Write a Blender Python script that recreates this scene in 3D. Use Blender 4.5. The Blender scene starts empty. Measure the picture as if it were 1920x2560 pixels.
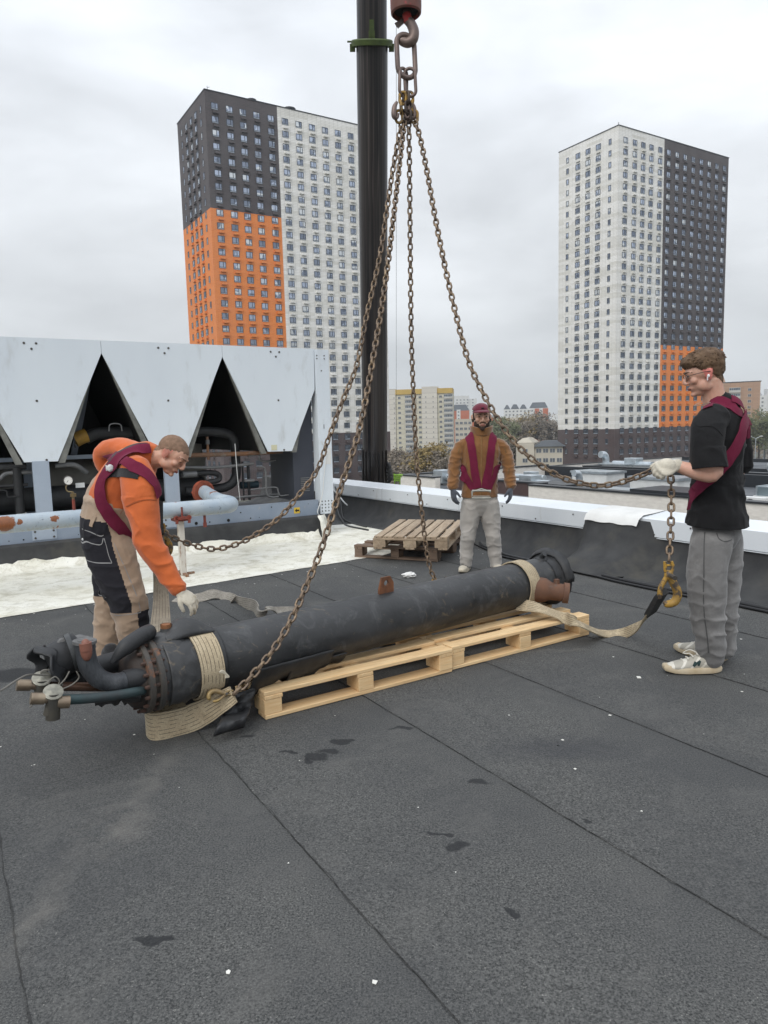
import bpy, bmesh, math, random
import numpy as np
from mathutils import Vector, Matrix, Euler, noise as mn
from mathutils.bvhtree import BVHTree
random.seed(7)
SC=bpy.context.scene; COL=SC.collection
# ---------------------------------------------------------------- camera
FPX=1775.; PIT=math.radians(6.85); ROL=math.radians(1.5); EYE=1.47; K=1920/1659.
_F=Vector((0,math.cos(PIT),-math.sin(PIT))); _R=Vector((1,0,0)); _U=_R.cross(_F)
_R,_U=math.cos(ROL)*_R-math.sin(ROL)*_U, math.sin(ROL)*_R+math.cos(ROL)*_U
cam=bpy.data.cameras.new('camera'); co=bpy.data.objects.new('camera',cam); COL.objects.link(co); SC.camera=co
co.matrix_world=Matrix(((_R.x,_U.x,-_F.x,0),(_R.y,_U.y,-_F.y,0),(_R.z,_U.z,-_F.z,EYE),(0,0,0,1)))
cam.sensor_fit='VERTICAL'; cam.sensor_height=36; cam.lens=FPX/2560*36; cam.clip_start=.05; cam.clip_end=5000
# ---------------------------------------------------------------- light
SUN_EL,SUN_AZ=math.radians(44),math.radians(208)
w=bpy.data.worlds.new('World'); SC.world=w; w.use_nodes=True
nt=w.node_tree; nt.nodes.clear(); N=nt.nodes.new; L=nt.links.new
out=N('ShaderNodeOutputWorld'); bg=N('ShaderNodeBackground'); L(bg.outputs[0],out.inputs[0])
sky=N('ShaderNodeTexSky'); sky.sky_type='NISHITA'; sky.sun_disc=False; sky.sun_elevation=SUN_EL; sky.sun_rotation=SUN_AZ
tc=N('ShaderNodeTexCoord'); sep=N('ShaderNodeSeparateXYZ'); L(tc.outputs['Generated'],sep.inputs[0])
elev=N('ShaderNodeValToRGB'); L(sep.outputs[2],elev.inputs[0])
cr=elev.color_ramp
for p,c in ((0,(.62,.63,.63)),(.03,(.76,.73,.66)),(.07,(.61,.65,.69)),(.16,(.52,.595,.70)),(.30,(.545,.635,.785)),(.48,(.635,.74,.92)),(1,(1.3,1.38,1.5))):
    e=cr.elements.new(p) if p not in (0,1) else cr.elements[0 if p==0 else 1]; e.position=p; e.color=(*c,1)
mp=N('ShaderNodeMapping'); mp.inputs['Scale'].default_value=(1.2,1.2,3.2); L(tc.outputs['Generated'],mp.inputs[0])
nz=N('ShaderNodeTexNoise'); nz.inputs['Scale'].default_value=2.6; nz.inputs['Detail'].default_value=5; nz.inputs['Roughness'].default_value=.48; nz.inputs['Distortion'].default_value=.2; L(mp.outputs[0],nz.inputs[0])
mr=N('ShaderNodeMapRange'); L(nz.outputs[0],mr.inputs[0])
for i,v in ((1,.32),(2,.68),(3,.82),(4,1.16)): mr.inputs[i].default_value=v
mul=N('ShaderNodeVectorMath'); mul.operation='SCALE'; L(elev.outputs[0],mul.inputs[0]); L(mr.outputs[0],mul.inputs['Scale'])
sc_=N('ShaderNodeVectorMath'); sc_.operation='SCALE'; sc_.inputs['Scale'].default_value=.1; L(sky.outputs[0],sc_.inputs[0])
mx=N('ShaderNodeMixRGB'); mx.inputs[0].default_value=.96; L(sc_.outputs[0],mx.inputs[1]); L(mul.outputs[0],mx.inputs[2])
L(mx.outputs[0],bg.inputs[0]); bg.inputs[1].default_value=1.0
sl=bpy.data.lights.new('sun','SUN'); sl.energy=1.5; sl.angle=math.radians(38); sl.color=(1,.96,.9)
so=bpy.data.objects.new('sun',sl); COL.objects.link(so)
so.rotation_euler=Vector((-math.sin(SUN_AZ)*math.cos(SUN_EL),-math.cos(SUN_AZ)*math.cos(SUN_EL),-math.sin(SUN_EL))).to_track_quat('-Z','Y').to_euler()
SC.view_settings.view_transform='Standard'; SC.view_settings.look='None'; SC.view_settings.exposure=.16; SC.view_settings.gamma=1
SC.cycles.max_bounces=6; SC.cycles.use_denoising=True
# ---------------------------------------------------------------- coordinates
def ray(x,y): return _F+_R*((x*K-960)/FPX)-_U*((y*K-1280)/FPX)
O=Vector((0,0,EYE))
def Gz(x,y,z=0.): d=ray(x,y); return O+d*((z-EYE)/d.z)
def J(x,y,Y): d=ray(x,y); return O+d*(Y/d.y)
_A=math.radians(-32)
UV=Vector((math.cos(_A),-math.sin(_A),0)); VV=Vector((math.sin(_A),math.cos(_A),0)); ZV=Vector((0,0,1))
def g(a,b,z=0.): return UV*a+VV*b+ZV*z
def Gb(x,y,b): d=ray(x,y); return O+d*(b/d.dot(VV))
def ab(p): return p.dot(UV),p.dot(VV)
GRID=Matrix(((UV.x,VV.x,0),(UV.y,VV.y,0),(0,0,1)))
# ---------------------------------------------------------------- materials
MATS={}
def nmat(name):
    m=bpy.data.materials.new(name); m.use_nodes=True; t=m.node_tree; b=t.nodes['Principled BSDF']; return m,t,b
def coord(t,kind='Object',scale=(1,1,1)):
    c=t.nodes.new('ShaderNodeTexCoord'); m=t.nodes.new('ShaderNodeMapping'); m.inputs['Scale'].default_value=scale
    if kind=='World':
        gm=t.nodes.new('ShaderNodeNewGeometry'); t.links.new(gm.outputs['Position'],m.inputs[0])
    else: t.links.new(c.outputs[kind],m.inputs[0])
    return m.outputs[0]
def noi(t,v,scale,detail=3,rough=.55,dist=0):
    n=t.nodes.new('ShaderNodeTexNoise'); n.inputs['Scale'].default_value=scale; n.inputs['Detail'].default_value=detail
    n.inputs['Roughness'].default_value=rough; n.inputs['Distortion'].default_value=dist; t.links.new(v,n.inputs[0]); return n.outputs[0]
def rng(t,v,a,b,c=0,d=1):
    n=t.nodes.new('ShaderNodeMapRange'); t.links.new(v,n.inputs[0])
    for i,k in enumerate((a,b,c,d)): n.inputs[i+1].default_value=k
    return n.outputs[0]
def mixc(t,f,a,b,mode='MIX'):
    n=t.nodes.new('ShaderNodeMixRGB'); n.blend_type=mode
    for i,k in ((0,f),(1,a),(2,b)):
        if isinstance(k,bpy.types.NodeSocket): t.links.new(k,n.inputs[i])
        else: n.inputs[i].default_value=(k if i==0 else (*k,1))
    return n.outputs[0]
def mth(t,op,a,b=None,c=None):
    n=t.nodes.new('ShaderNodeMath'); n.operation=op
    for i,k in enumerate((a,b,c)):
        if k is None: continue
        if isinstance(k,bpy.types.NodeSocket): t.links.new(k,n.inputs[i])
        else: n.inputs[i].default_value=k
    return n.outputs[0]
def bump(t,b,h,strength=.3,dist=.01,prev=None):
    n=t.nodes.new('ShaderNodeBump'); n.inputs['Strength'].default_value=strength; n.inputs['Distance'].default_value=dist
    t.links.new(h,n.inputs['Height'])
    if prev is not None: t.links.new(prev,n.inputs['Normal'])
    t.links.new(n.outputs[0],b.inputs['Normal']); return n.outputs[0]
def M(name,col,col2=None,scale=4,rough=.6,metal=0,bs=0,bscale=60,bd=.004,col3=None,s3=20,t3=(.55,.7),detail=4,stretch=(1,1,1),kind='Object',spec=.4):
    """col..col2 mottled by noise, col3 in patches, bs bump strength"""
    if name in MATS: return MATS[name]
    m,t,b=nmat(name); v=coord(t,kind,stretch)
    if col2 is None: col2=tuple(c*.8 for c in col)
    c=mixc(t,rng(t,noi(t,v,scale,detail),.3,.7),col,col2)
    if col3: c=mixc(t,rng(t,noi(t,v,s3,5,.65),t3[0],t3[1]),c,col3)
    t.links.new(c,b.inputs['Base Color']); b.inputs['Roughness'].default_value=rough; b.inputs['Metallic'].default_value=metal
    b.inputs['Specular IOR Level'].default_value=spec
    if bs: bump(t,b,noi(t,v,bscale,4,.6),bs,bd)
    MATS[name]=m; return m
# ---------------------------------------------------------------- mesh building
OFF={}
def setp(o,label=None,cat=None,group=None,kind=None):
    for k,v in (('label',label),('category',cat),('group',group),('kind',kind)):
        if v: o[k]=v
    return o
def thing(name,label,cat,loc=(0,0,0),group=None,kind=None):
    o=bpy.data.objects.new(name,None); COL.objects.link(o); o.location=loc; o.empty_display_size=.1
    OFF[o.name]=Vector(loc); return setp(o,label,cat,group,kind)
class MB:
    def __init__(s): s.v=[]; s.f=[]; s.m=[]; s.c=0
    def add(s,vs,fs,mi=None):
        n=len(s.v); s.v.extend([Vector(p) for p in vs]); s.f.extend([tuple(i+n for i in f) for f in fs]); s.m.extend([s.c if mi is None else mi]*len(fs))
    def hexa(s,p,mi=None): s.add(p,[(0,3,2,1),(4,5,6,7),(0,1,5,4),(1,2,6,5),(2,3,7,6),(3,0,4,7)],mi)
    def box(s,c,size,R=None,mi=None):
        hx,hy,hz=[k/2 for k in size]; c=Vector(c)
        p=[Vector(q) for q in ((-hx,-hy,-hz),(hx,-hy,-hz),(hx,hy,-hz),(-hx,hy,-hz),(-hx,-hy,hz),(hx,-hy,hz),(hx,hy,hz),(-hx,hy,hz))]
        if R is not None: p=[R@q for q in p]
        s.hexa([c+q for q in p],mi)
    def gbox(s,a0,a1,b0,b1,z0,z1,mi=None):
        s.box(g((a0+a1)/2,(b0+b1)/2,(z0+z1)/2),(abs(a1-a0),abs(b1-b0),z1-z0),GRID,mi)
    def tube(s,pts,r,n=12,caps=True,mi=None,closed=False):
        pts=[Vector(p) for p in pts]; m=len(pts); rs=r if isinstance(r,(list,tuple)) else [r]*m
        vs=[]; up=None
        for i,p in enumerate(pts):
            if closed: d=pts[(i+1)%m]-pts[i-1]
            else: d=pts[min(i+1,m-1)]-pts[max(i-1,0)]
            d.normalize()
            if up is None: up=Vector((0,0,1)) if abs(d.z)<.9 else Vector((1,0,0))
            x=d.cross(up); 
            if x.length<1e-5: x=d.cross(Vector((0,1,0)))
            x.normalize(); up=x.cross(d).normalized()
            for k in range(n):
                t=2*math.pi*k/n; vs.append(p+(x*math.cos(t)+up*math.sin(t))*rs[i])
        fs=[]
        for i in range(m if closed else m-1):
            j=(i+1)%m
            for k in range(n): fs.append((i*n+k,i*n+(k+1)%n,j*n+(k+1)%n,j*n+k))
        if caps and not closed: fs.append(tuple(range(n-1,-1,-1))); fs.append(tuple((m-1)*n+k for k in range(n)))
        s.add(vs,fs,mi)
    def lathe(s,base,axis,prof,n=24,mi=None,caps=True):
        """prof: list of (distance along axis, radius)"""
        axis=Vector(axis).normalized(); x=axis.orthogonal().normalized(); y=axis.cross(x); base=Vector(base)
        vs=[base+axis*h+(x*math.cos(2*math.pi*k/n)+y*math.sin(2*math.pi*k/n))*r for h,r in prof for k in range(n)]
        fs=[(i*n+k,i*n+(k+1)%n,(i+1)*n+(k+1)%n,(i+1)*n+k) for i in range(len(prof)-1) for k in range(n)]
        if caps: fs.append(tuple(range(n-1,-1,-1))); fs.append(tuple((len(prof)-1)*n+k for k in range(n)))
        s.add(vs,fs,mi)
    def ell(s,c,r,R=None,n=16,m=10,mi=None):
        vs=[];c=Vector(c)
        for i in range(1,m):
            for k in range(n):
                t=math.pi*i/m; p=2*math.pi*k/n
                q=Vector((r[0]*math.sin(t)*math.cos(p),r[1]*math.sin(t)*math.sin(p),r[2]*math.cos(t)))
                vs.append(c+(R@q if R is not None else q))
        a=Vector((0,0,r[2])); 
        if R is not None: a=R@a
        vs+= [c+a,c-a]; T=len(vs)-2
        fs=[(i*n+k,(i+1)*n+k,(i+1)*n+(k+1)%n,i*n+(k+1)%n) for i in range(m-2) for k in range(n)]
        fs+=[(T,k,(k+1)%n) for k in range(n)]+[(T+1,(m-2)*n+(k+1)%n,(m-2)*n+k) for k in range(n)]
        s.add(vs,fs,mi)
    def grid(s,rows,mi=None,closed_u=False):
        n=len(rows[0]); m=len(rows)
        fs=[(i*n+k,i*n+(k+1)%n,(i+1)*n+(k+1)%n,(i+1)*n+k) for i in range(m-1) for k in range(n if closed_u else n-1)]
        s.add([p for r in rows for p in r],fs,mi)
    def ribbon(s,pts,wd,w,th=.005,nw=5,mi=None,sag=0.):
        """pts centre points, wd width directions (one or per point), solid webbing"""
        pts=[Vector(p) for p in pts]; m=len(pts); ws=w if isinstance(w,(list,tuple)) else [w]*m
        W=[Vector(k) for k in wd] if isinstance(wd,list) else [Vector(wd)]*m
        top=[];bot=[]
        for i,p in enumerate(pts):
            d=(pts[min(i+1,m-1)]-pts[max(i-1,0)]).normalized(); wv=(W[i]-d*W[i].dot(d)).normalized(); nn=d.cross(wv)
            row=[];rb=[]
            for k in range(nw):
                u=k/(nw-1)*2-1; q=p+wv*(u*ws[i]/2)+nn*(sag*(1-u*u)+.0015*mn.noise(p*30+wv*u*3))
                row.append(q+nn*th/2); rb.append(q-nn*th/2)
            top.append(row+rb[::-1])
        n=2*nw
        vs=[q for r in top for q in r]
        fs=[(i*n+k,i*n+(k+1)%n,(i+1)*n+(k+1)%n,(i+1)*n+k) for i in range(m-1) for k in range(n)]
        fs.append(tuple(range(n-1,-1,-1))); fs.append(tuple((m-1)*n+k for k in range(n)))
        s.add(vs,fs,mi)
    def build(s,name,mats,parent=None,smooth=40,loc=None,label=None,cat=None,group=None,kind=None,bevel=0):
        mats=mats if isinstance(mats,(list,tuple)) else [mats]
        off=Vector((0,0,0))
        if parent is not None: off=OFF.get(parent.name,off)
        elif loc is not None: off=Vector(loc)
        me=bpy.data.meshes.new(name); me.from_pydata([p-off for p in s.v],[],s.f)
        for mt in mats: me.materials.append(mt)
        me.polygons.foreach_set('material_index',s.m)
        bm=bmesh.new(); bm.from_mesh(me); bmesh.ops.recalc_face_normals(bm,faces=bm.faces)
        if bevel: bmesh.ops.bevel(bm,geom=[e for e in bm.edges if e.calc_face_angle(0)>.6],offset=bevel,segments=1,affect='EDGES')
        bm.to_mesh(me); bm.free()
        if smooth:
            me.polygons.foreach_set('use_smooth',[True]*len(me.polygons)); me.set_sharp_from_angle(angle=math.radians(smooth))
        o=bpy.data.objects.new(name,me); COL.objects.link(o)
        if parent is not None: o.parent=parent; OFF[o.name]=off
        else: o.location=off; OFF[o.name]=off
        return setp(o,label,cat,group,kind)
def cr_(pts,n):
    """Catmull-Rom through tuples of floats"""
    P=[np.array(p,float) for p in pts]; P=[2*P[0]-P[1]]+P+[2*P[-1]-P[-2]]; o=[]
    for i in range(1,len(P)-2):
        for k in range(n):
            t=k/n; a,b,c,d=P[i-1:i+3]
            o.append(.5*((2*b)+(c-a)*t+(2*a-5*b+4*c-d)*t*t+(3*b-a-3*c+d)*t**3))
    o.append(P[-2]); return o
def spl(pts,n=8): return [Vector(p) for p in cr_([tuple(p) for p in pts],n)]
def copy_tree(o,parent=None):
    c=o.copy(); COL.objects.link(c)
    if parent is not None: c.parent=parent; c.matrix_parent_inverse=o.matrix_parent_inverse.copy()
    for ch in [k for k in bpy.data.objects if k.parent==o]: copy_tree(ch,c)
    return c
# ================================================================ SETTING
# roof membrane: overlapping sheets along v, each lapping 4 mm over the next
def roof_mat():
    m,t,b=nmat('roofing_felt'); v=coord(t,'World'); s=t.nodes.new('ShaderNodeSeparateXYZ'); 
    dt=[]
    for D in (UV,VV):
        d=t.nodes.new('ShaderNodeVectorMath'); d.operation='DOT_PRODUCT'; t.links.new(v,d.inputs[0]); d.inputs[1].default_value=D; dt.append(d.outputs['Value'])
    gr=noi(t,v,150,2,.8); big=noi(t,v,1.1,5,.6); mid=noi(t,v,7,5,.65)
    c=mixc(t,rng(t,gr,.33,.68),(.018,.019,.019),(.142,.142,.136))
    c=mixc(t,rng(t,noi(t,v,140,1,.5),.70,.75),c,(.22,.215,.20))
    c=mixc(t,rng(t,big,.35,.65,.0,.55),c,(.042,.044,.047))
    c=mixc(t,rng(t,noi(t,v,2.3,6,.7,.8),.52,.72,0,.42),c,(.125,.122,.115))
    wob=mth(t,'MULTIPLY',mth(t,'SUBTRACT',noi(t,v,3.5,4,.6),.5),.05)
    a=mth(t,'ADD',dt[0],wob)
    # seams
    per=mth(t,'ABSOLUTE',mth(t,'SUBTRACT',mth(t,'MODULO',mth(t,'ADD',a,18.375),.9),.45))
    wd=rng(t,noi(t,v,6,3),.35,.7,.0012,.0042)
    ln=mth(t,'LESS_THAN',per,wd)
    # cross seams, one row offset per sheet
    fl=mth(t,'FLOOR',mth(t,'DIVIDE',mth(t,'ADD',a,17.925),.9))
    bb=mth(t,'ADD',mth(t,'ADD',dt[1],mth(t,'MULTIPLY',fl,3.37)),wob)
    pb_=mth(t,'ABSOLUTE',mth(t,'SUBTRACT',mth(t,'MODULO',mth(t,'ADD',bb,60),7.5),3.1))
    ln2=mth(t,'LESS_THAN',pb_,mth(t,'MULTIPLY',wd,.7))
    ln=mth(t,'MAXIMUM',ln,ln2)
    c=mixc(t,mth(t,'MULTIPLY',ln,.6),c,(.012,.012,.012))
    soft=rng(t,per,.0,.05,.12,0)
    c=mixc(t,soft,c,(.035,.036,.037))
    # stains: oil spots (dark) and dusty scuffs (light), each with its own ragged outline
    wv=t.nodes.new('ShaderNodeTexNoise'); wv.inputs['Scale'].default_value=9; wv.inputs['Detail'].default_value=4; t.links.new(v,wv.inputs[0])
    dv=t.nodes.new('ShaderNodeVectorMath'); dv.operation='SCALE'; t.links.new(wv.outputs['Color'],dv.inputs[0]); dv.inputs['Scale'].default_value=.16
    av=t.nodes.new('ShaderNodeVectorMath'); t.links.new(v,av.inputs[0]); t.links.new(dv.outputs[0],av.inputs[1])
    for (px,py,r,ry,k) in ((684,1638,.055,.045,1),(712,1622,.05,.035,1),(742,1602,.04,.03,1),(664,1646,.02,.02,1),(622,1630,.035,.02,1),(869,1572,.06,.02,1),(1036,1690,.06,.03,1),(985,1830,.035,.035,1),(950,1800,.06,.012,1),(1270,1775,.02,.02,1),(350,2030,.06,.02,1),(1105,1968,.02,.02,1),(540,1590,.03,.02,1),
                        (12,1460,.28,.12,1),(60,2000,.05,.26,0),(330,1690,.05,.32,0),(250,1790,.12,.16,0),(1400,1465,.012,.13,0),(1240,1405,.3,.02,0),(1210,1620,.3,.10,2),(1560,1310,.7,.12,0)):
        p=Gz(px,py)
        sb=t.nodes.new('ShaderNodeVectorMath'); sb.operation='SUBTRACT'; t.links.new(av.outputs[0],sb.inputs[0]); sb.inputs[1].default_value=p+Vector((.08,.08,.08))
        ml=t.nodes.new('ShaderNodeVectorMath'); ml.operation='MULTIPLY'; t.links.new(sb.outputs[0],ml.inputs[0]); ml.inputs[1].default_value=(1/r,1/ry,0)
        le=t.nodes.new('ShaderNodeVectorMath'); le.operation='LENGTH'; t.links.new(ml.outputs[0],le.inputs[0])
        if k==1: c=mixc(t,rng(t,le.outputs['Value'],.8,1.15,.8,0),c,(.014,.015,.017))
        elif k==2: c=mixc(t,rng(t,le.outputs['Value'],.4,1.5,.45,0),c,(.028,.030,.036))
        else: c=mixc(t,mth(t,'MULTIPLY',rng(t,le.outputs['Value'],.2,1.5,.45,0),rng(t,mid,.35,.65)),c,(.17,.16,.145))
    t.links.new(c,b.inputs['Base Color']); b.inputs['Roughness'].default_value=.82; b.inputs['Specular IOR Level'].default_value=.3
    n1=bump(t,b,gr,.55,.003); bump(t,b,mth(t,'SUBTRACT',big,mth(t,'MULTIPLY',soft,2)),.35,.02,n1)
    return m
ROOF=roof_mat()
A1,B0,B1=5.46,-3.,14.
mb=MB(); rows=[]
for i in range(-22,7):
    a0=.075+i*.9; a1=a0+.9
    a1=min(a1,A1)
    if a0>=A1: break
    nb=34
    r0=[g(a0,B0+(B1-B0)*k/nb,.004) for k in range(nb+1)]; r1=[g(a1,B0+(B1-B0)*k/nb,0) for k in range(nb+1)]
    rows+= [r0,r1]
mb.grid(rows)
mb.build('roof_deck',ROOF,kind='structure')
terr=MB(); R=3500
terr.add([(-R,-R,-14),(R,-R,-14),(R,R,-14),(-R,R,-14)],[(0,1,2,3)])
terr.build('ground',M('town_ground',(.09,.095,.07),(.12,.115,.10),scale=.02,kind='World'),kind='structure',smooth=0)
# the building we stand on, below the roof
felt=M('upstand_felt',(.030,.031,.033),(.055,.056,.056),scale=5,rough=.85,bs=.6,bscale=150,bd=.004,col3=(.085,.08,.065),s3=1.6,t3=(.55,.8))
mb=MB(); mb.gbox(-22,6.35,-3,14,-14,-.02); mb.build('roof_building',M('own_wall',(.5,.48,.45),scale=.5),smooth=0,label='dark building under the flat felt roof the men stand on',cat='building')
# white coating sheet
def coat_mat():
    m,t,b=nmat('cream_roof_coating'); v=coord(t,'World')
    c=mixc(t,rng(t,noi(t,v,2.2,6,.65),.35,.7),(.80,.79,.72),(.68,.66,.56))
    c=mixc(t,rng(t,noi(t,v,5,6,.75,.6),.48,.66,0,.85),c,(.46,.43,.33))
    c=mixc(t,rng(t,noi(t,coord(t,'World',(1,2.5,1)),1.3,6,.7,1),.6,.72,0,.6),c,(.27,.25,.19))
    c=mixc(t,rng(t,noi(t,v,45,4,.7),.62,.72,0,.8),c,(.10,.10,.10))
    t.links.new(c,b.inputs['Base Color']); b.inputs['Roughness'].default_value=.55; bump(t,b,noi(t,v,22,5,.7),.22,.005); return m
COAT=coat_mat()
def nz1(x,s=1.): return mn.fractal(Vector((x*s,3.1,7.7)),1,2,5)
mb=MB(); rows=[]
na=150
for i in range(na+1):
    a=-4+8.3*i/na
    bn=6.42+.095*a+.012*nz1(a,6)+.01*nz1(a,30)+(.06 if a<.3 else 0)
    bk=8.47; hk=.10+.035*nz1(a,2.0)+.02*nz1(a,11)
    r=[]
    for k in range(18):
        s=k/17; b_=bn+(bk-.02-bn)*min(1,s/.62)
        z=.008+.006*mn.noise(Vector((a*4,b_*4,0)))
        if s>.62: q=(s-.62)/.38; z+=hk*q*q; 
        if s>.62: b_=float(np.interp(max(0,z),[0,.03,.09,.2,.27],[8.47,8.535,8.575,8.60,8.61]))-.02*(1-.8*q)
        if s>.62: z+=.008*mn.noise(Vector((a*22,b_*22,s*9)))
        r.append(g(a,b_,z))
    rows.append(r)
mb.grid(rows)
# spread past the kerb's right end
rows=[]
for i in range(40):
    s=i/39; a=4.28+1.0*s
    bn=6.83+.5*s+.03*nz1(a,8); bk=min(8.58+3*max(0,s-.15),9.6-.2*s)+.05*nz1(a,7)
    rows.append([g(a,bn+(bk-bn)*k/9,.0085+.004*mn.noise(Vector((a*5,k,1)))) for k in range(10)])
mb.grid(rows)
mb.build('coating_strip',COAT,kind='structure')
# foam mound on the kerb's right corner
mb=MB(); rows=[]
for i in range(14):
    z=.30*i/13; w_=.10*(1-(i/13)**2)+.006
    rows.append([g(4.30+.19*k/10+w_*(.55 if k>6 else 0)+.02*mn.noise(Vector((z*9,k,2))),8.57-w_*(1-.3*k/10)-.015*mn.noise(Vector((z*20,k*.7,5)))+(k/10)**3*.28,z) for k in range(11)])
mb.grid(rows); mb.build('foam_patch',COAT,label='lump of cream foam smeared up the right corner of the kerb',cat='foam patch',smooth=60)
# kerb below the chiller
mb=MB()
rows=[]
for i in range(60):
    a=-9+13.42*i/59; n_=.012*nz1(a,3)
    rows.append([g(a,8.50,.0),g(a,8.545+n_,.03),g(a,8.585+n_,.09),g(a,8.61+n_*.5,.2),g(a,8.62,.27+n_*.3),g(a,8.65,.295),g(a,11.0,.295),g(a,11.02,0)])
mb.grid(rows); mb.add([rows[-1][k] for k in range(8)],[tuple(range(8))])
mb.build('equipment_kerb',felt,label='long dark felt covered kerb carrying the chiller unit',cat='kerb')
# parapet
par=thing('parapet','low felt clad parapet with white sheet metal coping along the roof edge','parapet',g(5.75,6,0))
mb=MB(); rows=[]
for i in range(200):
    b_=-3+17*i/199; n_=.012*nz1(b_,2.2)
    k=min(1,1.7*max(0,1-abs(b_-4.74)/.52)); k=k*k*(3-2*k)     # covered outlet bulging from the wall
    tn=k*.30
    rows.append([g(5.33-tn*.1,b_,.0),g(5.46-tn+n_,b_,.014+.01*k),g(5.58-tn*1.05+n_,b_,.055+.05*k),g(5.68-tn*.8+n_,b_,.13+.04*k),g(5.735-tn*.55,b_,.26+.02*k),g(5.745-tn*.38,b_,.40+.02*k),g(5.75-tn*.25,b_,.50),g(6.05,b_,.53),g(6.06,b_,-.2)])
mb.grid(rows); mb.build('wall',felt,par)
cop=M('coping_paint',(.70,.73,.76),(.62,.66,.69),scale=2,rough=.38,bs=.08,bscale=8,bd=.01,col3=(.50,.50,.47),s3=7,t3=(.6,.8),stretch=(1,1,.3))
scr=M('screw_metal',(.12,.11,.10),rough=.4,metal=.8)
def coping(b0,b1,open_=False):
    mb=MB(); P=[]
    for b_ in (b0,b1):
        P.append([g(5.722,b_,.345),g(5.735,b_,.355),g(5.718,b_,.36),g(5.72,b_,.525),g(5.74,b_,.535),g(6.07,b_,.567),g(6.085,b_,.56),g(6.085,b_,.44)])
    mb.grid([P[0],P[1]])
    s=mb.build('coping_panel',cop,par,smooth=0)
    q=MB()
    for k in range(4):
        b_=b0+(b1-b0)*(k+.5)/4; q.lathe(g(5.716,b_,.385 if k%2 else .485),-UV,[(0,.008),(.006,.008),(.006,.004)],8)
    q.build('screw',scr,s)
js=[-3,-1.05,.95,2.95,4.50]; 
for i in range(4): coping(js[i]+.002,js[i+1]-.002)
js=[5.04,7.3,9.2,11.1,12.9]
for i in range(4): coping(js[i]+.002,js[i+1]-.002)
mb=MB(); rows=[]
for i in range(13):
    b_=4.445+.66*i/12; d=.005*math.sin(i*1.3)+.006*nz1(b_,6)
    rows.append([g(5.635+d,b_,.455+d*.6),g(5.67+d*.5,b_,.515),g(5.735,b_,.553),g(5.9,b_,.56),g(6.07,b_,.574),g(6.09,b_,.46)])
mb.grid(rows); mb.build('patch_sheet',M('patch_white',(.72,.72,.70),(.6,.6,.58),rough=.5),par,label='torn white patch sheet bent over the coping gap')
# ---------------------------------------------------------------- neighbouring roofs
wb=M('white_brickwork',(.70,.67,.62),(.58,.55,.51),scale=3,kind='World',stretch=(1,1,3),rough=.8)
bb_=M('brown_brickwork',(.075,.045,.042),(.055,.035,.034),scale=2,kind='World',rough=.8)
rf=M('low_roof_felt',(.055,.06,.068),(.10,.11,.12),scale=.3,kind='World',rough=.7,col3=(.16,.17,.18),s3=.15,t3=(.5,.7))
dkm=M('dark_coping',(.022,.025,.03),rough=.4)
gal=M('galvanised',(.55,.60,.63),(.38,.42,.45),scale=3,rough=.32,metal=.75)
whm=M('white_metal',(.68,.69,.68),(.55,.56,.55),scale=2,rough=.45)
def block(label,a0,a1,b0,b1,zr,zt,seg,face_b=None):
    r=thing('low_rise_building',label,'building',g(a0,b0,-14))
    for (p,q,mt,rec) in seg:
        mb=MB(); mb.gbox(a0+rec,a0+rec+.35,p,q,-14,zt-.002); mb.build('wall',mt,r,smooth=0)
        mb=MB(); mb.gbox(a0+rec-.06,a0+rec+.42,p,q,zt,zt+.07); mb.build('coping',dkm,r,smooth=0)
    mb=MB(); mb.gbox(a0+.3,a1,b1-.36,b1-.01,-14,zt-.002); mb.build('wall',wb,r,smooth=0)
    mb=MB(); mb.gbox(a0+.43,a1,b1-.42,b1+.04,zt+.003,zt+.075); mb.build('coping',dkm,r,smooth=0)
    mb=MB(); mb.gbox(a0+.2,a1-.1,b0+.1,b1-.2,-14,zr); mb.build('roof',rf,r,smooth=0)
    mb=MB(); mb.gbox(a1-.35,a1,b0,b1,-14,zt-.006); mb.build('parapet',dkm,r,smooth=0)
    return r
block('low building with white and brown brick wall just beyond the parapet',23.8,36,4,36.2,-2.15,-1.5,((4,25,wb,0),(25.02,32.5,bb_,.9),(32.52,36.2,wb,0)))
block('low brown brick building with dark fascia in front of the right tower',36.3,40.6,2,33,-1.9,-1.5,((2,33,bb_,0),))
block('low roof with skylights furthest from the parapet below both towers',60,85,-5,60,-4.0,-3.6,((-5,60,dkm,0),))
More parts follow.
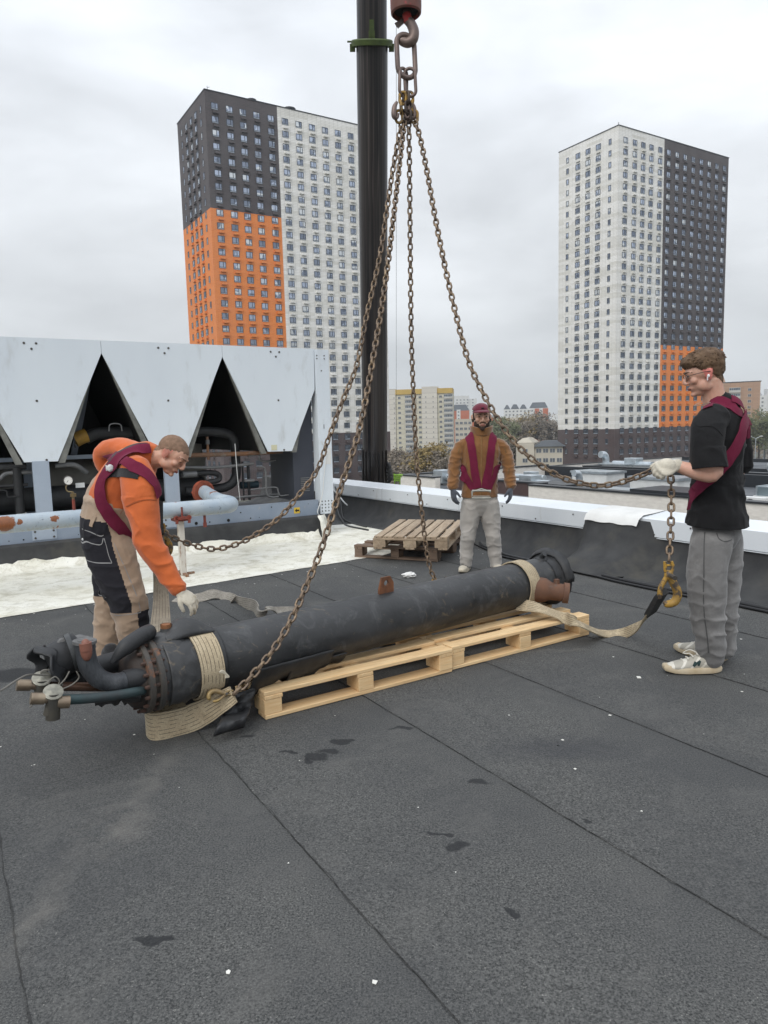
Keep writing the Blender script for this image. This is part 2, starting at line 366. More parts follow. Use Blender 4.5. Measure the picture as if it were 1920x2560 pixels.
def rooftop(kind,a,b,z,s,label,grp):
    loc=g(a,b,z)
    if kind=='skylight_box':
        t=thing(kind,label,'skylight',loc,grp)
        mb=MB(); mb.box(g(a,b,z+.22*s),(1.2*s,2.0*s,.44*s),GRID); mb.build('base',whm,t,smooth=0)
        mb=MB(); mb.box(g(a,b,z+.49*s),(1.34*s,2.14*s,.09*s),GRID); mb.build('lid',dkm if (int(a*7)%2) else gal,t,smooth=0)
        return
    if kind=='roof_fan':
        t=thing(kind,label,'roof fan',loc,grp)
        mb=MB(); mb.box(g(a,b,z+.2*s),(.7*s,.7*s,.4*s),GRID); mb.build('base',gal,t,smooth=0)
        mb=MB(); p=g(a,b,z+.4*s); mb.tube(spl([p,p+ZV*.45*s,p+ZV*.75*s-UV*.15*s,p+ZV*.8*s-UV*.55*s],5),.24*s,14); mb.build('duct_elbow',gal,t)
        return
    if kind=='ventilator_dome':
        t=thing(kind,label,'ventilator',loc,grp)
        mb=MB(); mb.box(g(a,b,z+.15*s),(.8*s,.8*s,.3*s),GRID); mb.build('base',whm,t,smooth=0)
        mb=MB(); mb.ell(g(a,b,z+.6*s),(.4*s,.4*s,.42*s)); mb.build('dome',gal,t)
        return
    if kind=='ventilation_duct':
        t=thing(kind,label,'duct',loc,grp)
        mb=MB(); mb.tube([g(a,b+1.8*s,z+.5*s),g(a,b+.6*s,z+.5*s)],.26*s,14); mb.tube([g(a,b+.6*s,z+.5*s),g(a,b+.5*s,z+.5*s)],.3*s,14); mb.tube([g(a,b-1.6*s,z+.5*s),g(a,b-.5*s,z+.5*s)],.26*s,14); mb.build('duct_pipe',gal,t)
        mb=MB(); mb.box(g(a,b,z+.55*s),(.9*s,1.0*s,.9*s),GRID); mb.build('fan_box',gal,t,smooth=0,bevel=.02)
        mb=MB(); [mb.box(g(a,b+k*s,z+.12*s),(.4*s,.1*s,.24*s),GRID) for k in (-1.3,-.3,.3,1.4)]; mb.build('stand',whm,t,smooth=0)
        return
    if kind=='air_conditioner':
        t=thing(kind,label,'air conditioner',loc,grp)
        mb=MB(); mb.box(g(a,b,z+.35),(.35,.85,.6),GRID); mb.build('casing',whm,t,smooth=0)
        mb=MB(); mb.lathe(g(a-.18,b+.12,z+.36),-UV,[(0,.24),(.02,.24),(.02,.2),(.01,.05)],16); mb.build('fan_grille',dkm,t)
        return
rooftop('skylight_box',24.9,20.5,-2.15,1.25,'white skylight box behind the near white brick wall','skylights on the low roofs')
rooftop('skylight_box',25.0,17.6,-2.15,1.55,'larger grey topped skylight box between the chain and the man in black','skylights on the low roofs')
rooftop('skylight_box',25.9,25.2,-2.15,1.2,'white skylight box at the left end of the near white wall','skylights on the low roofs')
rooftop('ventilation_duct',26.4,27.6,-2.15,.9,'silver duct with a fan box under the slack chain','ducts on the low roofs')
rooftop('ventilation_duct',26.2,35.0,-2.15,.9,'silver duct and fan box to the left of the man in brown','ducts on the low roofs')
rooftop('roof_fan',29.0,26.6,-2.15,.75,'silver elbow roof fan standing behind the duct under the chain','fans on the low roofs')
rooftop('skylight_box',33.2,29.0,-2.15,1.3,'low skylight box in front of the brown brick wall','skylights on the low roofs')
rooftop('skylight_box',31.2,23.0,-2.15,1.4,'skylight box near the middle of the low roof','skylights on the low roofs')
rooftop('ventilation_duct',30.3,31.6,-2.15,.7,'silver duct close to the left of the low roof','ducts on the low roofs')
rooftop('skylight_box',38.3,34-2.2,-1.9,1.0,'white skylight box beside the tall elbow fan','skylights on the low roofs')
rooftop('skylight_box',38.6,29.3,-1.9,1.0,'white skylight box directly under the base of the right tower','skylights on the low roofs')
rooftop('roof_fan',38.2,32.7,-1.9,.95,'tall elbow fan in front of the brown base of the right tower','fans on the low roofs')
rooftop('ventilator_dome',38.8,27.8,-1.9,.9,'silver vent dome to the left of the gloved hand','ventilators on the low roofs')
rooftop('ventilator_dome',38.4,21.3,-1.9,1.1,'silver vent dome right of the man in black','ventilators on the low roofs')
rooftop('ventilator_dome',37.6,19.9,-1.9,1.1,'silver vent dome cut by the right edge of the photo','ventilators on the low roofs')
rooftop('ventilation_duct',38.9,31.0,-1.9,.9,'silver duct between the two white skylights on the brown building','ducts on the low roofs')
for k,(a_,b_) in enumerate(((24.6,14.3),(24.6,13.2),(24.6,12.1))):
    rooftop('air_conditioner',a_,b_,-2.02,1,('white air conditioner nearest the back of the man in black','white air conditioner in the middle of the row of three on the low roof','white air conditioner at the right end of the row of three')[k],'air conditioners on the low roof')
t=thing('glass_skylight','long glazed skylight behind the air conditioners','skylight',g(27,14,-2.15))
mb=MB(); mb.gbox(26.6,29.4,9,15.6,-2.15,-1.55); mb.build('base',whm,t,smooth=0)
GLZ=M('skylight_glass',(.30,.37,.40),(.22,.28,.31),scale=.6,rough=.12,metal=.5,kind='World')
mb=MB(); mb.gbox(26.7,29.3,9.1,15.5,-1.55,-1.2); mb.build('glass',GLZ,t,smooth=0)
mb=MB(); [mb.gbox(26.66,29.34,b_-.03,b_+.03,-1.56,-1.17) for b_ in (9.1,10.4,11.7,13,14.3,15.5)]; mb.build('frame',gal,t,smooth=0)
# ---------------------------------------------------------------- towers
def facade_mat(name,c1,c2,mortar,bw,rh,ms,c3=None,band=0):
    m,t,b=nmat(name); v=coord(t,'World')
    dd=t.nodes.new('ShaderNodeVectorMath'); dd.operation='DOT_PRODUCT'; t.links.new(v,dd.inputs[0]); dd.inputs[1].default_value=UV+VV
    s=t.nodes.new('ShaderNodeSeparateXYZ'); t.links.new(v,s.inputs[0]); c=t.nodes.new('ShaderNodeCombineXYZ'); t.links.new(dd.outputs['Value'],c.inputs[0]); t.links.new(s.outputs[2],c.inputs[1])
    k=t.nodes.new('ShaderNodeTexBrick'); t.links.new(c.outputs[0],k.inputs[0]); k.inputs['Scale'].default_value=1; k.inputs['Brick Width'].default_value=bw; k.inputs['Row Height'].default_value=rh; k.inputs['Mortar Size'].default_value=ms; k.offset=0 if band else .5
    for i,q in (('Color1',c1),('Color2',c2),('Mortar',mortar)): k.inputs[i].default_value=(*q,1)
    o=k.outputs[0]
    if band:
        k2=t.nodes.new('ShaderNodeTexBrick'); t.links.new(c.outputs[0],k2.inputs[0]); k2.inputs['Scale'].default_value=1; k2.inputs['Brick Width'].default_value=4.95; k2.inputs['Row Height'].default_value=.668; k2.inputs['Mortar Size'].default_value=.0; k2.inputs['Bias'].default_value=-.2
        k2.inputs['Color1'].default_value=(1,1,1,1); k2.inputs['Color2'].default_value=(*band,1); k2.inputs['Mortar'].default_value=(1,1,1,1)
        o=mixc(t,.85,o,k2.outputs[0],'MULTIPLY')
    o=mixc(t,rng(t,noi(t,v,.15,4),.3,.7,0,.12),o,(.3,.3,.3))
    t.links.new(o,b.inputs['Base Color']); b.inputs['Roughness'].default_value=.75; return m
FW=facade_mat('white_tiles',(.84,.83,.80),(.79,.78,.75),(.52,.52,.50),1.1,.334,.03,band=(.76,.75,.70))
FD=facade_mat('dark_tiles',(.040,.034,.036),(.062,.05,.052),(.085,.068,.068),.9,.25,.035)
FO=facade_mat('orange_tiles',(.74,.20,.032),(.67,.165,.026),(.76,.31,.075),.9,.25,.03)
FB=facade_mat('brown_tiles',(.040,.027,.027),(.058,.036,.036),(.11,.078,.074),.9,.25,.035)
WFR=M('window_frame_dark',(.035,.045,.06),rough=.5)
WSL=M('window_light_strip',(.30,.34,.39),rough=.4)
def glass_mat():
    m,t,b=nmat('tower_glass'); v=coord(t,'World')
    wn=t.nodes.new('ShaderNodeTexVoronoi'); wn.inputs['Scale'].default_value=.55; t.links.new(v,wn.inputs[0])
    s=t.nodes.new('ShaderNodeSeparateColor'); t.links.new(wn.outputs['Color'],s.inputs[0])
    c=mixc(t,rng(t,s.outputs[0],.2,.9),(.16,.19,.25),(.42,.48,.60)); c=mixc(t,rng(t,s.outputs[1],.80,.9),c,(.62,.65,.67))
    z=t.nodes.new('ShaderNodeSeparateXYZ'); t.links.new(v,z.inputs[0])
    c=mixc(t,rng(t,z.outputs[2],8,30,.75,0),c,(.05,.055,.06))     # glass colour gets darker towards the lower floors
    t.links.new(c,b.inputs['Base Color']); b.inputs['Roughness'].default_value=.12; b.inputs['Metallic'].default_value=.45; return m
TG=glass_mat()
def win_mesh(w_,h_,mull,strip=True):
    mb=MB(); H2=h_/2; f=.075
    def b3(x0,x1,z0,z1,y0,y1,mi): mb.hexa([(x0,y0,z0),(x1,y0,z0),(x1,y1,z0),(x0,y1,z0),(x0,y0,z1),(x1,y0,z1),(x1,y1,z1),(x0,y1,z1)],mi)
    W2=w_/2
    b3(-W2,-W2+f,-H2,H2,-.09,.05,0); b3(W2-f,W2,-H2,H2,-.09,.05,0); b3(-W2+f,W2-f,H2-f,H2,-.09,.05,0)
    zb=-H2
    if strip: b3(-W2+f,W2-f,-H2,-H2+.19,-.08,.05,2); zb=-H2+.19
    b3(-W2+f,W2-f,zb,zb+f,-.088,.05,0)
    if mull: b3(mull-.05,mull+.05,zb+f,H2-f,-.085,.05,0)
    b3(-W2+f,W2-f,zb+f,H2-f,-.03,.04,1)
    return mb
def basket_mesh():
    mb=MB()
    def b3(x0,x1,z0,z1,y0,y1): mb.hexa([(x0,y0,z0),(x1,y0,z0),(x1,y1,z0),(x0,y1,z0),(x0,y0,z1),(x1,y0,z1),(x1,y1,z1),(x0,y1,z1)])
    b3(-.6,.6,-.24,-.19,-.42,.02)
    b3(-.6,-.56,-.19,.24,-.42,.0); b3(.56,.6,-.19,.24,-.42,.0); b3(-.56,.56,-.19,.24,-.42,-.38)
    return mb
def tower(label,a0,b0,WR,WL,colsR,colsL,div,zones,z0row,top):
    T=thing('apartment_tower',label,'tower',g(a0,b0,-14))
    # zones: list of (part, zlo, zhi, mat) with part 'A' = right face up to div plus left face, 'B' = rest
    for part,zl,zh,mt in zones:
        mb=MB()
        if part=='A': mb.gbox(a0,a0+div,b0,b0+WL,zl,zh)
        elif part=='B': mb.gbox(a0+div,a0+WR,b0,b0+WL,zl,zh)
        else: mb.gbox(a0-.02,a0+WR+.02,b0-.02,b0+WL+.02,zl,zh)
        mb.build('wall',mt,T,smooth=0)
    mb=MB(); mb.gbox(a0-.1,a0+WR+.1,b0-.1,b0+WL+.1,top,top+.18); mb.build('roof',dkm,T,smooth=0)
    mb=MB(); mb.tube([g(a0+1,b0+1,top),g(a0+1,b0+1,top+1.3)],.05,6); mb.tube([g(a0+1,b0+1,top+.9),g(a0+1.5,b0+1,top+1.2)],.04,6); mb.build('antenna',dkm,T)
    for q in ((11,6,1.1),(20,8,1.4)):
        mb=MB(); mb.lathe(g(a0+q[0],b0+1.6,top),ZV,[(0,q[2]*.7),(.5,q[2]*.7),(.5,q[2]),(.8,q[2])],16)
        if a0<100: mb.build('roof_vent',dkm,T)
    RX=Matrix(((UV.x,VV.x,0),(UV.y,VV.y,0),(0,0,1))).to_4x4()
    RL=Matrix(((-VV.x,UV.x,0),(-VV.y,UV.y,0),(0,0,1))).to_4x4()
    kinds={'w':win_mesh(1.5,1.36,.18),'n':win_mesh(.8,1.36,0),'k':basket_mesh()}
    items=[]
    def zone(part,z):
        if z<zC: return 'C'
        for p,zl,zh,mt in zones:
            if p==part and zl<=z<zh: return p+str(zl)
    zC=[z[2] for z in zones if z[0]=='C'][0]
    rows=int((z0row+14)/2.67)
    for face in 'RL':
        cols=colsR if face=='R' else colsL
        for r in range(rows):
            z=z0row-2.67*r
            if z<-9: continue
            for ci,c in enumerate(cols):
                nar= face=='L' and ci in (0,len(cols)-1)
                part='A' if (face=='L' or c<div) else 'B'
                p=g(a0+c,b0,z) if face=='R' else g(a0,b0+c,z)
                R=RX if face=='R' else RL
                off=.021 if z<zC else 0
                p=p-(VV if face=='R' else UV)*off
                items.append(((p-O).length+(500 if (a0<100 and face=='R' and c<div and z<22) or (a0<100 and face=='L' and z<22) else 0),'n' if nar else 'w',Matrix.Translation(p)@R,None))
                if not nar:
                    pk=p+R.to_3x3()@Vector((.14,0,-1.22))
                    mt=[q[3] for q in zones if (q[0]==part and q[1]<=z-1.2<q[2]) or (q[0]=='C' and z-1.2<q[2])][-1]
                    items.append(((p-O).length+(500 if (a0<100 and c<div and z<22) else 0),'k',Matrix.Translation(pk)@R,mt))
    base=Matrix.Translation(-OFF[T.name])
    for kk,names in ((('w','n'),'window'),(('k',),'cooling_unit_box')):
        it=sorted([i for i in items if i[1] in kk],key=lambda i:i[0])
        cache={}
        rest=it[100:]
        for d,k,mat_,mt in it[:100]:
            key=(k,mt.name if mt else '')
            if key not in cache:
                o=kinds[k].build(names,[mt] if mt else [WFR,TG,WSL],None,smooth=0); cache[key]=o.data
            else:
                o=bpy.data.objects.new(names,cache[key]); COL.objects.link(o)
            o.parent=T; o.matrix_local=base@mat_
        mb=MB(); mlist=[]
        for d,k,mat_,mt in rest:
            src=kinds[k]
            if mt: 
                if mt not in mlist: mlist.append(mt)
                mi=[mlist.index(mt)]*len(src.f)
            else: mi=src.m
            n=len(mb.v); mb.v.extend([mat_@p for p in src.v]); mb.f.extend([tuple(i+n for i in f) for f in src.f]); mb.m.extend(mi)
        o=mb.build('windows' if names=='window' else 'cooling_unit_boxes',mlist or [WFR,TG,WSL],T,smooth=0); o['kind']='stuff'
    return T
tower('tall tower in charcoal over orange with a white half, behind the dark crane boom',53.2,150.9,43.5,19.4,[2,5.2,8.2,11.3,14.6,18,21.3,24.6,27.9,31.2,34.6,38,41.3],[2.9,6.3,9.6,12.9,16.4],16.2,
   [('A',48.2,71.6,FD),('A',.26,48.2,FO),('B',.26,71.6,FW),('C',-14,.26,FB)],68.75,71.6)
tower('tall tower with white tiles around the corner and charcoal over orange on its right half',144.2,120.7,44.4,19.3,[2.5,5.9,9,12.1,15.5,18.8,22.2,25.5,28.9,32.3,35.7,39.1,42.5],[2.5,6.1,9.4,12.7,16.2],17.1,
   [('A',-.6,71.3,FW),('B',20.65,71.3,FD),('B',-.6,20.65,FO),('C',-14,-.6,FB)],68.35,71.3)
# ---------------------------------------------------------------- far buildings
def far_building(name,label,p0,p1,top,depth,bands,floors,fh,zt,mats,roof=None,extra=None,winw=1.4,grp=None):
    """front wall from p0 to p1 (xy), bands: (u0,u1,material,cols,kind); windows are parts up to 100"""
    p0=Vector((*p0,0)); p1=Vector((*p1,0)); X=(p1-p0).normalized(); Wd=(p1-p0).length; Yv=Vector((-X.y,X.x,0))
    if Yv.y<0: Yv=-Yv
    Rm=Matrix(((X.x,Yv.x,0),(X.y,Yv.y,0),(0,0,1)))
    T=thing(name,label,'building',p0+ZV*-14,grp)
    wins=[]; balc=[]
    for (u0,u1,mt,cols,kd,dy,ztop) in bands:
        mb=MB(); c=p0+X*((u0+u1)/2*Wd)+Yv*((depth+dy)/2)+ZV*((ztop-14)/2)
        mb.box(c,((u1-u0)*Wd-.02,depth-dy,ztop+14),Rm); mb.build('wall',mt,T,smooth=0)
        for r in range(floors):
            z=zt-r*fh
            for cidx in cols:
                u=(u0+(u1-u0)*cidx)*Wd
                (balc if kd=='b' else wins).append((p0+X*u+Yv*(dy-.02)+ZV*z,kd))
    src={}
    def wm(wd_,h,mull):
        k=MB(); 
        def b3(x0,x1,z0,z1,y0,y1,mi): k.hexa([(x0,y0,z0),(x1,y0,z0),(x1,y1,z0),(x0,y1,z0),(x0,y0,z1),(x1,y0,z1),(x1,y1,z1),(x0,y1,z1)],mi)
        b3(-wd_/2,wd_/2,-h/2,h/2,-.06,.1,0); n=2 if mull else 1
        for i in range(n):
            x0=-wd_/2+.1+i*(wd_-.2+.1)/n; b3(x0,x0+(wd_-.2-.1*(n-1))/n,-h/2+.1,h/2-.1,-.09,.05,1)
        return k
    def bm_():
        k=MB()
        def b3(x0,x1,z0,z1,y0,y1,mi): k.hexa([(x0,y0,z0),(x1,y0,z0),(x1,y1,z0),(x0,y1,z0),(x0,y0,z1),(x1,y0,z1),(x1,y1,z1),(x0,y1,z1)],mi)
        b3(-2.3,2.3,-1.15,-.15,-.95,.1,0); b3(-2.25,2.25,-.15,1.0,-.85,.1,2)
        for i in range(5): b3(-2.1+i*.86,-2.1+i*.86+.72,-.05,.85,-.89,-.7,1)
        b3(-2.35,2.35,1.0,1.12,-.95,.1,0)
        return k
    S={'w':wm(winw,1.25,True),'s':wm(.55,.7,False),'b':bm_()}
    for lst,nm in ((wins,'window'),(balc,'balcony')):
        if not lst: continue
        lst=sorted(lst,key=lambda i:-i[0].z); cache={}
        for p,kd in lst[:100]:
            if kd not in cache:
                o=S[kd].build(nm,mats,None,smooth=0); cache[kd]=o.data
            else: o=bpy.data.objects.new(nm,cache[kd]); COL.objects.link(o)
            o.parent=T; o.matrix_local=Matrix.Translation(p-OFF[T.name])@Rm.to_4x4()
        if lst[100:]:
            mb=MB()
            for p,kd in lst[100:]:
                n=len(mb.v); s=S[kd]; mb.v.extend([p+Rm@q for q in s.v]); mb.f.extend([tuple(i+n for i in f) for f in s.f]); mb.m.extend(s.m)
            o=mb.build('windows' if nm=='window' else 'balconies',mats,T,smooth=0); o['kind']='stuff'
    if roof:
        for (u0,u1,z0,z1,inset,mt) in roof:
            mb=MB(); a=[p0+X*(u0*Wd)+Yv*0+ZV*z0,p0+X*(u1*Wd)+ZV*z0,p0+X*(u1*Wd)+Yv*depth+ZV*z0,p0+X*(u0*Wd)+Yv*depth+ZV*z0]
            b=[p0+X*(u0*Wd+inset)+Yv*inset+ZV*z1,p0+X*(u1*Wd-inset)+Yv*inset+ZV*z1,p0+X*(u1*Wd-inset)+Yv*(depth-inset)+ZV*z1,p0+X*(u0*Wd+inset)+Yv*(depth-inset)+ZV*z1]
            mb.hexa(a+b); mb.build('roof',mt,T,smooth=0)
    return T
def tile(name,c,k=.85): return M(name,c,tuple(q*k for q in c),scale=.25,kind='World',rough=.8,bs=0)
cr1=facade_mat('cream_panels',(.56,.53,.42),(.52,.49,.38),(.36,.33,.27),3.3,2.56,.10); cr2=facade_mat('pale_panels',(.60,.57,.50),(.55,.52,.46),(.38,.35,.31),3.3,2.56,.10); yel=tile('ochre_band',(.52,.36,.10))
fwh=tile('far_white',(.62,.62,.60)); fre=tile('far_red_brick',(.45,.13,.06)); fgr=tile('far_grey',(.33,.34,.35)); fbr=facade_mat('tan_brick',(.40,.25,.16),(.36,.22,.14),(.30,.20,.14),1.2,.64,.04); fbe=tile('far_beige',(.52,.48,.40)); drk=tile('far_dark_roof',(.09,.10,.11))
FGL=M('far_window_glass',(.07,.08,.10),(.16,.18,.20),scale=.4,rough=.2,kind='World'); FWF=M('far_window_frame',(.50,.49,.45),rough=.6); FBW=M('far_balcony_glass',(.45,.48,.49),(.30,.33,.35),scale=.5,kind='World',rough=.4)
ms=[FWF,FGL,FBW]
far_building('panel_block','long cream panel apartment block with ochre top bands behind the trees','panel block' and (4.2,371),(36.4,366),20,14,
  [(0,.10,cr2,(.78,),'s',0,20.6),(.10,.52,cr1,(.14,.92),'w',.6,17.6),(.105,.52,cr1,(.52,),'b',.62,17.5),(.52,.76,cr2,(.26,.74),'s',-.6,21.2),(.76,1,cr1,(.22,),'w',.5,17.6),(.762,1,cr1,(.72,),'b',.52,17.5)],13,2.56,16.0,ms,
  roof=[(.10,.52,17.65,20.2,.0,yel),(.76,1,17.65,20.2,.0,yel)]) 
far_building('brick_block','tan brick apartment tower with white balconies behind the man in black','x' and (146.5,326.5),(167.2,316.5),17.3,14,
  [(0,.40,fbr,(.15,.55),'w',0,16.9),(.0,.30,fbr,(.8,),'b',-.02,16.8),(.40,.72,fbr,(.5,),'b',.1,16.9),(.72,1,fbr,(.35,),'w',0,16.9)],12,2.56,13.6,ms,roof=[(-.02,.4,16.9,20.2,1.2,fbr),(0,1.01,16.9,17.3,-.15,drk)])
far_building('red_and_white_block','white block with two red brick panels and dark mansard left of the maroon cap','x' and (55,597.5),(73,595.6),14,14,
  [(0,.42,fre,(),'w',0,13),(.42,.6,fwh,(.5,),'w',-.5,14),(.6,1,fre,(),'w',0,13)],9,2.8,12,ms,roof=[(0,1,13.1,18,2.5,drk)])
far_building('white_tower_block','pale stepped tower block furthest behind the cream panel block','x' and (62,690),(92,690),26,16,
  [(0,.3,fwh,(.3,.7),'w',1,20),(.3,.75,fwh,(.15,.4,.65,.9),'w',0,29),(.75,1,fwh,(.5,),'w',1,26)],13,2.8,25,ms)
far_building('long_low_block','long pale block with thin red stripes beside the shoulder of the man in brown','x' and (33.6,328),(62,322),4,12,
  [(0,.27,fbe,(.12,.37,.62,.87),'w',0,4),(.27,.30,fre,(),'w',-.1,4.3),(.30,.57,fbe,(.12,.37,.62,.87),'w',0,4),(.57,.60,fre,(),'w',-.1,4.3),(.60,1,fbe,(.1,.28,.46,.64,.82),'w',0,4)],6,2.6,2.2,ms)
far_building('mansard_block','white and red apartment block with dark mansard roofs left of the right tower','x' and (101,592),(136,584),16,14,
  [(0,.7,fwh,(.08,.2,.32,.44,.56,.68,.8,.92),'w',0,13),(.7,.8,fre,(),'w',-.4,13),(.8,.88,fwh,(.5,),'w',0,13),(.88,1,fre,(),'w',-.4,13)],8,2.8,11.2,ms,roof=[(0,.14,13,16.6,2,drk),(.16,.34,13.3,17,2,drk),(.36,.52,13.1,16.6,2,drk),(.58,.99,13.6,18,2.4,drk)])
far_building('distant_white_block','pale block peeking out right of the brick tower','x' and (268,532),(300,522),22,14,[(0,.5,fwh,(.2,.5,.8),'w',0,17),(.5,1,fwh,(.3,.7),'w',2,22)],11,2.8,15,ms,roof=[(0,.4,17.2,21,2.5,fgr)])
far_building('distant_grey_block','low grey block on the horizon between two towers of trees','x' and (84,640),(104,640),8,14,[(0,1,fgr,(.1,.3,.5,.7,.9),'w',0,9)],7,2.8,7,ms)
far_building('old_low_building','three storey pale stone building with a dark roof under the slack chain','x' and (37,197),(52.5,191.5),-4.2,13,
  [(0,.3,fbe,(.5,),'w',0,-4),(.3,1,fbe,(.1,.26,.42,.58,.74,.9),'w',.8,-5.1)],4,2.6,-6.2,ms,roof=[(.28,1.02,-5.05,-3.6,2.0,drk),(0,.28,-3.95,-2.7,1.6,fbe)],winw=1.5)
for i in range(16):
    x=-60+i*34+random.uniform(-9,9)
    if 120<x<260: pass
    far_building('horizon_block',('faint block far away on the skyline, number '+str(i) if False else 'faint block far away on the skyline'),'x' and (x*1.6,900+random.uniform(-60,200)),(x*1.6+random.uniform(22,45),905),10,14,[(0,1,(fwh,fgr,fbe)[i%3],(.1,.3,.5,.7,.9),'w',0,random.uniform(0,14))],5,3,-1,ms,grp='faint blocks on the skyline')
# ---------------------------------------------------------------- trees
bark=M('bark',(.07,.055,.045),(.04,.033,.028),scale=8,rough=.9)
leafm={}
def leaf(n,c1,c2):
    m,t,b=nmat(n); v=coord(t,'World'); c=mixc(t,rng(t,noi(t,v,1.3,2),.35,.65),c1,c2); t.links.new(c,b.inputs['Base Color']); b.inputs['Roughness'].default_value=.8; return m
LG=leaf('autumn_gold',(.24,.165,.05),(.15,.12,.05)); LN=leaf('autumn_green',(.085,.105,.045),(.15,.15,.07)); LB=leaf('bare_twigs',(.20,.165,.125),(.13,.11,.085))
def tree(x,y,h,r,lm,n,label,grp,z0=-14,ls=.42):
    T=thing('tree',label,'tree',(x,y,z0),grp); mb=MB(); rs=random.Random(int(x*13+y*7)); base=Vector((x,y,z0)); tips=[]
    mb.tube([base,base+ZV*h*.3,base+ZV*h*.55+Vector((rs.uniform(-.3,.3),rs.uniform(-.3,.3),0)),base+ZV*h*.9],[h*.022,h*.016,h*.01,h*.003],7)
    for k in range(26):
        z=h*rs.uniform(.28,.88); an=rs.uniform(0,6.28); L_=r*rs.uniform(.5,1.)*(1-.45*abs(z/h-.55)); p=base+ZV*z; e=p+Vector((math.cos(an)*L_,math.sin(an)*L_,L_*rs.uniform(.3,.8)))
        mb.tube([p,(p+e)/2+ZV*L_*.06,e],[h*.006,h*.004,h*.0015],5); tips.append(e); tips.append((p+e)/2+ZV*.2)
        for q in range(3):
            f=e+Vector((rs.uniform(-1,1),rs.uniform(-1,1),rs.uniform(-.2,1)))*r*.3; mb.tube([(p+e)/2,f],[h*.003,h*.001],4); tips.append(f)
    mb.build('trunk',bark,T)
    mb=MB(); vs=[];fs=[]
    for k in range(n):
        c=tips[rs.randrange(len(tips))]; u=Vector((rs.gauss(0,1),rs.gauss(0,1),rs.gauss(0,.8)))*r*.15; p=c+u
        a=Vector((rs.gauss(0,1),rs.gauss(0,1),rs.gauss(0,1))).normalized(); b=a.orthogonal().normalized(); s=ls*rs.uniform(.5,1.2); i=len(vs)
        vs+=[p+a*s,p+b*s*.6,p-a*s,p-b*s*.6]; fs.append((i,i+1,i+2,i+3))
    mb.add(vs,fs); mb.build('crown',lm,T,smooth=0)
    return T
GN='nearly bare brown';GG='golden autumn';GV='green and brown'
tl=[]
for k,(x,Y,h,r,lm,n,wd) in enumerate(((846,150,9.6,3,LB,900,'thinnest bare tree beside the foot of the crane boom'),(855,165,9.8,3.2,LB,900,'bare brown tree just right of the crane boom'),(866,140,8.8,3,LB,900,'low bare tree between the crane boom and the golden trees'),(877,155,9.6,3.2,LB,1000,'bare brown tree left of the nearly vertical chain'),
  (888,145,9,3,LG,1500,'golden tree directly left of the vertical chain'),(900,160,9.4,3.2,LG,1500,'golden tree behind the vertical chain'),(912,140,8.6,3,LG,1500,'golden tree directly right of the vertical chain'),(924,150,10.2,3.3,LG,1700,'golden tree in the middle of the gap before the man in brown'),(936,145,10.6,3.4,LG,1700,'tallest golden tree left of the man in brown'),(949,150,9.6,3.2,LG,1500,'golden tree at the right edge of the cream panel block'),(962,140,9,3.2,LB,1100,'bare tree touching the right sleeve of the brown fleece'),
  (1078,290,17,5.5,LN,2200,'dark green tree beside the cap of the man in brown'),(1092,270,15,5,LN,2200,'green tree second from the man in brown'),(1106,300,16.5,5.5,LG,1800,'olive gold tree under the slack chain'),(1120,280,14.5,5.5,LB,2000,'brown tree left of the low stone building roof'),(1136,330,16.5,6,LG,1700,'gold brown tree above the low stone building'),(1152,340,18,6.5,LB,2600,'wide grey brown tree below the mansard block'),(1170,330,17.5,6,LB,2400,'round brown tree nearest the mansard block end'),(1190,320,15,5.5,LB,2000,'brown tree touching the left edge of the right tower'),(1098,215,11.5,4,LN,1600,'dark green tree in front, beside the low stone building'),(1110,208,10.5,4,LB,1300,'small brown tree at the left wall of the low stone building'),
  (1640,230,15,5.2,LN,2400,'green tree right of the tan brick tower'),(1652,245,16.5,6,LG,2200,'gold green tree cut by the right edge of the photo'),(1666,240,16,6,LN,2000,'green tree half outside the right edge'),(1628,300,13,5,LG,1500,'gold tree at the foot of the tan brick tower'))):
    p=J(x,960,Y); tree(p.x,p.y,h,r,lm,n,wd,'autumn trees behind the roofs',ls=.20+.0011*Y)
mb=MB(); rs=random.Random(9); vs=[];fs=[]
for k in range(7000):
    x=rs.uniform(-60,330); y=rs.uniform(170,420); p=Vector((x,y,-14+rs.uniform(0,3.8)*rs.random())); a=Vector((rs.gauss(0,1),rs.gauss(0,1),rs.gauss(0,1))).normalized(); b=a.orthogonal().normalized(); s_=rs.uniform(.7,1.5); i=len(vs); vs+=[p+a*s_,p+b*s_*.7,p-a*s_,p-b*s_*.7]; fs.append((i,i+1,i+2,i+3))
mb.add(vs,fs); mb.build('undergrowth',LB,kind='stuff',smooth=0)
for k,(px,Y) in enumerate(((1650,240),(1631,225))):
    p=J(px,990,Y); T=thing('street_lamp',('double street lamp nearest the right edge of the photo','street lamp left of the double one, in front of the right-hand trees')[k],'street lamp',(p.x,p.y,-14))
    mb=MB(); mb.tube([(p.x,p.y,-14),(p.x,p.y,-5.2)],.14,6); mb.tube([(p.x,p.y,-5.3),(p.x-1.6,p.y,-4.6)],.08,6); mb.tube([(p.x,p.y,-5.3),(p.x+1.6,p.y,-4.6)],.08,6); mb.build('pole',gal,T)
    mb=MB(); mb.ell((p.x-1.8,p.y,-4.6),(.5,.25,.15)); mb.build('lamp_head',whm,T)
    mb=MB(); mb.ell((p.x+1.8,p.y,-4.6),(.5,.25,.15)); mb.build('lamp_head',whm,T)

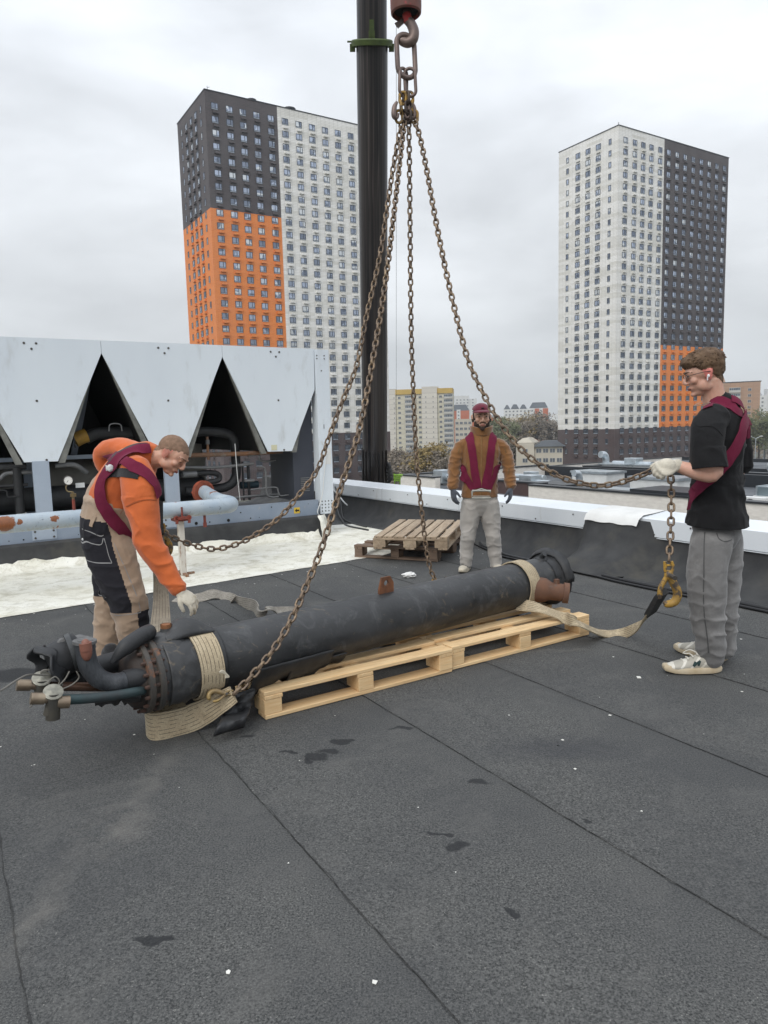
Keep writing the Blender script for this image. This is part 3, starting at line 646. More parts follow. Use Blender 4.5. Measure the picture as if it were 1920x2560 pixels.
# ---------------------------------------------------------------- air
mb=MB(); mb.box((120,700,60),(2400,2200,154)); hz=mb.build('haze',[],kind='stuff',smooth=0)
hm=bpy.data.materials.new('haze_air'); hm.use_nodes=True; t=hm.node_tree; t.nodes.clear(); o_=t.nodes.new('ShaderNodeOutputMaterial'); pv=t.nodes.new('ShaderNodeVolumePrincipled'); pv.inputs['Color'].default_value=(.84,.92,1,1); pv.inputs['Density'].default_value=.0003; pv.inputs['Anisotropy'].default_value=.2; t.links.new(pv.outputs[0],o_.inputs['Volume']); hz.data.materials.append(hm)
# ================================================================ CHILLER
pnl=M('chiller_panel',(.66,.71,.75),(.60,.65,.70),scale=1.5,rough=.42,bs=.05,bscale=3,bd=.02,col3=(.47,.49,.49),s3=6,t3=(.56,.85),stretch=(1,1,.35))
beam=M('chiller_beam',(.20,.245,.31),(.26,.30,.36),scale=3,rough=.45,col3=(.34,.33,.30),s3=9,t3=(.62,.8))
legm=M('chiller_leg',(.33,.38,.45),(.28,.33,.40),scale=3,rough=.45)
coil=M('coil_dark',(.007,.007,.007),(.014,.013,.013),scale=12,rough=.6,bs=.5,bscale=90)
blk=M('black_rubber',(.018,.019,.021),(.035,.036,.038),scale=8,rough=.55,bs=.4,bscale=40,bd=.004)
hole=M('hole_black',(.008,.008,.008),rough=.9)
tank=M('tank_beige',(.19,.18,.155),(.12,.115,.10),scale=3,rough=.6,col3=(.09,.075,.06),s3=4)
rust=M('rust',(.22,.085,.035),(.10,.045,.025),scale=14,rough=.85,bs=.5,bscale=60,bd=.003,col3=(.05,.03,.022),s3=9)
rpipe=M('rusty_pipe',(.17,.12,.09),(.28,.13,.06),scale=7,rough=.7,col3=(.25,.24,.22),s3=10)
grey=M('grey_pipe',(.14,.145,.15),(.20,.20,.20),scale=9,rough=.5,metal=.3)
navy=M('cabinet_navy',(.035,.04,.055),(.05,.055,.07),scale=2,rough=.45)
CH=thing('chiller','large white and grey rooftop chiller with V shaped end panels and dark pipework inside','chiller',g(2,8.7,.295))
fb=8.70
def plate(pts,b0,b1,mt,name,par=CH,lbl=None):
    mb=MB(); n=len(pts); mb.add([g(a,b0,z) for a,z in pts]+[g(a,b1,z) for a,z in pts],[tuple(range(n)),tuple(range(2*n-1,n-1,-1))]+[(i,(i+1)%n,(i+1)%n+n,i+n) for i in range(n)])
    return mb.build(name,mt,par,smooth=0,label=lbl)
dots=lambda L_,b_,r,o: [o.lathe(g(a,b_,z),-VV,[(0,r),(.003,r)],10) for a,z in L_]
for i,(c,l,r) in enumerate(((-1.89,-2.61,-1.182),(-.46,-1.178,.248),(.97,.252,1.688),(2.405,1.692,3.118),(3.84,3.122,4.395))):
    rt=(4.395,2.53) if i==4 else (r,2.53); 
    pts=[(l,2.53),(l,2.385),(c-.165,1.185),(c+.175,1.18)]+([(4.385,1.99),(4.395,2.53)] if i==4 else [(r,2.385),(r,2.53)])
    p=plate(pts,fb-.0,fb+.02,pnl,'end_panel')
    for q_ in ((c-.07,2.47),(c,2.41),(c+.05,2.47),(c+.01,1.85),(c+.06,1.20)):
        h=MB(); dots([q_],fb-.001,.013,h); h.build('bolt',scr,p)
    for sgn in (-1,1):   # slanted coils running back from the panel edges
        mb=MB(); xo=c+sgn*.70; xi=c+sgn*.15
        if i==4 and sgn==1: xo=c+.53
        mb.hexa([g(xi,fb+.03,1.19),g(xi+sgn*.05,fb+.03,1.19),g(xi+sgn*.05,fb+2.2,1.19),g(xi,fb+2.2,1.19),g(xo-sgn*.02,fb+.03,2.38),g(xo+sgn*.0,fb+.03,2.42),g(xo,fb+2.2,2.42),g(xo-sgn*.02,fb+2.2,2.38)])
        mb.build('coil',coil,CH,smooth=0)
        mb=MB(); mb.hexa([g(xi+sgn*.03,fb+.021,1.16),g(xi+sgn*.10,fb+.021,1.16),g(xi+sgn*.10,fb+.07,1.16),g(xi+sgn*.03,fb+.07,1.16),g(xo-sgn*.035,fb+.021,2.36),g(xo+sgn*.005,fb+.021,2.40),g(xo+sgn*.005,fb+.07,2.40),g(xo-sgn*.035,fb+.07,2.36)])
        mb.build('coil_frame',M('coil_edge',(.22,.22,.20),(.10,.10,.09),scale=8,rough=.6),CH,smooth=0)
mb=MB(); mb.gbox(-2.6,4.39,fb+.03,fb+2.2,2.45,2.52); mb.build('top_deck',coil,CH,smooth=0)
mb=MB(); mb.gbox(-2.6,2.35,fb+2.9,fb+3.2,2.60,2.73); mb.build('rear_fan_rail',pnl,CH,smooth=0)
mb=MB(); mb.gbox(-2.6,4.37,fb-.015,fb+.06,.296,.50)
p=mb.build('base_beam',beam,CH,smooth=0)
rs=random.Random(3)
for i in range(34):
    a=-.4+i*.14+rs.uniform(-.02,.02); z=rs.choice((.335,.36,.42,.455))
    h=MB(); dots([(a,z)],fb-.0155,rs.choice((.005,.006,.009,.02)),h); h.build('bolt_hole',hole,p)
for a in (.93,2.37): 
    mb=MB(); mb.gbox(a-.11,a+.14,fb-.021,fb-.0155,.315,.44); q=mb.build('joint_plate',legm,CH,smooth=0); h=MB(); dots([(a-.08,.34),(a-.08,.41),(a+.11,.34),(a+.11,.41)],fb-.0215,.012,h); h.build('bolt',scr,q)
for a in (-.52,.965,2.40):
    mb=MB(); mb.gbox(a-.085,a+.085,fb-.01,fb+.05,.50,1.19); mb.build('leg',legm,CH,smooth=0)
    mb=MB(); mb.gbox(a-.07,a+.07,fb+1.2,fb+1.26,.50,1.19); mb.build('leg',legm,CH,smooth=0)
# corner post
mb=MB(); mb.gbox(4.40,4.60,fb-.03,fb+.13,.30,2.52); p=mb.build('corner_post',pnl,CH,smooth=0)
h=MB(); dots([(4.42,2.44),(4.42,2.40),(4.53,2.44),(4.53,2.40),(4.48,2.24)]+[(4.42+.05*i,.34+.045*j) for i in range(4) for j in range(4)],fb-.031,.009,h); h.build('bolt',scr,p)
def text(s,loc,size,mt,parent,name='lettering',R=None,ext=.001):
    c=bpy.data.curves.new(name,'FONT'); c.body=s; c.size=size; c.extrude=ext; c.align_x='CENTER'; c.align_y='CENTER'
    o=bpy.data.objects.new(name,c); COL.objects.link(o); bpy.context.view_layer.update()
    me=bpy.data.meshes.new_from_object(o.evaluated_get(bpy.context.evaluated_depsgraph_get())); bpy.data.objects.remove(o)
    me.materials.append(mt); o=bpy.data.objects.new(name,me); COL.objects.link(o); o.parent=parent
    o.matrix_local=Matrix.Translation(Vector(loc)-OFF[parent.name])@R.to_4x4(); OFF[o.name]=OFF[parent.name]; return o
RF=Matrix(((UV.x,0,-VV.x),(UV.y,0,-VV.y),(0,1,0)))     # text facing -V
ink=M('grey_ink',(.12,.12,.13)); 
text('1',g(4.49,fb-.032,1.49),.085,ink,p,R=RF)
mb=MB(); mb.gbox(4.0,4.085,fb-.0205,fb-.0155,.34,.42); q=mb.build('arrow_label',M('label_yellow',(.62,.42,.05)),CH,smooth=0)
mb=MB(); mb.add([g(a,fb-.0215,z) for a,z in ((4.01,.38),(4.04,.405),(4.04,.39),(4.075,.39),(4.075,.37),(4.04,.37),(4.04,.355))],[tuple(range(7))]); mb.build('arrow',hole,q,smooth=0)
mb=MB(); mb.gbox(3.72,3.80,fb-.004,fb-.001,1.20,1.27); mb.build('paper_label',M('label_paper',(.62,.60,.42)),CH,smooth=0)
mb=MB(); mb.gbox(4.50,4.58,fb-.034,fb-.031,.98,1.20); mb.build('paper_label',M('label_white',(.72,.72,.70)),CH,smooth=0)
mb=MB(); mb.tube(spl([g(4.43,fb-.05,1.3),g(4.50,fb-.05,1.15),g(4.45,fb-.05,.8),g(4.42,fb-.06,.6),g(4.37,fb-.06,.45),g(4.33,fb-.06,.34),g(4.36,fb-.05,.29)]),.006,6); mb.build('cable',whm,CH)
# inside
mb=MB(); mb.gbox(4.08,4.38,fb+.12,fb+.9,.50,1.95); p=mb.build('control_cabinet',navy,CH,smooth=0)
mb=MB(); [mb.gbox(4.18,4.31,fb+.11,fb+.119,.62+.025*i,.632+.025*i) for i in range(8)]; mb.build('louvre',grey,p,smooth=0)
mb=MB(); mb.tube([g(-2.6,9.35,.72),g(2.95,9.35,.72)],.145,20); mb.lathe(g(2.95,9.35,.72),UV,[(0,.16),(.03,.16)],20); mb.lathe(g(2.2,9.35,.72),UV,[(0,.155),(.03,.155)],20); mb.build('evaporator_pipe',blk,CH)
mb=MB(); mb.tube([g(-.9,10.0,.83),g(.78,10.0,.83)],.34,24); mb.tube([g(1.1,10.0,.83),g(2.2,10.0,.83)],.34,24); mb.build('condenser_tank',tank,CH)
mb=MB(); mb.lathe(g(2.93,9.75,.50),ZV,[(0,.22),(.55,.23),(.66,.24),(.68,.20),(.8,.19),(.82,.0)],22); mb.build('compressor',tank,CH)
mb=MB(); mb.gbox(-2.6,4.35,fb+2.22,fb+2.26,1.19,2.45); mb.gbox(-2.6,3.3,fb+2.22,fb+2.26,.5,1.19); mb.build('added_dark_backing',M('added_dark_backing',(.012,.012,.013),(.02,.02,.02),scale=2),CH,smooth=0)  # near-black sheet added behind the coils, shuts out sky so the gaps stay dark
P=lambda L_,r,mt,n='pipe',s=8: (lambda mb:(mb.tube(spl([g(*q) for q in L_],s),r,12),mb.build(n,mt,CH)))(MB())
P([(2.7,9.1,1.17),(3.5,9.1,1.16),(4.05,9.1,1.17)],.03,rpipe)
P([(2.62,9.05,1.02),(3.1,9.05,1.0),(3.6,9.05,1.02)],.02,grey)
P([(2.62,9.3,1.40),(2.85,9.25,1.46),(3.15,9.2,1.46),(3.38,9.2,1.38),(3.41,9.2,1.1),(3.40,9.2,.86),(3.28,9.2,.73),(3.0,9.2,.70),(2.7,9.2,.70)],.062,blk,'suction_pipe')
P([(2.62,9.1,.93),(2.75,9.1,.93),(3.0,9.1,.93),(3.12,9.1,.90),(3.12,9.1,.83),(2.95,9.1,.80)],.036,blk)
P([(2.62,9.0,.93),(2.80,9.0,.93)],.04,grey,'valve')
P([(3.3,9.05,.58),(3.6,9.05,.585),(3.95,9.05,.58)],.018,grey); P([(3.55,9.1,1.12),(3.7,9.1,1.14),(3.72,9.1,1.06),(3.8,9.1,1.04),(3.95,9.1,1.05)],.014,grey)
P([(3.62,8.95,.98),(3.70,8.95,.97),(3.73,8.95,.9),(3.73,8.95,.62),(3.8,8.95,.56),(3.9,8.95,.56)],.014,grey); P([(3.5,8.95,.68),(3.85,8.95,.69),(3.9,8.95,.62),(3.93,8.95,.57),(4.05,8.95,.57)],.011,grey)
P([(3.5,9.3,.72),(3.75,9.3,.72)],.05,M('valve_blue',(.035,.075,.10),(.02,.04,.05)),'blue_valve'); P([(3.50,9.2,1.05),(3.50,9.2,.52)],.012,blk); P([(3.58,9.2,1.0),(3.58,9.2,.52)],.02,blk)
P([(3.45,9.0,.80),(3.58,9.0,.80)],.02,grey); P([(3.30,8.9,1.3),(3.31,8.9,.9),(3.33,8.9,.55)],.005,whm,'cable')
P([(3.0,9.1,1.40),(3.0,9.1,1.1)],.018,rpipe); P([(3.0,9.1,1.36),(3.0,9.1,1.30)],.03,grey,'valve')
P([(3.85,9.4,1.3),(4.05,9.2,1.5),(4.1,9.1,1.6)],.03,blk)
P([(-2.6,9.0,1.13),(.4,9.0,1.13),(.85,9.0,1.13)],.035,blk); P([(.3,9.0,1.0),(.55,9.0,1.0),(.65,9.0,1.06),(.9,9.0,1.06)],.024,grey)
P([(-2,9.0,.92),(.85,9.0,.92)],.018,blk); P([(.35,8.95,.80),(.5,8.95,.8),(.52,8.95,.87),(.62,8.95,.87),(.64,8.95,.8),(.75,8.95,.8)],.008,blk,'thin_pipe')
P([(.75,9.0,1.12),(.75,9.0,.6)],.05,blk); P([(.5,9.1,1.2),(.5,9.1,.55)],.03,grey)
P([(1.15,9.0,1.12),(1.35,9.0,1.12),(1.5,9.1,1.02)],.03,grey)
P([(1.55,9.3,1.42),(1.70,9.3,1.48),(2.0,9.3,1.48),(2.3,9.3,1.47)],.075,blk,'suction_pipe'); P([(1.42,9.25,1.40),(1.50,9.25,1.44),(1.56,9.25,1.46)],.085,M('yellow_foam',(.42,.24,.03),(.22,.13,.03),scale=10),'foam_plug')
P([(1.25,8.85,1.35),(1.27,8.85,1.48),(1.34,8.85,1.48),(1.36,8.85,1.32)],.008,blk,'thin_pipe'); P([(1.75,8.9,1.5),(1.77,8.9,1.58),(1.88,8.9,1.58),(1.9,8.9,1.5)],.007,grey,'thin_pipe')
mb=MB(); mb.gbox(1.1,2.3,9.5,9.56,1.17,1.22); mb.gbox(-2,.8,9.5,9.56,1.17,1.22); mb.build('cross_rail',legm,CH,smooth=0)
mb=MB(); mb.hexa([g(1.25,9.5,1.2),g(1.33,9.5,1.2),g(1.33,9.55,1.2),g(1.25,9.55,1.2),g(1.62,9.5,2.1),g(1.68,9.5,2.1),g(1.68,9.55,2.1),g(1.62,9.55,2.1)]); mb.hexa([g(1.5,10.2,1.2),g(1.58,10.2,1.2),g(1.58,10.25,1.2),g(1.5,10.25,1.2),g(1.75,10.2,2.2),g(1.83,10.2,2.2),g(1.83,10.25,2.2),g(1.75,10.25,2.2)]); mb.build('brace',legm,CH,smooth=0)
# ================================================================ WATER PIPE
def paintpipe():
    m,t,b=nmat('pale_blue_rusty'); v=coord(t,'World')
    c=mixc(t,rng(t,noi(t,v,4,5),.3,.7),(.30,.37,.44),(.42,.47,.50)); c=mixc(t,rng(t,noi(t,v,28,4,.7),.60,.68,0,.7),c,(.13,.15,.18))
    z=t.nodes.new('ShaderNodeSeparateXYZ'); t.links.new(v,z.inputs[0])
    st=mth(t,'MULTIPLY',rng(t,z.outputs[2],.66,.60),rng(t,noi(t,coord(t,'World',(40,40,3)),1,3),.42,.58))
    c=mixc(t,mth(t,'MULTIPLY',st,.75),c,(.33,.30,.24))
    c=mixc(t,rng(t,noi(t,v,3.1,4,.6,.4),.615,.64),c,(.24,.075,.025)); 
    for px,py,rr in ((12,1130,.085),(118,1120,.038),(43,1127,.026),(508,1062,.04)):
        p=Gb(px,py,7.12); d=t.nodes.new('ShaderNodeVectorMath'); d.operation='DISTANCE'; t.links.new(v,d.inputs[0]); d.inputs[1].default_value=p
        f=mth(t,'ADD',d.outputs['Value'],mth(t,'MULTIPLY',mth(t,'SUBTRACT',noi(t,v,30,4,.7),.5),.06)); c=mixc(t,rng(t,f,rr,rr*.85),c,mixc(t,noi(t,v,50,3),(.30,.10,.03),(.12,.045,.02)))
    t.links.new(c,b.inputs['Base Color']); b.inputs['Roughness'].default_value=.45; bump(t,b,noi(t,v,60,4,.6),.25,.003); return m
PP=paintpipe()
WP=thing('water_pipe','pale blue steel water pipe patched with rust, elbowed back to an orange flange','pipe',g(1,7.2,.0))
ax=lambda px,py: Gb(px,py,7.2)
zc=(Gb(0,1133,7.2).z+Gb(450,1096,7.2).z)/2; ar=ab(Gb(495,1089,7.2))[0]; rp=.082; fq=Gb(442,1063,8.45); fa=ab(fq)[0]; fz=fq.z
mb=MB(); mb.tube([g(-3,7.2,zc),g(ar-.10,7.2,zc)],rp,24)
mb.build('pipe_run',PP,WP)
mb=MB(); mb.tube(spl([g(ar-.10,7.2,zc),g(ar-.02,7.21,zc),g(ar+.04,7.27,zc+.003),g(ar+.055,7.36,zc+.01),g(ar+.02,7.55,zc+.02),g(ar*.5+fa*.5,7.95,zc*.4+fz*.6),g(fa,8.45,fz)],6),rp,24); mb.tube([g(ar-.11,7.2,zc),g(ar-.09,7.2,zc)],rp+.004,24); mb.build('elbow',PP,WP)
mb=MB(); q=fq; dn=(VV*.9-UV*.25).normalized(); mb.lathe(q,dn,[(0,.14),(.025,.14)],24); mb.lathe(q+dn*.03,dn,[(0,.14),(.025,.14)],24)
for k in range(8): 
    an=k*math.pi/4; o_=Vector((math.cos(an)*UV.x,math.cos(an)*UV.y,math.sin(an)))*.115; mb.lathe(q+o_-dn*.02,dn,[(0,.013),(.09,.013)],6)
mb.build('flange',M('red_oxide',(.30,.065,.03),(.17,.05,.03),scale=9,rough=.7,bs=.3),WP)
ar2=ab(Gb(160,1100,7.2))[0]
GP=thing('pressure_gauge','round white dial pressure gauge on a red stem above the blue pipe','gauge',g(ar2,7.2,zc+rp))
red=M('red_paint',(.27,.05,.03),(.14,.05,.04),scale=20); brass=M('brass_fitting',(.35,.26,.13),(.22,.17,.10),scale=20,rough=.35,metal=.8)
mb=MB(); mb.tube([g(ar2,7.2,zc+rp-.01),g(ar2,7.2,zc+rp+.10)],.014,10); mb.build('stem',red,GP)
mb=MB(); mb.tube([g(ar2,7.2,zc+rp+.10),g(ar2,7.2,zc+rp+.17)],.012,10); mb.box(g(ar2,7.19,zc+rp+.14),(.05,.03,.03),GRID); mb.tube(spl([g(ar2,7.2,zc+rp+.17),g(ar2-.045,7.2,zc+rp+.18),g(ar2-.055,7.2,zc+rp+.22),g(ar2-.03,7.2,zc+rp+.25)]),.006,8); mb.build('valve',brass,GP)
c=g(ar2-.03,7.19,zc+rp+.28); dirn=(O-c).normalized()*.6+(-VV)*.4-UV*.35; dirn.normalize()
mb=MB(); mb.lathe(c,dirn,[(-.02,.045),(.012,.048),(.014,.040),(.008,.038)],24); mb.build('case',M('gauge_case',(.03,.025,.022),rough=.4),GP)
mb=MB(); mb.lathe(c,dirn,[(.0085,.039),(.0095,.039)],24); d_=mb.build('dial',M('dial_white',(.75,.74,.70)),GP)
xx=dirn.cross(ZV).normalized(); yy=xx.cross(dirn); mb=MB(); a_=c+dirn*.011; mb.add([a_-xx*.003,a_+xx*.003,a_+xx*.018-yy*.026],[(0,1,2)]); 
for k in range(9):
    an=-.8+k*.6; u_=xx*math.cos(an)+yy*math.sin(an); v_=dirn.cross(u_); mb.add([a_+u_*.034+v_*.0012,a_+u_*.034-v_*.0012,a_+u_*.028-v_*.0012,a_+u_*.028+v_*.0012],[(0,1,2,3)])
mb.build('dial_marks',hole,d_,smooth=0)
mb=MB(); mb.gbox(ar2+.03,ar2+.11,7.205,7.208,zc+rp+.205,zc+rp+.25); mb.build('tag',whm,GP,smooth=0)
# support post
PS=thing('pipe_stand','square white post streaked with rust holding the blue pipe','pipe support',g(2.04,7.16,0))
wr=M('white_rusty',(.62,.60,.55),(.50,.45,.38),scale=6,rough=.6,col3=(.20,.09,.04),s3=14,t3=(.5,.6),stretch=(1,1,.25))
mb=MB(); mb.gbox(2.015,2.075,7.17,7.23,.01,zc-rp-.02); mb.build('post',wr,PS,smooth=0,bevel=.004)
mb=MB(); mb.gbox(1.97,2.12,7.13,7.27,zc-rp-.03,zc-rp-.005); mb.gbox(1.97,1.995,7.09,7.11,zc-rp-.05,zc-rp+.03); mb.gbox(2.095,2.12,7.09,7.11,zc-rp-.05,zc-rp+.03); mb.tube([g(2.045,7.12,zc-rp-.03),g(2.045,7.12,zc+rp*.4)],.01,8); mb.gbox(1.96,2.13,7.09,7.13,zc-rp-.01,zc-rp+.02); mb.build('clamp',red,PS,smooth=0)
mb=MB(); mb.gbox(1.93,2.16,7.19,7.22,.012,.03); mb.gbox(2.03,2.06,7.06,7.34,.012,.035); mb.build('foot',rpipe,PS,smooth=0)
PS2=thing('drain_stub','short red pipe stub hanging under the blue pipe','pipe stub',g(2.35,7.2,zc-rp-.1)); mb=MB(); mb.tube([g(2.30,7.2,zc-rp+.02),g(2.30,7.2,zc-rp-.09)],.014,10); mb.tube([g(2.30,7.2,zc-rp-.075),g(2.30,7.2,zc-rp-.12)],.019,10); mb.build('stub_pipe',red,PS2)
# ================================================================ PALLETS
def wood(n,c1,c2,dark=.0):
    m,t,b=nmat(n); v=coord(t,'Object',(2.2,26,26)); o=t.nodes.new('ShaderNodeObjectInfo')
    ad=t.nodes.new('ShaderNodeVectorMath'); t.links.new(v,ad.inputs[0]); rr=t.nodes.new('ShaderNodeVectorMath'); rr.operation='SCALE'; rr.inputs[0].default_value=(37,91,53); t.links.new(o.outputs['Random'],rr.inputs['Scale']); t.links.new(rr.outputs[0],ad.inputs[1])
    g1=noi(t,ad.outputs[0],1.0,5,.65,1.5); c=mixc(t,rng(t,g1,.35,.65),c1,c2); g2=noi(t,ad.outputs[0],3.0,3,.6,.8); c=mixc(t,rng(t,g2,.5,.68,0,.45),c,tuple(q*.6 for q in c2))
    c=mixc(t,rng(t,o.outputs['Random'],0,1,0,.65),c,tuple(q*.70 for q in c2))
    v2=coord(t,'Object',(3,9,9)); vo=t.nodes.new('ShaderNodeTexVoronoi'); vo.inputs['Scale'].default_value=1.0; t.links.new(v2,vo.inputs[0]); c=mixc(t,rng(t,vo.outputs['Distance'],.10,.05),c,tuple(q*.45 for q in c2))
    if dark: c=mixc(t,rng(t,noi(t,coord(t,'Object',(3,8,8)),1,5,.7),.4,.75,0,dark),c,(.05,.042,.036))
    t.links.new(c,b.inputs['Base Color']); b.inputs['Roughness'].default_value=.7; bump(t,b,g2,.4,.003); return m
WN=wood('new_pine',(.86,.66,.39),(.76,.50,.25)); WO=wood('old_pine',(.52,.42,.30),(.36,.26,.17),.4); WO2=wood('older_pine',(.26,.18,.125),(.16,.105,.072),.5)
def pallet(mt,label,W_,D_,grp,nb=5,alt=False,flip=False):
    T=thing('pallet',label,'pallet',(0,0,0),grp); rs=random.Random(len(label)); j=lambda s: rs.uniform(-s,s)
    def bx(n,x0,x1,y0,y1,z0,z1):
        mb=MB(); mb.box(((x0+x1)/2+j(.002),(y0+y1)/2+j(.002),(z0+z1)/2),(x1-x0,y1-y0,z1-z0),Matrix.Rotation(j(.006),3,'Z'))
        L_=(x1-x0,y1-y0,z1-z0)
        o=mb.build(n,mt,T,smooth=0,bevel=.003)
        if L_[1]>L_[0] and L_[1]>.2:      # grain runs along the board: lay the mesh along local x and turn the object
            me=o.data; cx=Vector(((x0+x1)/2,(y0+y1)/2,(z0+z1)/2)); me.transform(Matrix.Rotation(-math.pi/2,4,'Z')@Matrix.Translation(-cx)); o.matrix_local=Matrix.Translation(cx)@Matrix.Rotation(math.pi/2,4,'Z')
        else:
            me=o.data; cx=Vector(((x0+x1)/2,(y0+y1)/2,(z0+z1)/2)); me.transform(Matrix.Translation(-cx)); o.matrix_local=Matrix.Translation(cx)
        return o
    # boards run along x (length W_), stringers along y
    ys=[0,.145+.04,.35,.515,D_-.145]; ws=[.145,.10,.10,.10,.145] if nb==5 else None
    ys=[i*(D_-.095)/4 for i in range(5)]; ws=[.095,.09,.10,.09,.095]
    if alt: ys=[i*(D_-.095)/6 for i in range(7)]; ws=[.085+.02*((i*5)%3)/2 for i in range(7)]
    for y,w_ in zip(ys,ws): bx('deck_board',0,W_,y,y+w_,.122,.144)
    for x in (0,W_/2-.05,W_-.1):
        bx('cross_board',x,x+.1,0,D_,.10,.1215)
        for y in (0,D_/2-.07,D_-.14): bx('block',x+.002,x+.098,y,y+.14,.022,.0995)
    for y in (.001,D_/2-.05,D_-.101): bx('bottom_board',0,W_,y,y+.1,0,.0215)
    return T
def put(T,loc,ang,tx=0,ty=0): T.location=loc; T.rotation_euler=(tx,ty,ang)
azg=math.atan2(UV.y,UV.x)
p1=pallet(WN,'fresh pine pallet under the left half of the black cylinder, nearest the camera',1.2,.8,'new pine pallets'); put(p1,g(1.30,3.27,.0045),azg+.002)
p2=pallet(WN,'fresh pine pallet under the right end of the black cylinder, crossed by the loose sling',1.2,.8,'new pine pallets'); put(p2,g(2.515,3.30,.0045),azg+.004)
def crosswise(label,mt,fl,ang,W_,D_,z,tilt,grp='old weathered pallets'):
    T=pallet(mt,label,D_,W_,grp,alt=True)   # deck boards running away from the camera
    # local x -> depth direction
    T.location=(fl[0],fl[1],z); T.rotation_mode='XYZ'; 
    d=Vector((-math.sin(ang),math.cos(ang),0)); s=Vector((math.cos(ang),math.sin(ang),0))
    dd=(d*math.cos(tilt)+ZV*math.sin(tilt)); nn=dd.cross(-s)
    R=Matrix(((dd.x,-s.x,nn.x),(dd.y,-s.y,nn.y),(dd.z,-s.z,nn.z)))
    base=Vector(fl).to_3d()+s*W_; T.rotation_euler=R.to_euler(); T.location=(base.x,base.y,z); return T
pb1=pallet(WO2,'dark weathered pallet lying on the roof, bottom of the old pair',1.0,1.2,'old weathered pallets'); put(pb1,(-.35,7.95,.006),math.radians(-24))
crosswise('lighter weathered pallet on top of the old pair',WO,(-.13,7.62),math.radians(-15),.82,1.2,.152,.02)
# ================================================================ LOAD: the shell
LA=math.atan2(.108,1); 
lx=(UV*math.cos(LA)+VV*math.sin(LA)); ly=(-UV*math.sin(LA)+VV*math.cos(LA)); L0=g(.74,3.370,0); ZC=lambda x: .325+.019*x/3
def l(x,y=0.,z=None): return L0+lx*x+ly*y+ZV*(ZC(x)+ (z or 0))      # z relative to the shell axis
LR=.156
axr=(lx+ZV*.0063).normalized()
def rubber():
    m,t,b=nmat('shell_rubber'); v=coord(t,'World')
    c=mixc(t,rng(t,noi(t,v,3,5,.6),.3,.7),(.016,.017,.018),(.042,.043,.045)); c=mixc(t,rng(t,noi(t,v,9,5,.7,.8),.53,.70,0,.6),c,(.085,.088,.09))
    c=mixc(t,rng(t,noi(t,coord(t,'World',(7,18,12)),1,5,.7,1.5),.60,.70,0,.6),c,(.16,.125,.08)); t.links.new(c,b.inputs['Base Color'])
    t.links.new(rng(t,noi(t,v,6,4),.3,.7,.38,.62),b.inputs['Roughness']); n1=bump(t,b,noi(t,v,9,4,.5),.35,.02); bump(t,b,noi(t,v,90,3,.6),.25,.002,n1); return m
RB=rubber()
HX=thing('heat_exchanger','long black rubber clad cylinder with torn insulation lying across the new pallets','heat exchanger',L0)
def tubeg(x0,x1,r,nx,na,fn=lambda x,a:0,th0=0,th1=2*math.pi):
    rows=[]
    for i in range(nx+1):
        x=x0+(x1-x0)*i/nx; row=[]
        for k in range(na+1):
            a=th0+(th1-th0)*k/na; rr=(r(x) if callable(r) else r)+fn(x,a); row.append(l(x,math.cos(a)*rr,math.sin(a)*rr))
        rows.append(row)
    return rows
mb=MB(); rr=tubeg(.05,2.97,LR,110,48,lambda x,a:.004*mn.noise(Vector((x*2,math.cos(a)*2,math.sin(a)*2)))+.0016*mn.noise(Vector((x*11,math.cos(a)*5,math.sin(a)*5))))
mb.grid([r[:-1] for r in rr],closed_u=True); mb.add([rr[0][k] for k in range(48)],[tuple(range(48))]); mb.add([rr[-1][k] for k in range(48)],[tuple(range(48))]); mb.build('shell',RB,HX,smooth=60)
# torn insulation jackets
th=lambda x0,x1,r,na,tA,tB,edge,mt,name,nx=26: (lambda mb:(mb.grid([[l(x0+(x1-x0)*(i/nx),math.cos(a_)*(r+.006*mn.noise(Vector((i*.3,k*.3,1)))+edge(i/nx,k/na)[0]),math.sin(a_)*(r+edge(i/nx,k/na)[0])) for k in range(na+1) for a_ in [tA+(tB-tA)*(k/na)*edge(i/nx,k/na)[1]]] for i in range(nx+1)]),solid(mb.build(name,mt,HX,smooth=60),.006)))(MB())
def solid(o,t_):
    m=o.modifiers.new('solid','SOLIDIFY'); m.thickness=t_; m.offset=0; return o
PI=math.pi
# front jacket: from the top over the front (towards camera a=pi) down to a ragged edge
th(.075,.36,LR+.005,30,PI*.42,PI*1.30,lambda s,k:(.03*max(0,k-.75)*(1+.6*math.sin(s*9)),1-.06*abs(mn.noise(Vector((s*7,0,2))))*3-.10*s*(1-s)*2+ (.07 if .25<s<.8 else 0)),RB,'insulation_jacket')
th(.72,1.08,LR+.010,16,PI*1.20,PI*1.50,lambda s,k:(.07*k*(.5+.5*math.sin(s*5+1)),1+.25*mn.noise(Vector((s*5,1,4)))),blk,'insulation_flap')
th(.50,.98,LR+.012,16,PI*1.10,PI*1.55,lambda s,k:(.07*k*k*(1+.5*math.sin(s*11)),1+.15*mn.noise(Vector((s*8,1,9)))),blk,'insulation_flap')
th(.1,.34,LR+.02,12,PI*.30,PI*.62,lambda s,k:(.06*math.sin(PI*s)*math.sin(PI*k),1),RB,'insulation_hump')
brn=M('bolt_rust',(.085,.045,.032),(.045,.032,.027),scale=20,rough=.8)
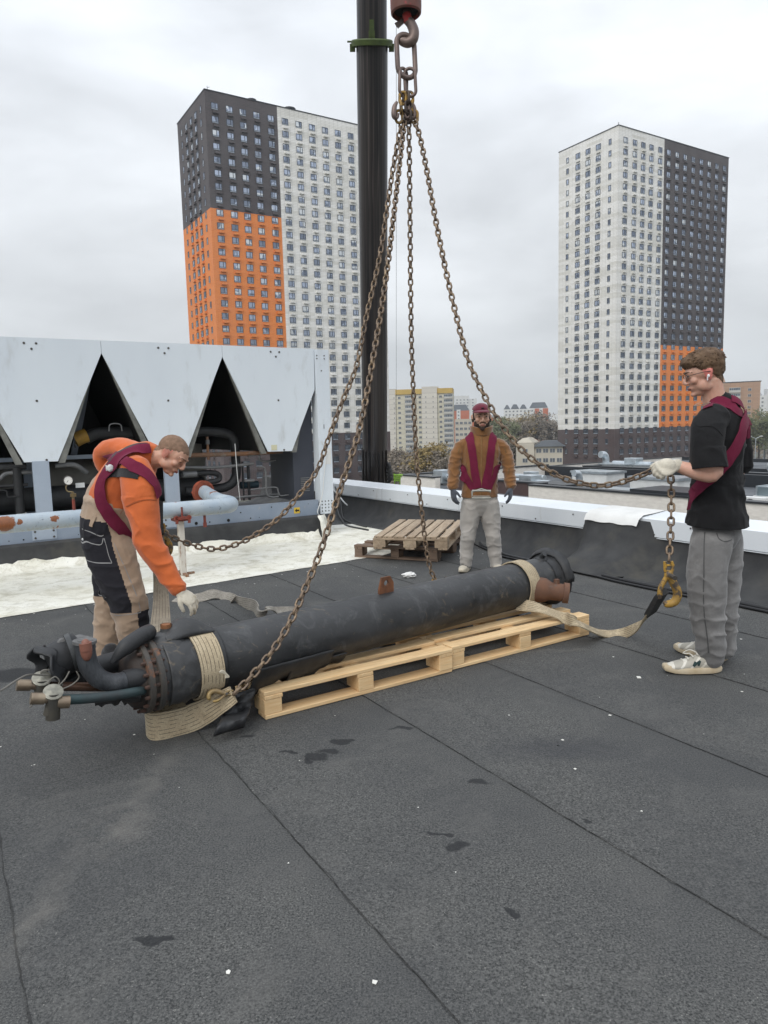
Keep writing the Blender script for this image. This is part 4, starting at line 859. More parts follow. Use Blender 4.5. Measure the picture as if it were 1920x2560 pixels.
# flanges and bolts
fm=M('flange_rust',(.040,.042,.042),(.075,.062,.05),scale=11,rough=.6,bs=.5,bscale=50,bd=.005,col3=(.20,.08,.035),s3=13,t3=(.55,.68))
mb=MB(); mb.lathe(l(.02),axr,[(0,.168),(.004,.173),(.026,.173),(.03,.168)],44); mb.lathe(l(-.028),axr,[(0,.165),(.004,.170),(.024,.170),(.028,.166)],44); mb.lathe(l(-.03),axr,[(0,.150),(.06,.150)],40)
f_=mb.build('flange',fm,HX)
for k in range(18):
    an=2*PI*k/18; mb=MB(); mb.lathe(l(-.05,math.cos(an)*.156,math.sin(an)*.156),axr,[(0,.007),(.012,.010),(.10,.010),(.110,.007)],6); mb.build('bolt',brn,f_)
mb=MB(); mb.lathe(l(-.09),axr,[(0,.10),(.02,.130),(.062,.145)],32); mb.build('end_plate',M('end_plate',(.022,.022,.023),(.06,.035,.022),scale=7,rough=.7),HX)
# top nozzle with copper ring
mb=MB(); mb.lathe(l(.13,.02,LR-.02),ZV,[(0,.11),(.03,.085),(.055,.03),(.075,.026)],22); mb.build('nozzle_boot',RB,HX)
cop_=M('copper_edge',(.36,.17,.08),(.22,.10,.05),scale=20,rough=.45,metal=.5)
mb=MB(); mb.tube([l(.13,.02,LR+.05),l(.13,.02,LR+.068)],.027,18,caps=False); mb.tube([l(.13,.02,LR+.068),l(.13,.02,LR+.045)],.021,18); mb.build('copper_ring',cop_,HX)
# rolled up rubber above the flange
mb=MB(); mb.tube(spl([l(-.14,-.05,.13),l(-.07,-.04,.185),l(.0,-.02,.20),l(.05,.03,.20),l(.06,.1,.17)],6),[.02,.03]+[.036]*16+[.03,.03,.02][:25-18],12) if False else None
mb=MB(); q=spl([l(-.16,-.06,.12),l(-.09,-.05,.175),l(.0,-.02,.205),l(.05,.03,.20)],6); mb.tube(q,[.012+.026*min(1,i/6) for i in range(len(q))],12); mb.build('rubber_roll',blk,HX)
# insulated bends
bend=M('wrinkled_insulation',(.030,.033,.038),(.06,.065,.072),scale=6,rough=.42,bs=.9,bscale=26,bd=.006,stretch=(3,3,1),kind='World')
def Lp(px,py,dy,b_=None):    # point on the ray at grid depth b
    return Gb(px,py,dy)
def pipe_(pts,r,mt,name,n=18,s=8,lbl=None,caps=True):
    mb=MB(); q=spl(pts,s); rr=r if not callable(r) else [r(i/(len(q)-1)) for i in range(len(q))]; mb.tube(q,rr,n,caps); return mb.build(name,mt,HX,label=lbl)
bF=3.26
e1=pipe_([l(-.03,-.07,-.055),Gb(290,1466,3.27),Gb(262,1473,3.25),Gb(238,1474,3.25),Gb(212,1464,3.25),Gb(193,1440,3.25),Gb(186,1415,3.25),Gb(183,1388,3.25)],.042,bend,'insulated_elbow')
mb=MB(); mb.tube([Gb(312,1460,3.275),Gb(268,1471,3.255)],.047,20); mb.build('insulation_sleeve',blk,e1)
# cut end with copper showing
mb=MB(); mb.tube([Gb(186,1404,3.21),Gb(184,1388,3.21)],.026,14); mb.ell(Gb(186,1404,3.21),(.026,.02,.05)); mb.build('copper_stub',M('copper_dull',(.24,.10,.07),(.16,.07,.05),scale=8,rough=.5),e1)
mb=MB(); mb.tube([Gb(168,1387,3.23),Gb(201,1386,3.23)],.009,8); mb.tube([Gb(183,1389,3.25),Gb(183,1383,3.25)],.05,18); mb.build('cut_rim',M('grey_foam',(.16,.16,.16),(.09,.09,.09),scale=30),e1)
pipe_([l(-.03,.06,.03),Gb(290,1420,3.50),Gb(250,1430,3.48),Gb(215,1440,3.46),Gb(180,1455,3.44),Gb(160,1460,3.42),Gb(150,1450,3.40)],.050,blk,'insulated_pipe')
# wrapped valve body at the far left end
V=thing
mb=MB(); mb.tube([Gb(168,1405,3.40),Gb(112,1432,3.37)],[.085,.082],20); mb.build('wrapped_valve',blk,HX)
vb=[o for o in HX.children if o.name.startswith('wrapped_valve')][0]
mb=MB(); c0=Gb(113,1432,3.36); dv=(Gb(108,1434,3.36)-Gb(165,1405,3.40)).normalized()
mb.grid([[c0+dv*(.05*s+.015*math.sin(5*an+s))+((dv.orthogonal().normalized())*math.cos(an)+dv.cross(dv.orthogonal().normalized())*math.sin(an))*(.083+.045*s*s*(1 if math.sin(an)>-.2 else .25)) for an in [2*PI*k/30 for k in range(31)]] for s in [j/6 for j in range(7)]]); solid(mb.build('torn_collar',blk,vb,smooth=60),.01)
mb=MB(); mb.tube([Gb(150,1413,3.35),Gb(161,1409,3.35)],.09,20); mb.build('tape_patch',M('grey_tape',(.045,.048,.05),rough=.35),vb)
mb=MB(); mb.tube(spl([Gb(163,1405,3.42),Gb(166,1393,3.42),Gb(169,1383,3.43)],4),.018,12); mb.build('brass_stem',M('stem_rust',(.16,.11,.07),(.10,.07,.05),scale=20),vb)
for k in range(7):
    mb=MB(); q=Gb(133+k*6,1400-k*1.5+((k*37)%7),3.37+.02*(k%3)); mb.tube(spl([q,q+ZV*.03+UV*.02*math.sin(k*2),q+ZV*.02+UV*.05,q-ZV*.02+UV*.06],5),.016,8); mb.build('fabric_scrap',M('grey_foam',(.1,.1,.1)),vb)
# slim pipes with expansion valves
dkc=M('dark_copper',(.060,.035,.028),(.10,.055,.035),scale=8,rough=.4,metal=.4); teal=M('teal_pipe',(.04,.048,.052),(.035,.075,.078),scale=7,rough=.5,metal=.2)
bz=M('bronze_cap',(.34,.28,.20),(.20,.15,.11),scale=12,rough=.38,metal=.7); dull=M('dull_disk',(.30,.29,.24),(.17,.165,.14),scale=45,rough=.45,metal=.3); vbd=M('valve_body',(.05,.05,.047),(.09,.08,.06),scale=14,rough=.5,metal=.4)
pipe_([Gb(300,1480,3.32),Gb(230,1484,3.30),Gb(150,1483,3.28),Gb(85,1482,3.26)],.020,dkc,'liquid_pipe')
pipe_([Gb(308,1492,3.24),Gb(290,1495,3.20),Gb(250,1502,3.17),Gb(200,1508,3.14),Gb(150,1511,3.12),Gb(110,1511,3.11)],.021,teal,'liquid_pipe')
def cyl(p,q,r,mt,name,par,n=16): mb=MB(); mb.tube([p,q],r,n); return mb.build(name,mt,par)
def valve(cx,cy,b_,xl,xr,name_lbl,lo):
    body=cyl(Gb(cx,cy+3,b_),Gb(cx-1,cy+lo,b_),.028,vbd,'expansion_valve',HX)
    cyl(Gb(xl,cy+ (14 if lo>30 else 14),b_),Gb(cx-2,cy+16,b_),.017,bz,'brass_end',body)
    cyl(Gb(xl,cy+14,b_),Gb(xl+30,cy+14,b_),.024,bz,'brass_end',body)
    if xr: cyl(Gb(cx+8,cy+22,b_),Gb(xr,cy+21,b_),.026,bz,'brass_end',body)
    mb=MB(); c=Gb(cx,cy,b_); n_=(ZV*.75-VV*.55+UV*.05).normalized(); mb.lathe(c,n_,[(-.014,.026),(-.009,.037),(.003,.039),(.006,.034),(.008,.016),(.012,.010)],26); mb.build('power_head',dull,body)
    return body
v1=valve(90,1466,3.24,36,None,'',34)
v2=valve(115,1495,3.10,66,150,'',58)
cyl(Gb(105,1551-6,3.10),Gb(110,1525,3.10),.022,vbd,'valve_foot',v2)
mb=MB(); wv=[Gb(x,y,b_) for x,y,b_ in ((-12,1497,3.0),(8,1488,3.05),(35,1470,3.1),(60,1458,3.15),(85,1458,3.2),(120,1461,3.25),(140,1475,3.3))]; mb.tube(spl(wv,6),.004,6)
mb.tube(spl([Gb(x,y,3.2) for x,y in ((115,1493),(125,1480),(128,1470),(118,1462),(105,1475),(120,1490),(150,1482),(170,1465),(165,1450))],6),.003,6)
mb.tube(spl([Gb(x,y,3.15) for x,y in ((64,1528),(85,1510),(110,1495),(138,1470),(150,1450))],6),.003,6)
mb.tube(spl([Gb(x,y,3.25) for x,y in ((90,1464),(90,1450),(108,1448),(125,1462),(135,1480))],6),.004,6); mb.build('capillary_wires',M('wire_grey',(.17,.16,.14),rough=.5),HX)
mb=MB(); mb.grid([[Gb(205+100*i/14,1512+(12+10*mn.noise(Vector((i*.7,5,1))))*j/3-.09*(100*i/14),3.2+.02*j) for j in range(4)] for i in range(15)]); solid(mb.build('torn_rubber_strip',blk,HX),.006)
# right end: torn black end ring, rusty nozzle
mb=MB()
rows=[]
for i,(x,r0) in enumerate(((2.88,LR+.004),(2.94,LR+.012),(2.96,LR+.036),(3.0,LR+.042),(3.015,LR+.036),(3.017,.02))):
    rows.append([l(x+(.012*mn.noise(Vector((k*.6,i,1))) if 1<i<5 else 0),math.cos(2*PI*k/44)*(r0+(.012*mn.noise(Vector((k*.5,i*.5,7))) if i>0 and i<5 else 0)),math.sin(2*PI*k/44)*(r0+(.012*mn.noise(Vector((k*.5,i*.5,7))) if 0<i<5 else 0))) for k in range(44)])
mb.grid(rows,closed_u=True); mb.build('end_ring',blk,HX,smooth=50)
mb=MB(); mb.grid([[l(2.94+.03*j+.02*mn.noise(Vector((k*.5,j,3))),math.cos(a_)*(LR+.03+.015*j),math.sin(a_)*(LR+.03+.015*j)) for k in range(24) for a_ in [PI*(1.0-.05*k)]] for j in range(3)]); solid(mb.build('loose_rubber',blk,HX),.008)
nd=(g(3.57,3.31,.30)-g(3.50,3.5,.32)).normalized(); nd=(UV*.72-VV*.66-ZV*.12).normalized(); nb_=l(2.87,-.05,-.05)
nb_=Gb(1177,1275,3.50); ne=nb_+nd*.20; nz_=M('nozzle_rust',(.10,.055,.038),(.17,.08,.045),scale=10,rough=.75,bs=.4,bscale=50,bd=.003,col3=(.10,.12,.115),s3=8)
mb=MB(); mb.lathe(nb_,nd,[(-.10,.090),(.0,.084),(.04,.062),(.12,.060),(.125,.071),(.160,.071)],28,caps=False); mb.lathe(nb_,nd,[(.160,.071),(.161,.058),(.04,.054)],28,caps=False); mb.lathe(nb_,nd,[(.04,.0545),(.041,.001)],28); nz0=mb.build('nozzle',nz_,HX)
mb=MB(); mb.tube([nb_+nd*.08+ZV*.050,nb_+nd*.08+ZV*.088],.021,14,caps=False); mb.tube([nb_+nd*.08+ZV*.088,nb_+nd*.08+ZV*.055],.016,14); mb.build('side_stub',nz_,nz0)
mb=MB(); q=l(2.88,-.02,LR-.01); mb.tube(spl([q,q+ZV*.03-ly*.01,q+ZV*.05-ly*.03],4),.02,10); mb.ell(q,(.05,.04,.022)); mb.build('top_stub',blk,HX)
# lifting lug
mb=MB(); xs=1.46
prof=[(-.055,-.01),(.055,-.01),(.055,.055),(.032,.095),(-.032,.095),(-.055,.02)]
yo=-.015
o_=[l(xs+x,yo,LR+z) for x,z in prof]; hole_=[(math.cos(2*PI*k/16)*.017,math.sin(2*PI*k/16)*.017+.058) for k in range(16)]
bm=bmesh.new(); vo=[bm.verts.new(p-L0) for p in o_]; vh=[bm.verts.new(l(xs+x,yo,LR+z)-L0) for x,z in hole_]
eo=[bm.edges.new((vo[i],vo[(i+1)%6])) for i in range(6)]+[bm.edges.new((vh[i],vh[(i+1)%16])) for i in range(16)]
bmesh.ops.triangle_fill(bm,edges=eo,use_beauty=True); me=bpy.data.meshes.new('lifting_lug'); bm.to_mesh(me); bm.free(); me.materials.append(rust)
o=bpy.data.objects.new('lifting_lug',me); COL.objects.link(o); o.parent=HX; solid(o,.014)
# ================================================================ SLINGS
def web_mat(n,c1,c2):
    m,t,b=nmat(n); v=coord(t,'World'); 
    c=mixc(t,rng(t,noi(t,v,9,5,.6),.3,.7),c1,c2); c=mixc(t,rng(t,noi(t,v,160,2,.5),.45,.6,0,.35),c,tuple(q*.5 for q in c2)); c=mixc(t,rng(t,noi(t,v,18,5,.7),.6,.75,0,.5),c,(.13,.11,.08))
    t.links.new(c,b.inputs['Base Color']); b.inputs['Roughness'].default_value=.9; bump(t,b,noi(t,v,180,2,.5),.6,.003); return m
WB=web_mat('sling_webbing',(.50,.42,.29),(.40,.32,.21)); WBD=web_mat('sling_webbing_dirty',(.27,.23,.17),(.19,.16,.12)); stitch=M('stitch_dark',(.10,.085,.06),rough=.9); slv=M('sling_sleeve',(.055,.055,.055),(.03,.03,.03),scale=20,rough=.85,bs=.5,bscale=150)
def sling_ribbon(mbw,pts,wd,w_,th_=.008,st=None,nst=6,nw=5):
    mbw.ribbon(pts,wd,w_,th_,nw=nw)
    if st is not None:
        n_=len(pts); ws=w_ if isinstance(w_,list) else [w_]*n_; W=wd if isinstance(wd,list) else [wd]*n_
        for k in range(nst):
            u=(k+.5)/nst*2-1
            for sgn in (1,-1):
                L_=[]
                for i,p in enumerate(pts):
                    d=(Vector(pts[min(i+1,n_-1)])-Vector(pts[max(i-1,0)])).normalized(); wv=(Vector(W[i])-d*Vector(W[i]).dot(d)).normalized(); nn=d.cross(wv); L_.append((Vector(p)+wv*u*ws[i]/2+nn*sgn*(th_/2+.0002),wv))
                st.grid([[p-wv*.0012,p+wv*.0012] for p,wv in L_])
def wrap(x0,th0,th1,r,n=40,dx=0.): return [l(x0+dx*(k/n),math.cos(th0+(th1-th0)*k/n)*r,math.sin(th0+(th1-th0)*k/n)*r) for k in range(n+1)]
# left sling
SL=thing('lifting_sling','cream webbing sling round the left end of the black cylinder, its loop lying in front','sling',l(.5,0,-.3))
SL['group']='webbing slings round the cylinder'
mb=MB(); st=MB(); xs=.255
wpts=wrap(xs,-PI*.25,PI*1.45,LR+.013,56,dx=.03)
sling_ribbon(mb,wpts,lx,.118,.008,st); 
o=mb.build('band',WB,SL,smooth=60); st.build('stitching',stitch,o,smooth=0)
mb=MB(); st=MB()
p_=[Gb(504,1500,3.21),Gb(482,1514,3.25),Gb(455,1530,3.31),Gb(428,1544,3.34),Gz(400,1556,.068),Gz(350,1568,.068),Gz(324,1568,.068),Gz(316,1552,.068),Gz(330,1538,.067),Gz(365,1525,.062),Gz(400,1508,.06),Gz(440,1490,.06)]
pts=spl(p_,8); nn=len(pts); wds=[(ZV+UV*(.25*max(0,1-i/30))) for i in range(nn)]; wsz=[.085+.05*min(1,i/26) if i<60 else .135-.03*min(1,(i-60)/20) for i in range(nn)]
sling_ribbon(mb,pts,wds,wsz,.012,st,7); o=mb.build('front_loop',WB,SL,smooth=60); st.build('stitching',stitch,o,smooth=0)
mb=MB(); mb.ribbon(spl([Gz(405,1527,.10),Gz(450,1512,.08),Gz(490,1492,.07),Gz(505,1485,.1)],6),ZV+VV*.6,.07,.014); mb.build('sleeve',slv,SL,smooth=60)
mb=MB(); 
for k in range(5):
    q=Gb(474,1452,3.16); mb.tube(spl([q,q+UV*.015+ZV*(.006-k*.003),q+UV*(.03+.003*k)-ZV*(.01+.004*k),q+UV*(.028+.004*k)-ZV*.035],5),.003,6)
mb.build('frayed_end',M('cotton',(.55,.50,.40),rough=.9),SL)
hk=Gb(498,1497,3.20)
# rear riser of the left sling, up to the hook behind the bending man
mb=MB(); st=MB(); top_=J(343,1118,4.72); pts=spl([l(.18,LR+.03,-.02),l(.17,LR+.05,.12),J(348,1290,4.50),J(343,1200,4.62),J(342,1150,4.70)],8)
sling_ribbon(mb,pts,[UV*.9+VV*.2]*len(pts),[.12-.045*(i/(len(pts)-1)) for i in range(len(pts))],.008,st); o=mb.build('rear_riser',WBD,SL,smooth=60); st.build('stitching',stitch,o,smooth=0)
mb=MB(); pts=spl([J(342,1155,4.70),J(341,1115,4.71),J(341,1082,4.72)],6); mb.ribbon(pts,UV,[.07,.07]+[.062]*(len(pts)-2),.03); mb.build('sleeve',slv,SL,smooth=60)
# black rubber mat beside the pallets
mb=MB(); rows=[]
for i in range(19):
    s=i/18; x0=502-42*s; x1=556-30*s; y0=1500+90*s; y1=1484+86*s; zz=.13*(1-s)**1.5+.045*math.sin(PI*min(1,max(0,(s-.55)/.45)))+.012
    rows.append([Gz(x0+(x1-x0)*j/8+3*mn.noise(Vector((i*.3,j*.4,2))),y0+(y1-y0)*j/8,zz+.02*mn.noise(Vector((i*.25,j*.35,4)))+.02) for j in range(9)])
mb.grid(rows); o=mb.build('rubber_sheet',blk,loc=Gz(500,1560),label='crumpled black rubber sheet on the roof between the sling loop and the near pallet',cat='rubber sheet',smooth=60); solid(o,.008)
# right sling
SR=thing('lifting_sling','cream webbing sling round the right end of the cylinder, its tail on a yellow hook','sling',l(2.7,0,-.3)); SR['group']='webbing slings round the cylinder'
mb=MB(); st=MB(); pts=wrap(2.66,-PI*.15,PI*1.40,LR+.012,56,dx=-.02); sling_ribbon(mb,pts,lx,.10,.008,st); o=mb.build('band',WB,SR,smooth=60); st.build('stitching',stitch,o,smooth=0)
hkR=J(1446,1300,3.95)
mb=MB(); st=MB(); p_=[Gb(1118,1306,3.55),Gb(1160,1313,3.42),Gb(1215,1332,3.3),Gb(1250,1347,3.18),Gz(1300,1368,.03),Gz(1345,1368,.02),J(1380,1352,4.55),J(1402,1328,4.35),J(1418,1303,4.12)]
pts=spl(p_,8); wds=[]
for i in range(len(pts)):
    s=i/(len(pts)-1); wds.append((VV*.8+ZV*.45+UV*.1)*(1-min(1,max(0,(s-.6)/.25)))+(UV*.8+VV*.25-ZV*.1)*min(1,max(0,(s-.6)/.25)))
sling_ribbon(mb,pts,wds,[.085-.02*(i/(len(pts)-1)) for i in range(len(pts))],.008,st); o=mb.build('tail',WB,SR,smooth=60); st.build('stitching',stitch,o,smooth=0)
mb=MB(); pts=spl([J(1404,1325,4.33),J(1417,1303,4.13),J(1427,1287,4.0),J(1436,1279,3.95)],6); mb.ribbon(pts,UV*.8+VV*.25-ZV*.1,[.068]*(len(pts)-6)+[.06,.055,.05,.045,.045,.04],.03); mb.build('sleeve',slv,SR,smooth=60)
# loose sling on the roof behind the cylinder
SG=thing('loose_strap','grey dirty webbing strap lying twisted on the roof behind the cylinder','strap',Gz(500,1300))
mb=MB(); st=MB(); p_=[Gz(375,1296,.010),Gz(430,1291,.03),Gz(462,1283,.05),Gz(490,1290,.02),Gz(520,1301,.03),Gz(548,1308,.07),Gz(560,1322,.06),Gz(580,1316,.09),Gz(600,1320,.04),Gz(640,1322,.02)]
pts=spl(p_,8); sling_ribbon(mb,pts,[VV+ZV*(.9*math.sin(i*.11)) for i in range(len(pts))],.095,.007,st); o=mb.build('webbing',web_mat('sling_grey',(.33,.31,.27),(.24,.22,.19)),SG,smooth=60); st.build('stitching',stitch,o,smooth=0)
# ================================================================ HOOKS, CHAINS, CRANE
chm=M('chain_steel',(.20,.145,.10),(.12,.09,.07),scale=14,rough=.55,metal=.45,bs=.3,bscale=80,bd=.002,col3=(.30,.22,.14),s3=30,t3=(.5,.65),kind='World')
chd=M('chain_dark',(.075,.055,.045),(.045,.037,.033),scale=14,rough=.55,metal=.4,bs=.3,bscale=80,bd=.002,kind='World')
gold=M('hook_yellow',(.42,.24,.03),(.22,.14,.05),scale=16,rough=.55,bs=.3,bscale=60,bd=.002,col3=(.07,.055,.045),s3=24,t3=(.5,.6),kind='World')
mast=M('master_steel',(.13,.10,.095),(.20,.15,.13),scale=12,rough=.5,metal=.5,bs=.3,bscale=50,kind='World')
def link(mb,c,d,s,pitch,wd,half_w=.0125,n=16,m=6,half=None):
    """oval link centred at c, long axis d, flat side axis s"""
    R_=half_w; Ls=(half if half is not None else pitch/2)+wd/2-R_; pts=[]
    for k in range(n):
        a=2*PI*k/n; q=d*(math.cos(a)*R_)+s*(math.sin(a)*R_); q+=d*(Ls if math.cos(a)>=0 else -Ls); pts.append(c+q)
    nrm=d.cross(s); vs=[]
    for i in range(n):
        t=(pts[(i+1)%n]-pts[i-1]).normalized(); o=t.cross(nrm).normalized()
        for k in range(m): a=2*PI*k/m; vs.append(pts[i]+(o*math.cos(a)+nrm*math.sin(a))*wd)
    fs=[(i*m+k,i*m+(k+1)%m,((i+1)%n)*m+(k+1)%m,((i+1)%n)*m+k) for i in range(n) for k in range(m)]; mb.add(vs,fs)
PITCH=.0405
def chain(px,ys,label,mt=chm,n_=0):
    """px: list of (x,y,Y) control points"""
    Pt=[J(*q) for q in px]; sp=spl(Pt,14)
    # arc-length resample
    ds=[0]
    for i in range(1,len(sp)): ds.append(ds[-1]+(sp[i]-sp[i-1]).length)
    n=int(ds[-1]/PITCH); q=[]; j=0
    for k in range(n+1):
        s=ds[-1]*k/n
        while j<len(ds)-2 and ds[j+1]<s: j+=1
        q.append(sp[j].lerp(sp[j+1],(s-ds[j])/max(1e-9,ds[j+1]-ds[j])))
    T=thing('lifting_chain',label,'chain',Pt[0],'chains of the lifting sling')
    mb=MB(); tw=.35
    for k in range(n):
        d=(q[k+1]-q[k]).normalized(); s0=d.cross(Vector((.1,1,.05))).normalized(); s1=d.cross(s0); an=(PI/2 if k%2 else 0)+tw+.25*mn.noise(Vector((k*.35,n,1))); 
        link(mb,(q[k]+q[k+1])/2,d,s0*math.cos(an)+s1*math.sin(an),PITCH,.0068,.0152)
    o=mb.build('chain_links',mt,T,smooth=60); return T,q
YT=5.25
def yl(pts,Y1,Y0=YT,p=1.):
    d=[0]
    for i in range(1,len(pts)): d.append(d[-1]+math.hypot(pts[i][0]-pts[i-1][0],pts[i][1]-pts[i-1][1]))
    return [(x,y,1/(1/Y0+(1/Y1-1/Y0)*(d[i]/d[-1])**p)) for i,(x,y) in enumerate(pts)]
cA,qA=chain(yl([(868,262),(848,370),(822,545),(790,691),(770,791),(740,866),(710,946),(685,1016),(640,1076),(600,1121),(550,1156),(510,1176),(465,1186),(425,1180),(380,1164),(350,1146)],4.72),0,'slack chain sagging to the hook behind the bending man in orange')
cB,qB=chain(yl([(874,262),(858,400),(839,560),(820,691),(780,911),(740,1041),(696,1180),(667,1253),(632,1333),(592,1402),(540,1465),(505,1500)],Gb(505,1500,3.19).y),0,'taut chain running down in front of the cylinder to the near sling loop')
cC,qC=chain(yl([(883,262),(885,400),(888,700),(893,850),(898,960),(905,1050),(913,1120),(920,1180),(930,1230),(941,1254)],5.45),0,'chain hanging almost straight down to the roof behind the cylinder')
gl=J(1440,1012,3.83)
cD,qD=chain(yl([(896,262),(908,300),(925,385),(940,470),(962,580),(985,680),(1012,780),(1048,858),(1088,925),(1130,975),(1175,1010),(1225,1036),(1290,1049),(1340,1042),(1385,1027),(1424,1010),(1442,1012),(1449,1034),(1450,1100),(1448,1160),(1445,1212)],3.85),0,'slack chain held up by the man in black, its yellow hook hanging beside him')
def hook(T,top,right,s=1.,up=ZV,mt=gold,part='hook'):
    """self locking hook; top = clevis top point"""
    r=right.normalized(); f=r.cross(up).normalized(); P=lambda x,z,y=0: top+r*x*s+up*z*s+f*y*s
    mb=MB(); 
    for sg in (-1,1): mb.tube(spl([P(-.004+sg*.017,.018),P(sg*.020,-.01),P(sg*.017,-.035),P(sg*.006,-.06)],4),.0095*s,10)
    mb.tube([P(-.028,-.004),P(.028,-.004)],.007*s,8)
    q=spl([P(0,-.045),P(.012,-.075),P(.030,-.11),P(.047,-.145),P(.050,-.18),P(.033,-.212),P(.0,-.222),P(-.025,-.21)],6); mb.tube(q,[(.020+.004*math.sin(PI*i/(len(q)-1)))*s*(1 if i<len(q)-4 else .8-.15*(i-len(q)+4)) for i in range(len(q))],12)
    mb.ell(P(.0,-.06),(.024*s,.024*s,.03*s))
    h=mb.build(part,mt,T,smooth=60)
    mb=MB(); q=spl([P(-.002,-.055),P(-.022,-.09),P(-.038,-.12),P(-.046,-.155),P(-.043,-.19)],5); mb.tube(q,[.014*s]*(len(q)-3)+[.012*s,.010*s,.008*s],10); mb.build('latch',mt,h,smooth=60)
    mb=MB(); mb.lathe(P(0,-.055,-.032 if f.y>0 else .032),f*(1 if f.y<0 else -1) if False else f,[(0,.013*s),(.064*s,.013*s)],12); mb.build('pin',scr,h)
    return h
hook(cD,qD[-1]-ZV*.02,UV*.8-VV*.55,1.0)
hook(cA,qA[-1]+ZV*.03,UV*.9,.9)
hook(cC,qC[-1],UV*.9,.9,up=(-UV*.7+VV*.3+ZV*.35).normalized())
hook(cB,qB[-1]+VV*.03,VV*.3+ZV*.9,.5,up=(qB[-1]-Gb(440,1515,3.2)).normalized(),mt=M('hook_worn',(.20,.15,.09),(.32,.22,.08),scale=18,rough=.5,metal=.3,kind='World'))
# top assembly: master link, sub links, shortening hooks
ML=thing('master_link','big oval steel link with two smaller links hung on the crane hook','lifting link',J(877,170,YT))
FX=Vector((1,.35,0)).normalized()
mb=MB(); c_=(J(877,78,YT)+J(877,165,YT))/2; dz=(J(875,78,YT)-J(880,165,YT)); link(mb,c_,dz.normalized(),FX,0,.0175,.066,28,12,half=dz.length/2-.0); mb.build('oval_link',mast,ML,smooth=60)
for x,tw in ((871,.5),(886,-.45)):
    mb=MB(); c_=J(x,178,YT); link(mb,c_,(ZV+FX*(.04 if x<877 else -.04)).normalized(),Vector((math.cos(tw+.3),math.sin(tw+.3),0)),0,.0115,.037,22,10,half=.085); mb.build('coupling_link',mast,ML,smooth=60)
for i,(T,x) in enumerate(((cA,862),(cB,872),(cC,884),(cD,895))):
    mb=MB(); 
    for k in range(3): link(mb,J(x+(877-x)*.55*(1-k/2),212+k*20,YT-.02+.03*(i%2)),ZV,Vector((math.cos(k*1.6+i),math.sin(k*1.6+i),0)),0,.010,.023,16,8,half=.036)
    mb.build('shackle_links',gold if i in (0,3) else chd,T,smooth=60)
    if i!=1:
        px=(855,0,880,891)[i]; c_=J(px,238,YT-.05+.02*i)
        mb=MB(); s=(-1,1,1,1)[i]; q=spl([c_+ZV*.055-FX*s*.01,c_+ZV*.02+FX*s*.010,c_-ZV*.03+FX*s*.016,c_-ZV*.05+FX*s*.006,c_-ZV*.045-FX*s*.012,c_-ZV*.02-FX*s*.018],6); q=[c_+(p-c_).lerp(Vector(((p-c_).x*.8,(p-c_).y,(p-c_).z)),.5) for p in q]; mb.tube(q,[.010+.009*math.sin(PI*min(1,k/(len(q)*.75))) for k in range(len(q))],10); mb.build('shortening_hook',mast,T,smooth=60)
# crane hook block
CB=thing('crane_hook_block','round red and rusty hook block hanging from the crane at the top edge','crane hook',J(877,0,YT))
redr=M('block_red',(.10,.045,.035),(.16,.06,.045),scale=6,rough=.6,bs=.3,bscale=30,col3=(.42,.035,.045),s3=5,t3=(.52,.6),kind='World')
tb=J(877,22,YT); mb=MB(); mb.lathe(tb,ZV,[(0,.0),(.0,.085),(-.03,.094),(-.02,.104),(.02,.107),(.45,.107),(.5,.09)],40,caps=False); mb.build('block',redr,CB,smooth=40)
mb=MB(); mb.lathe(tb+ZV*.0,ZV,[(-.004,.083),(-.003,.001)],30); mb.build('recess',hole,CB)
mb=MB(); q=spl([tb+ZV*.04,J(881,42,YT),J(888,52,YT),J(894,68,YT),J(892,84,YT),J(881,92,YT),J(868,88,YT),J(865,79,YT)],6); mb.tube(q,[.024+.012*math.sin(PI*i/(len(q)-1)) if i<len(q)-5 else .024-.003*(i-len(q)+5) for i in range(len(q))],14); hh=mb.build('hook',mast,CB,smooth=60)
mb=MB(); mb.tube([J(878,30,YT),J(882,48,YT)],.030,14); mb.build('shank',M('shank_red',(.40,.03,.03),(.22,.04,.035),scale=15,kind='World'),hh)
mb=MB(); mb.hexa([J(852,50,YT),J(872,38,YT),J(874,42,YT+.05),J(854,54,YT+.05),J(858,60,YT),J(876,46,YT),J(876,48,YT+.05),J(860,62,YT+.05)]); mb.build('latch',M('latch_dark',(.06,.045,.04)),hh,smooth=0)
# tag line
mb=MB(); mb.tube([J(856,52,YT),J(856,1026,9.5)],.0016,5); mb.build('tag_wire',M('wire_dark',(.05,.05,.05)),loc=J(856,900,9),label='thin dark wire hanging straight down beside the crane boom',cat='wire')
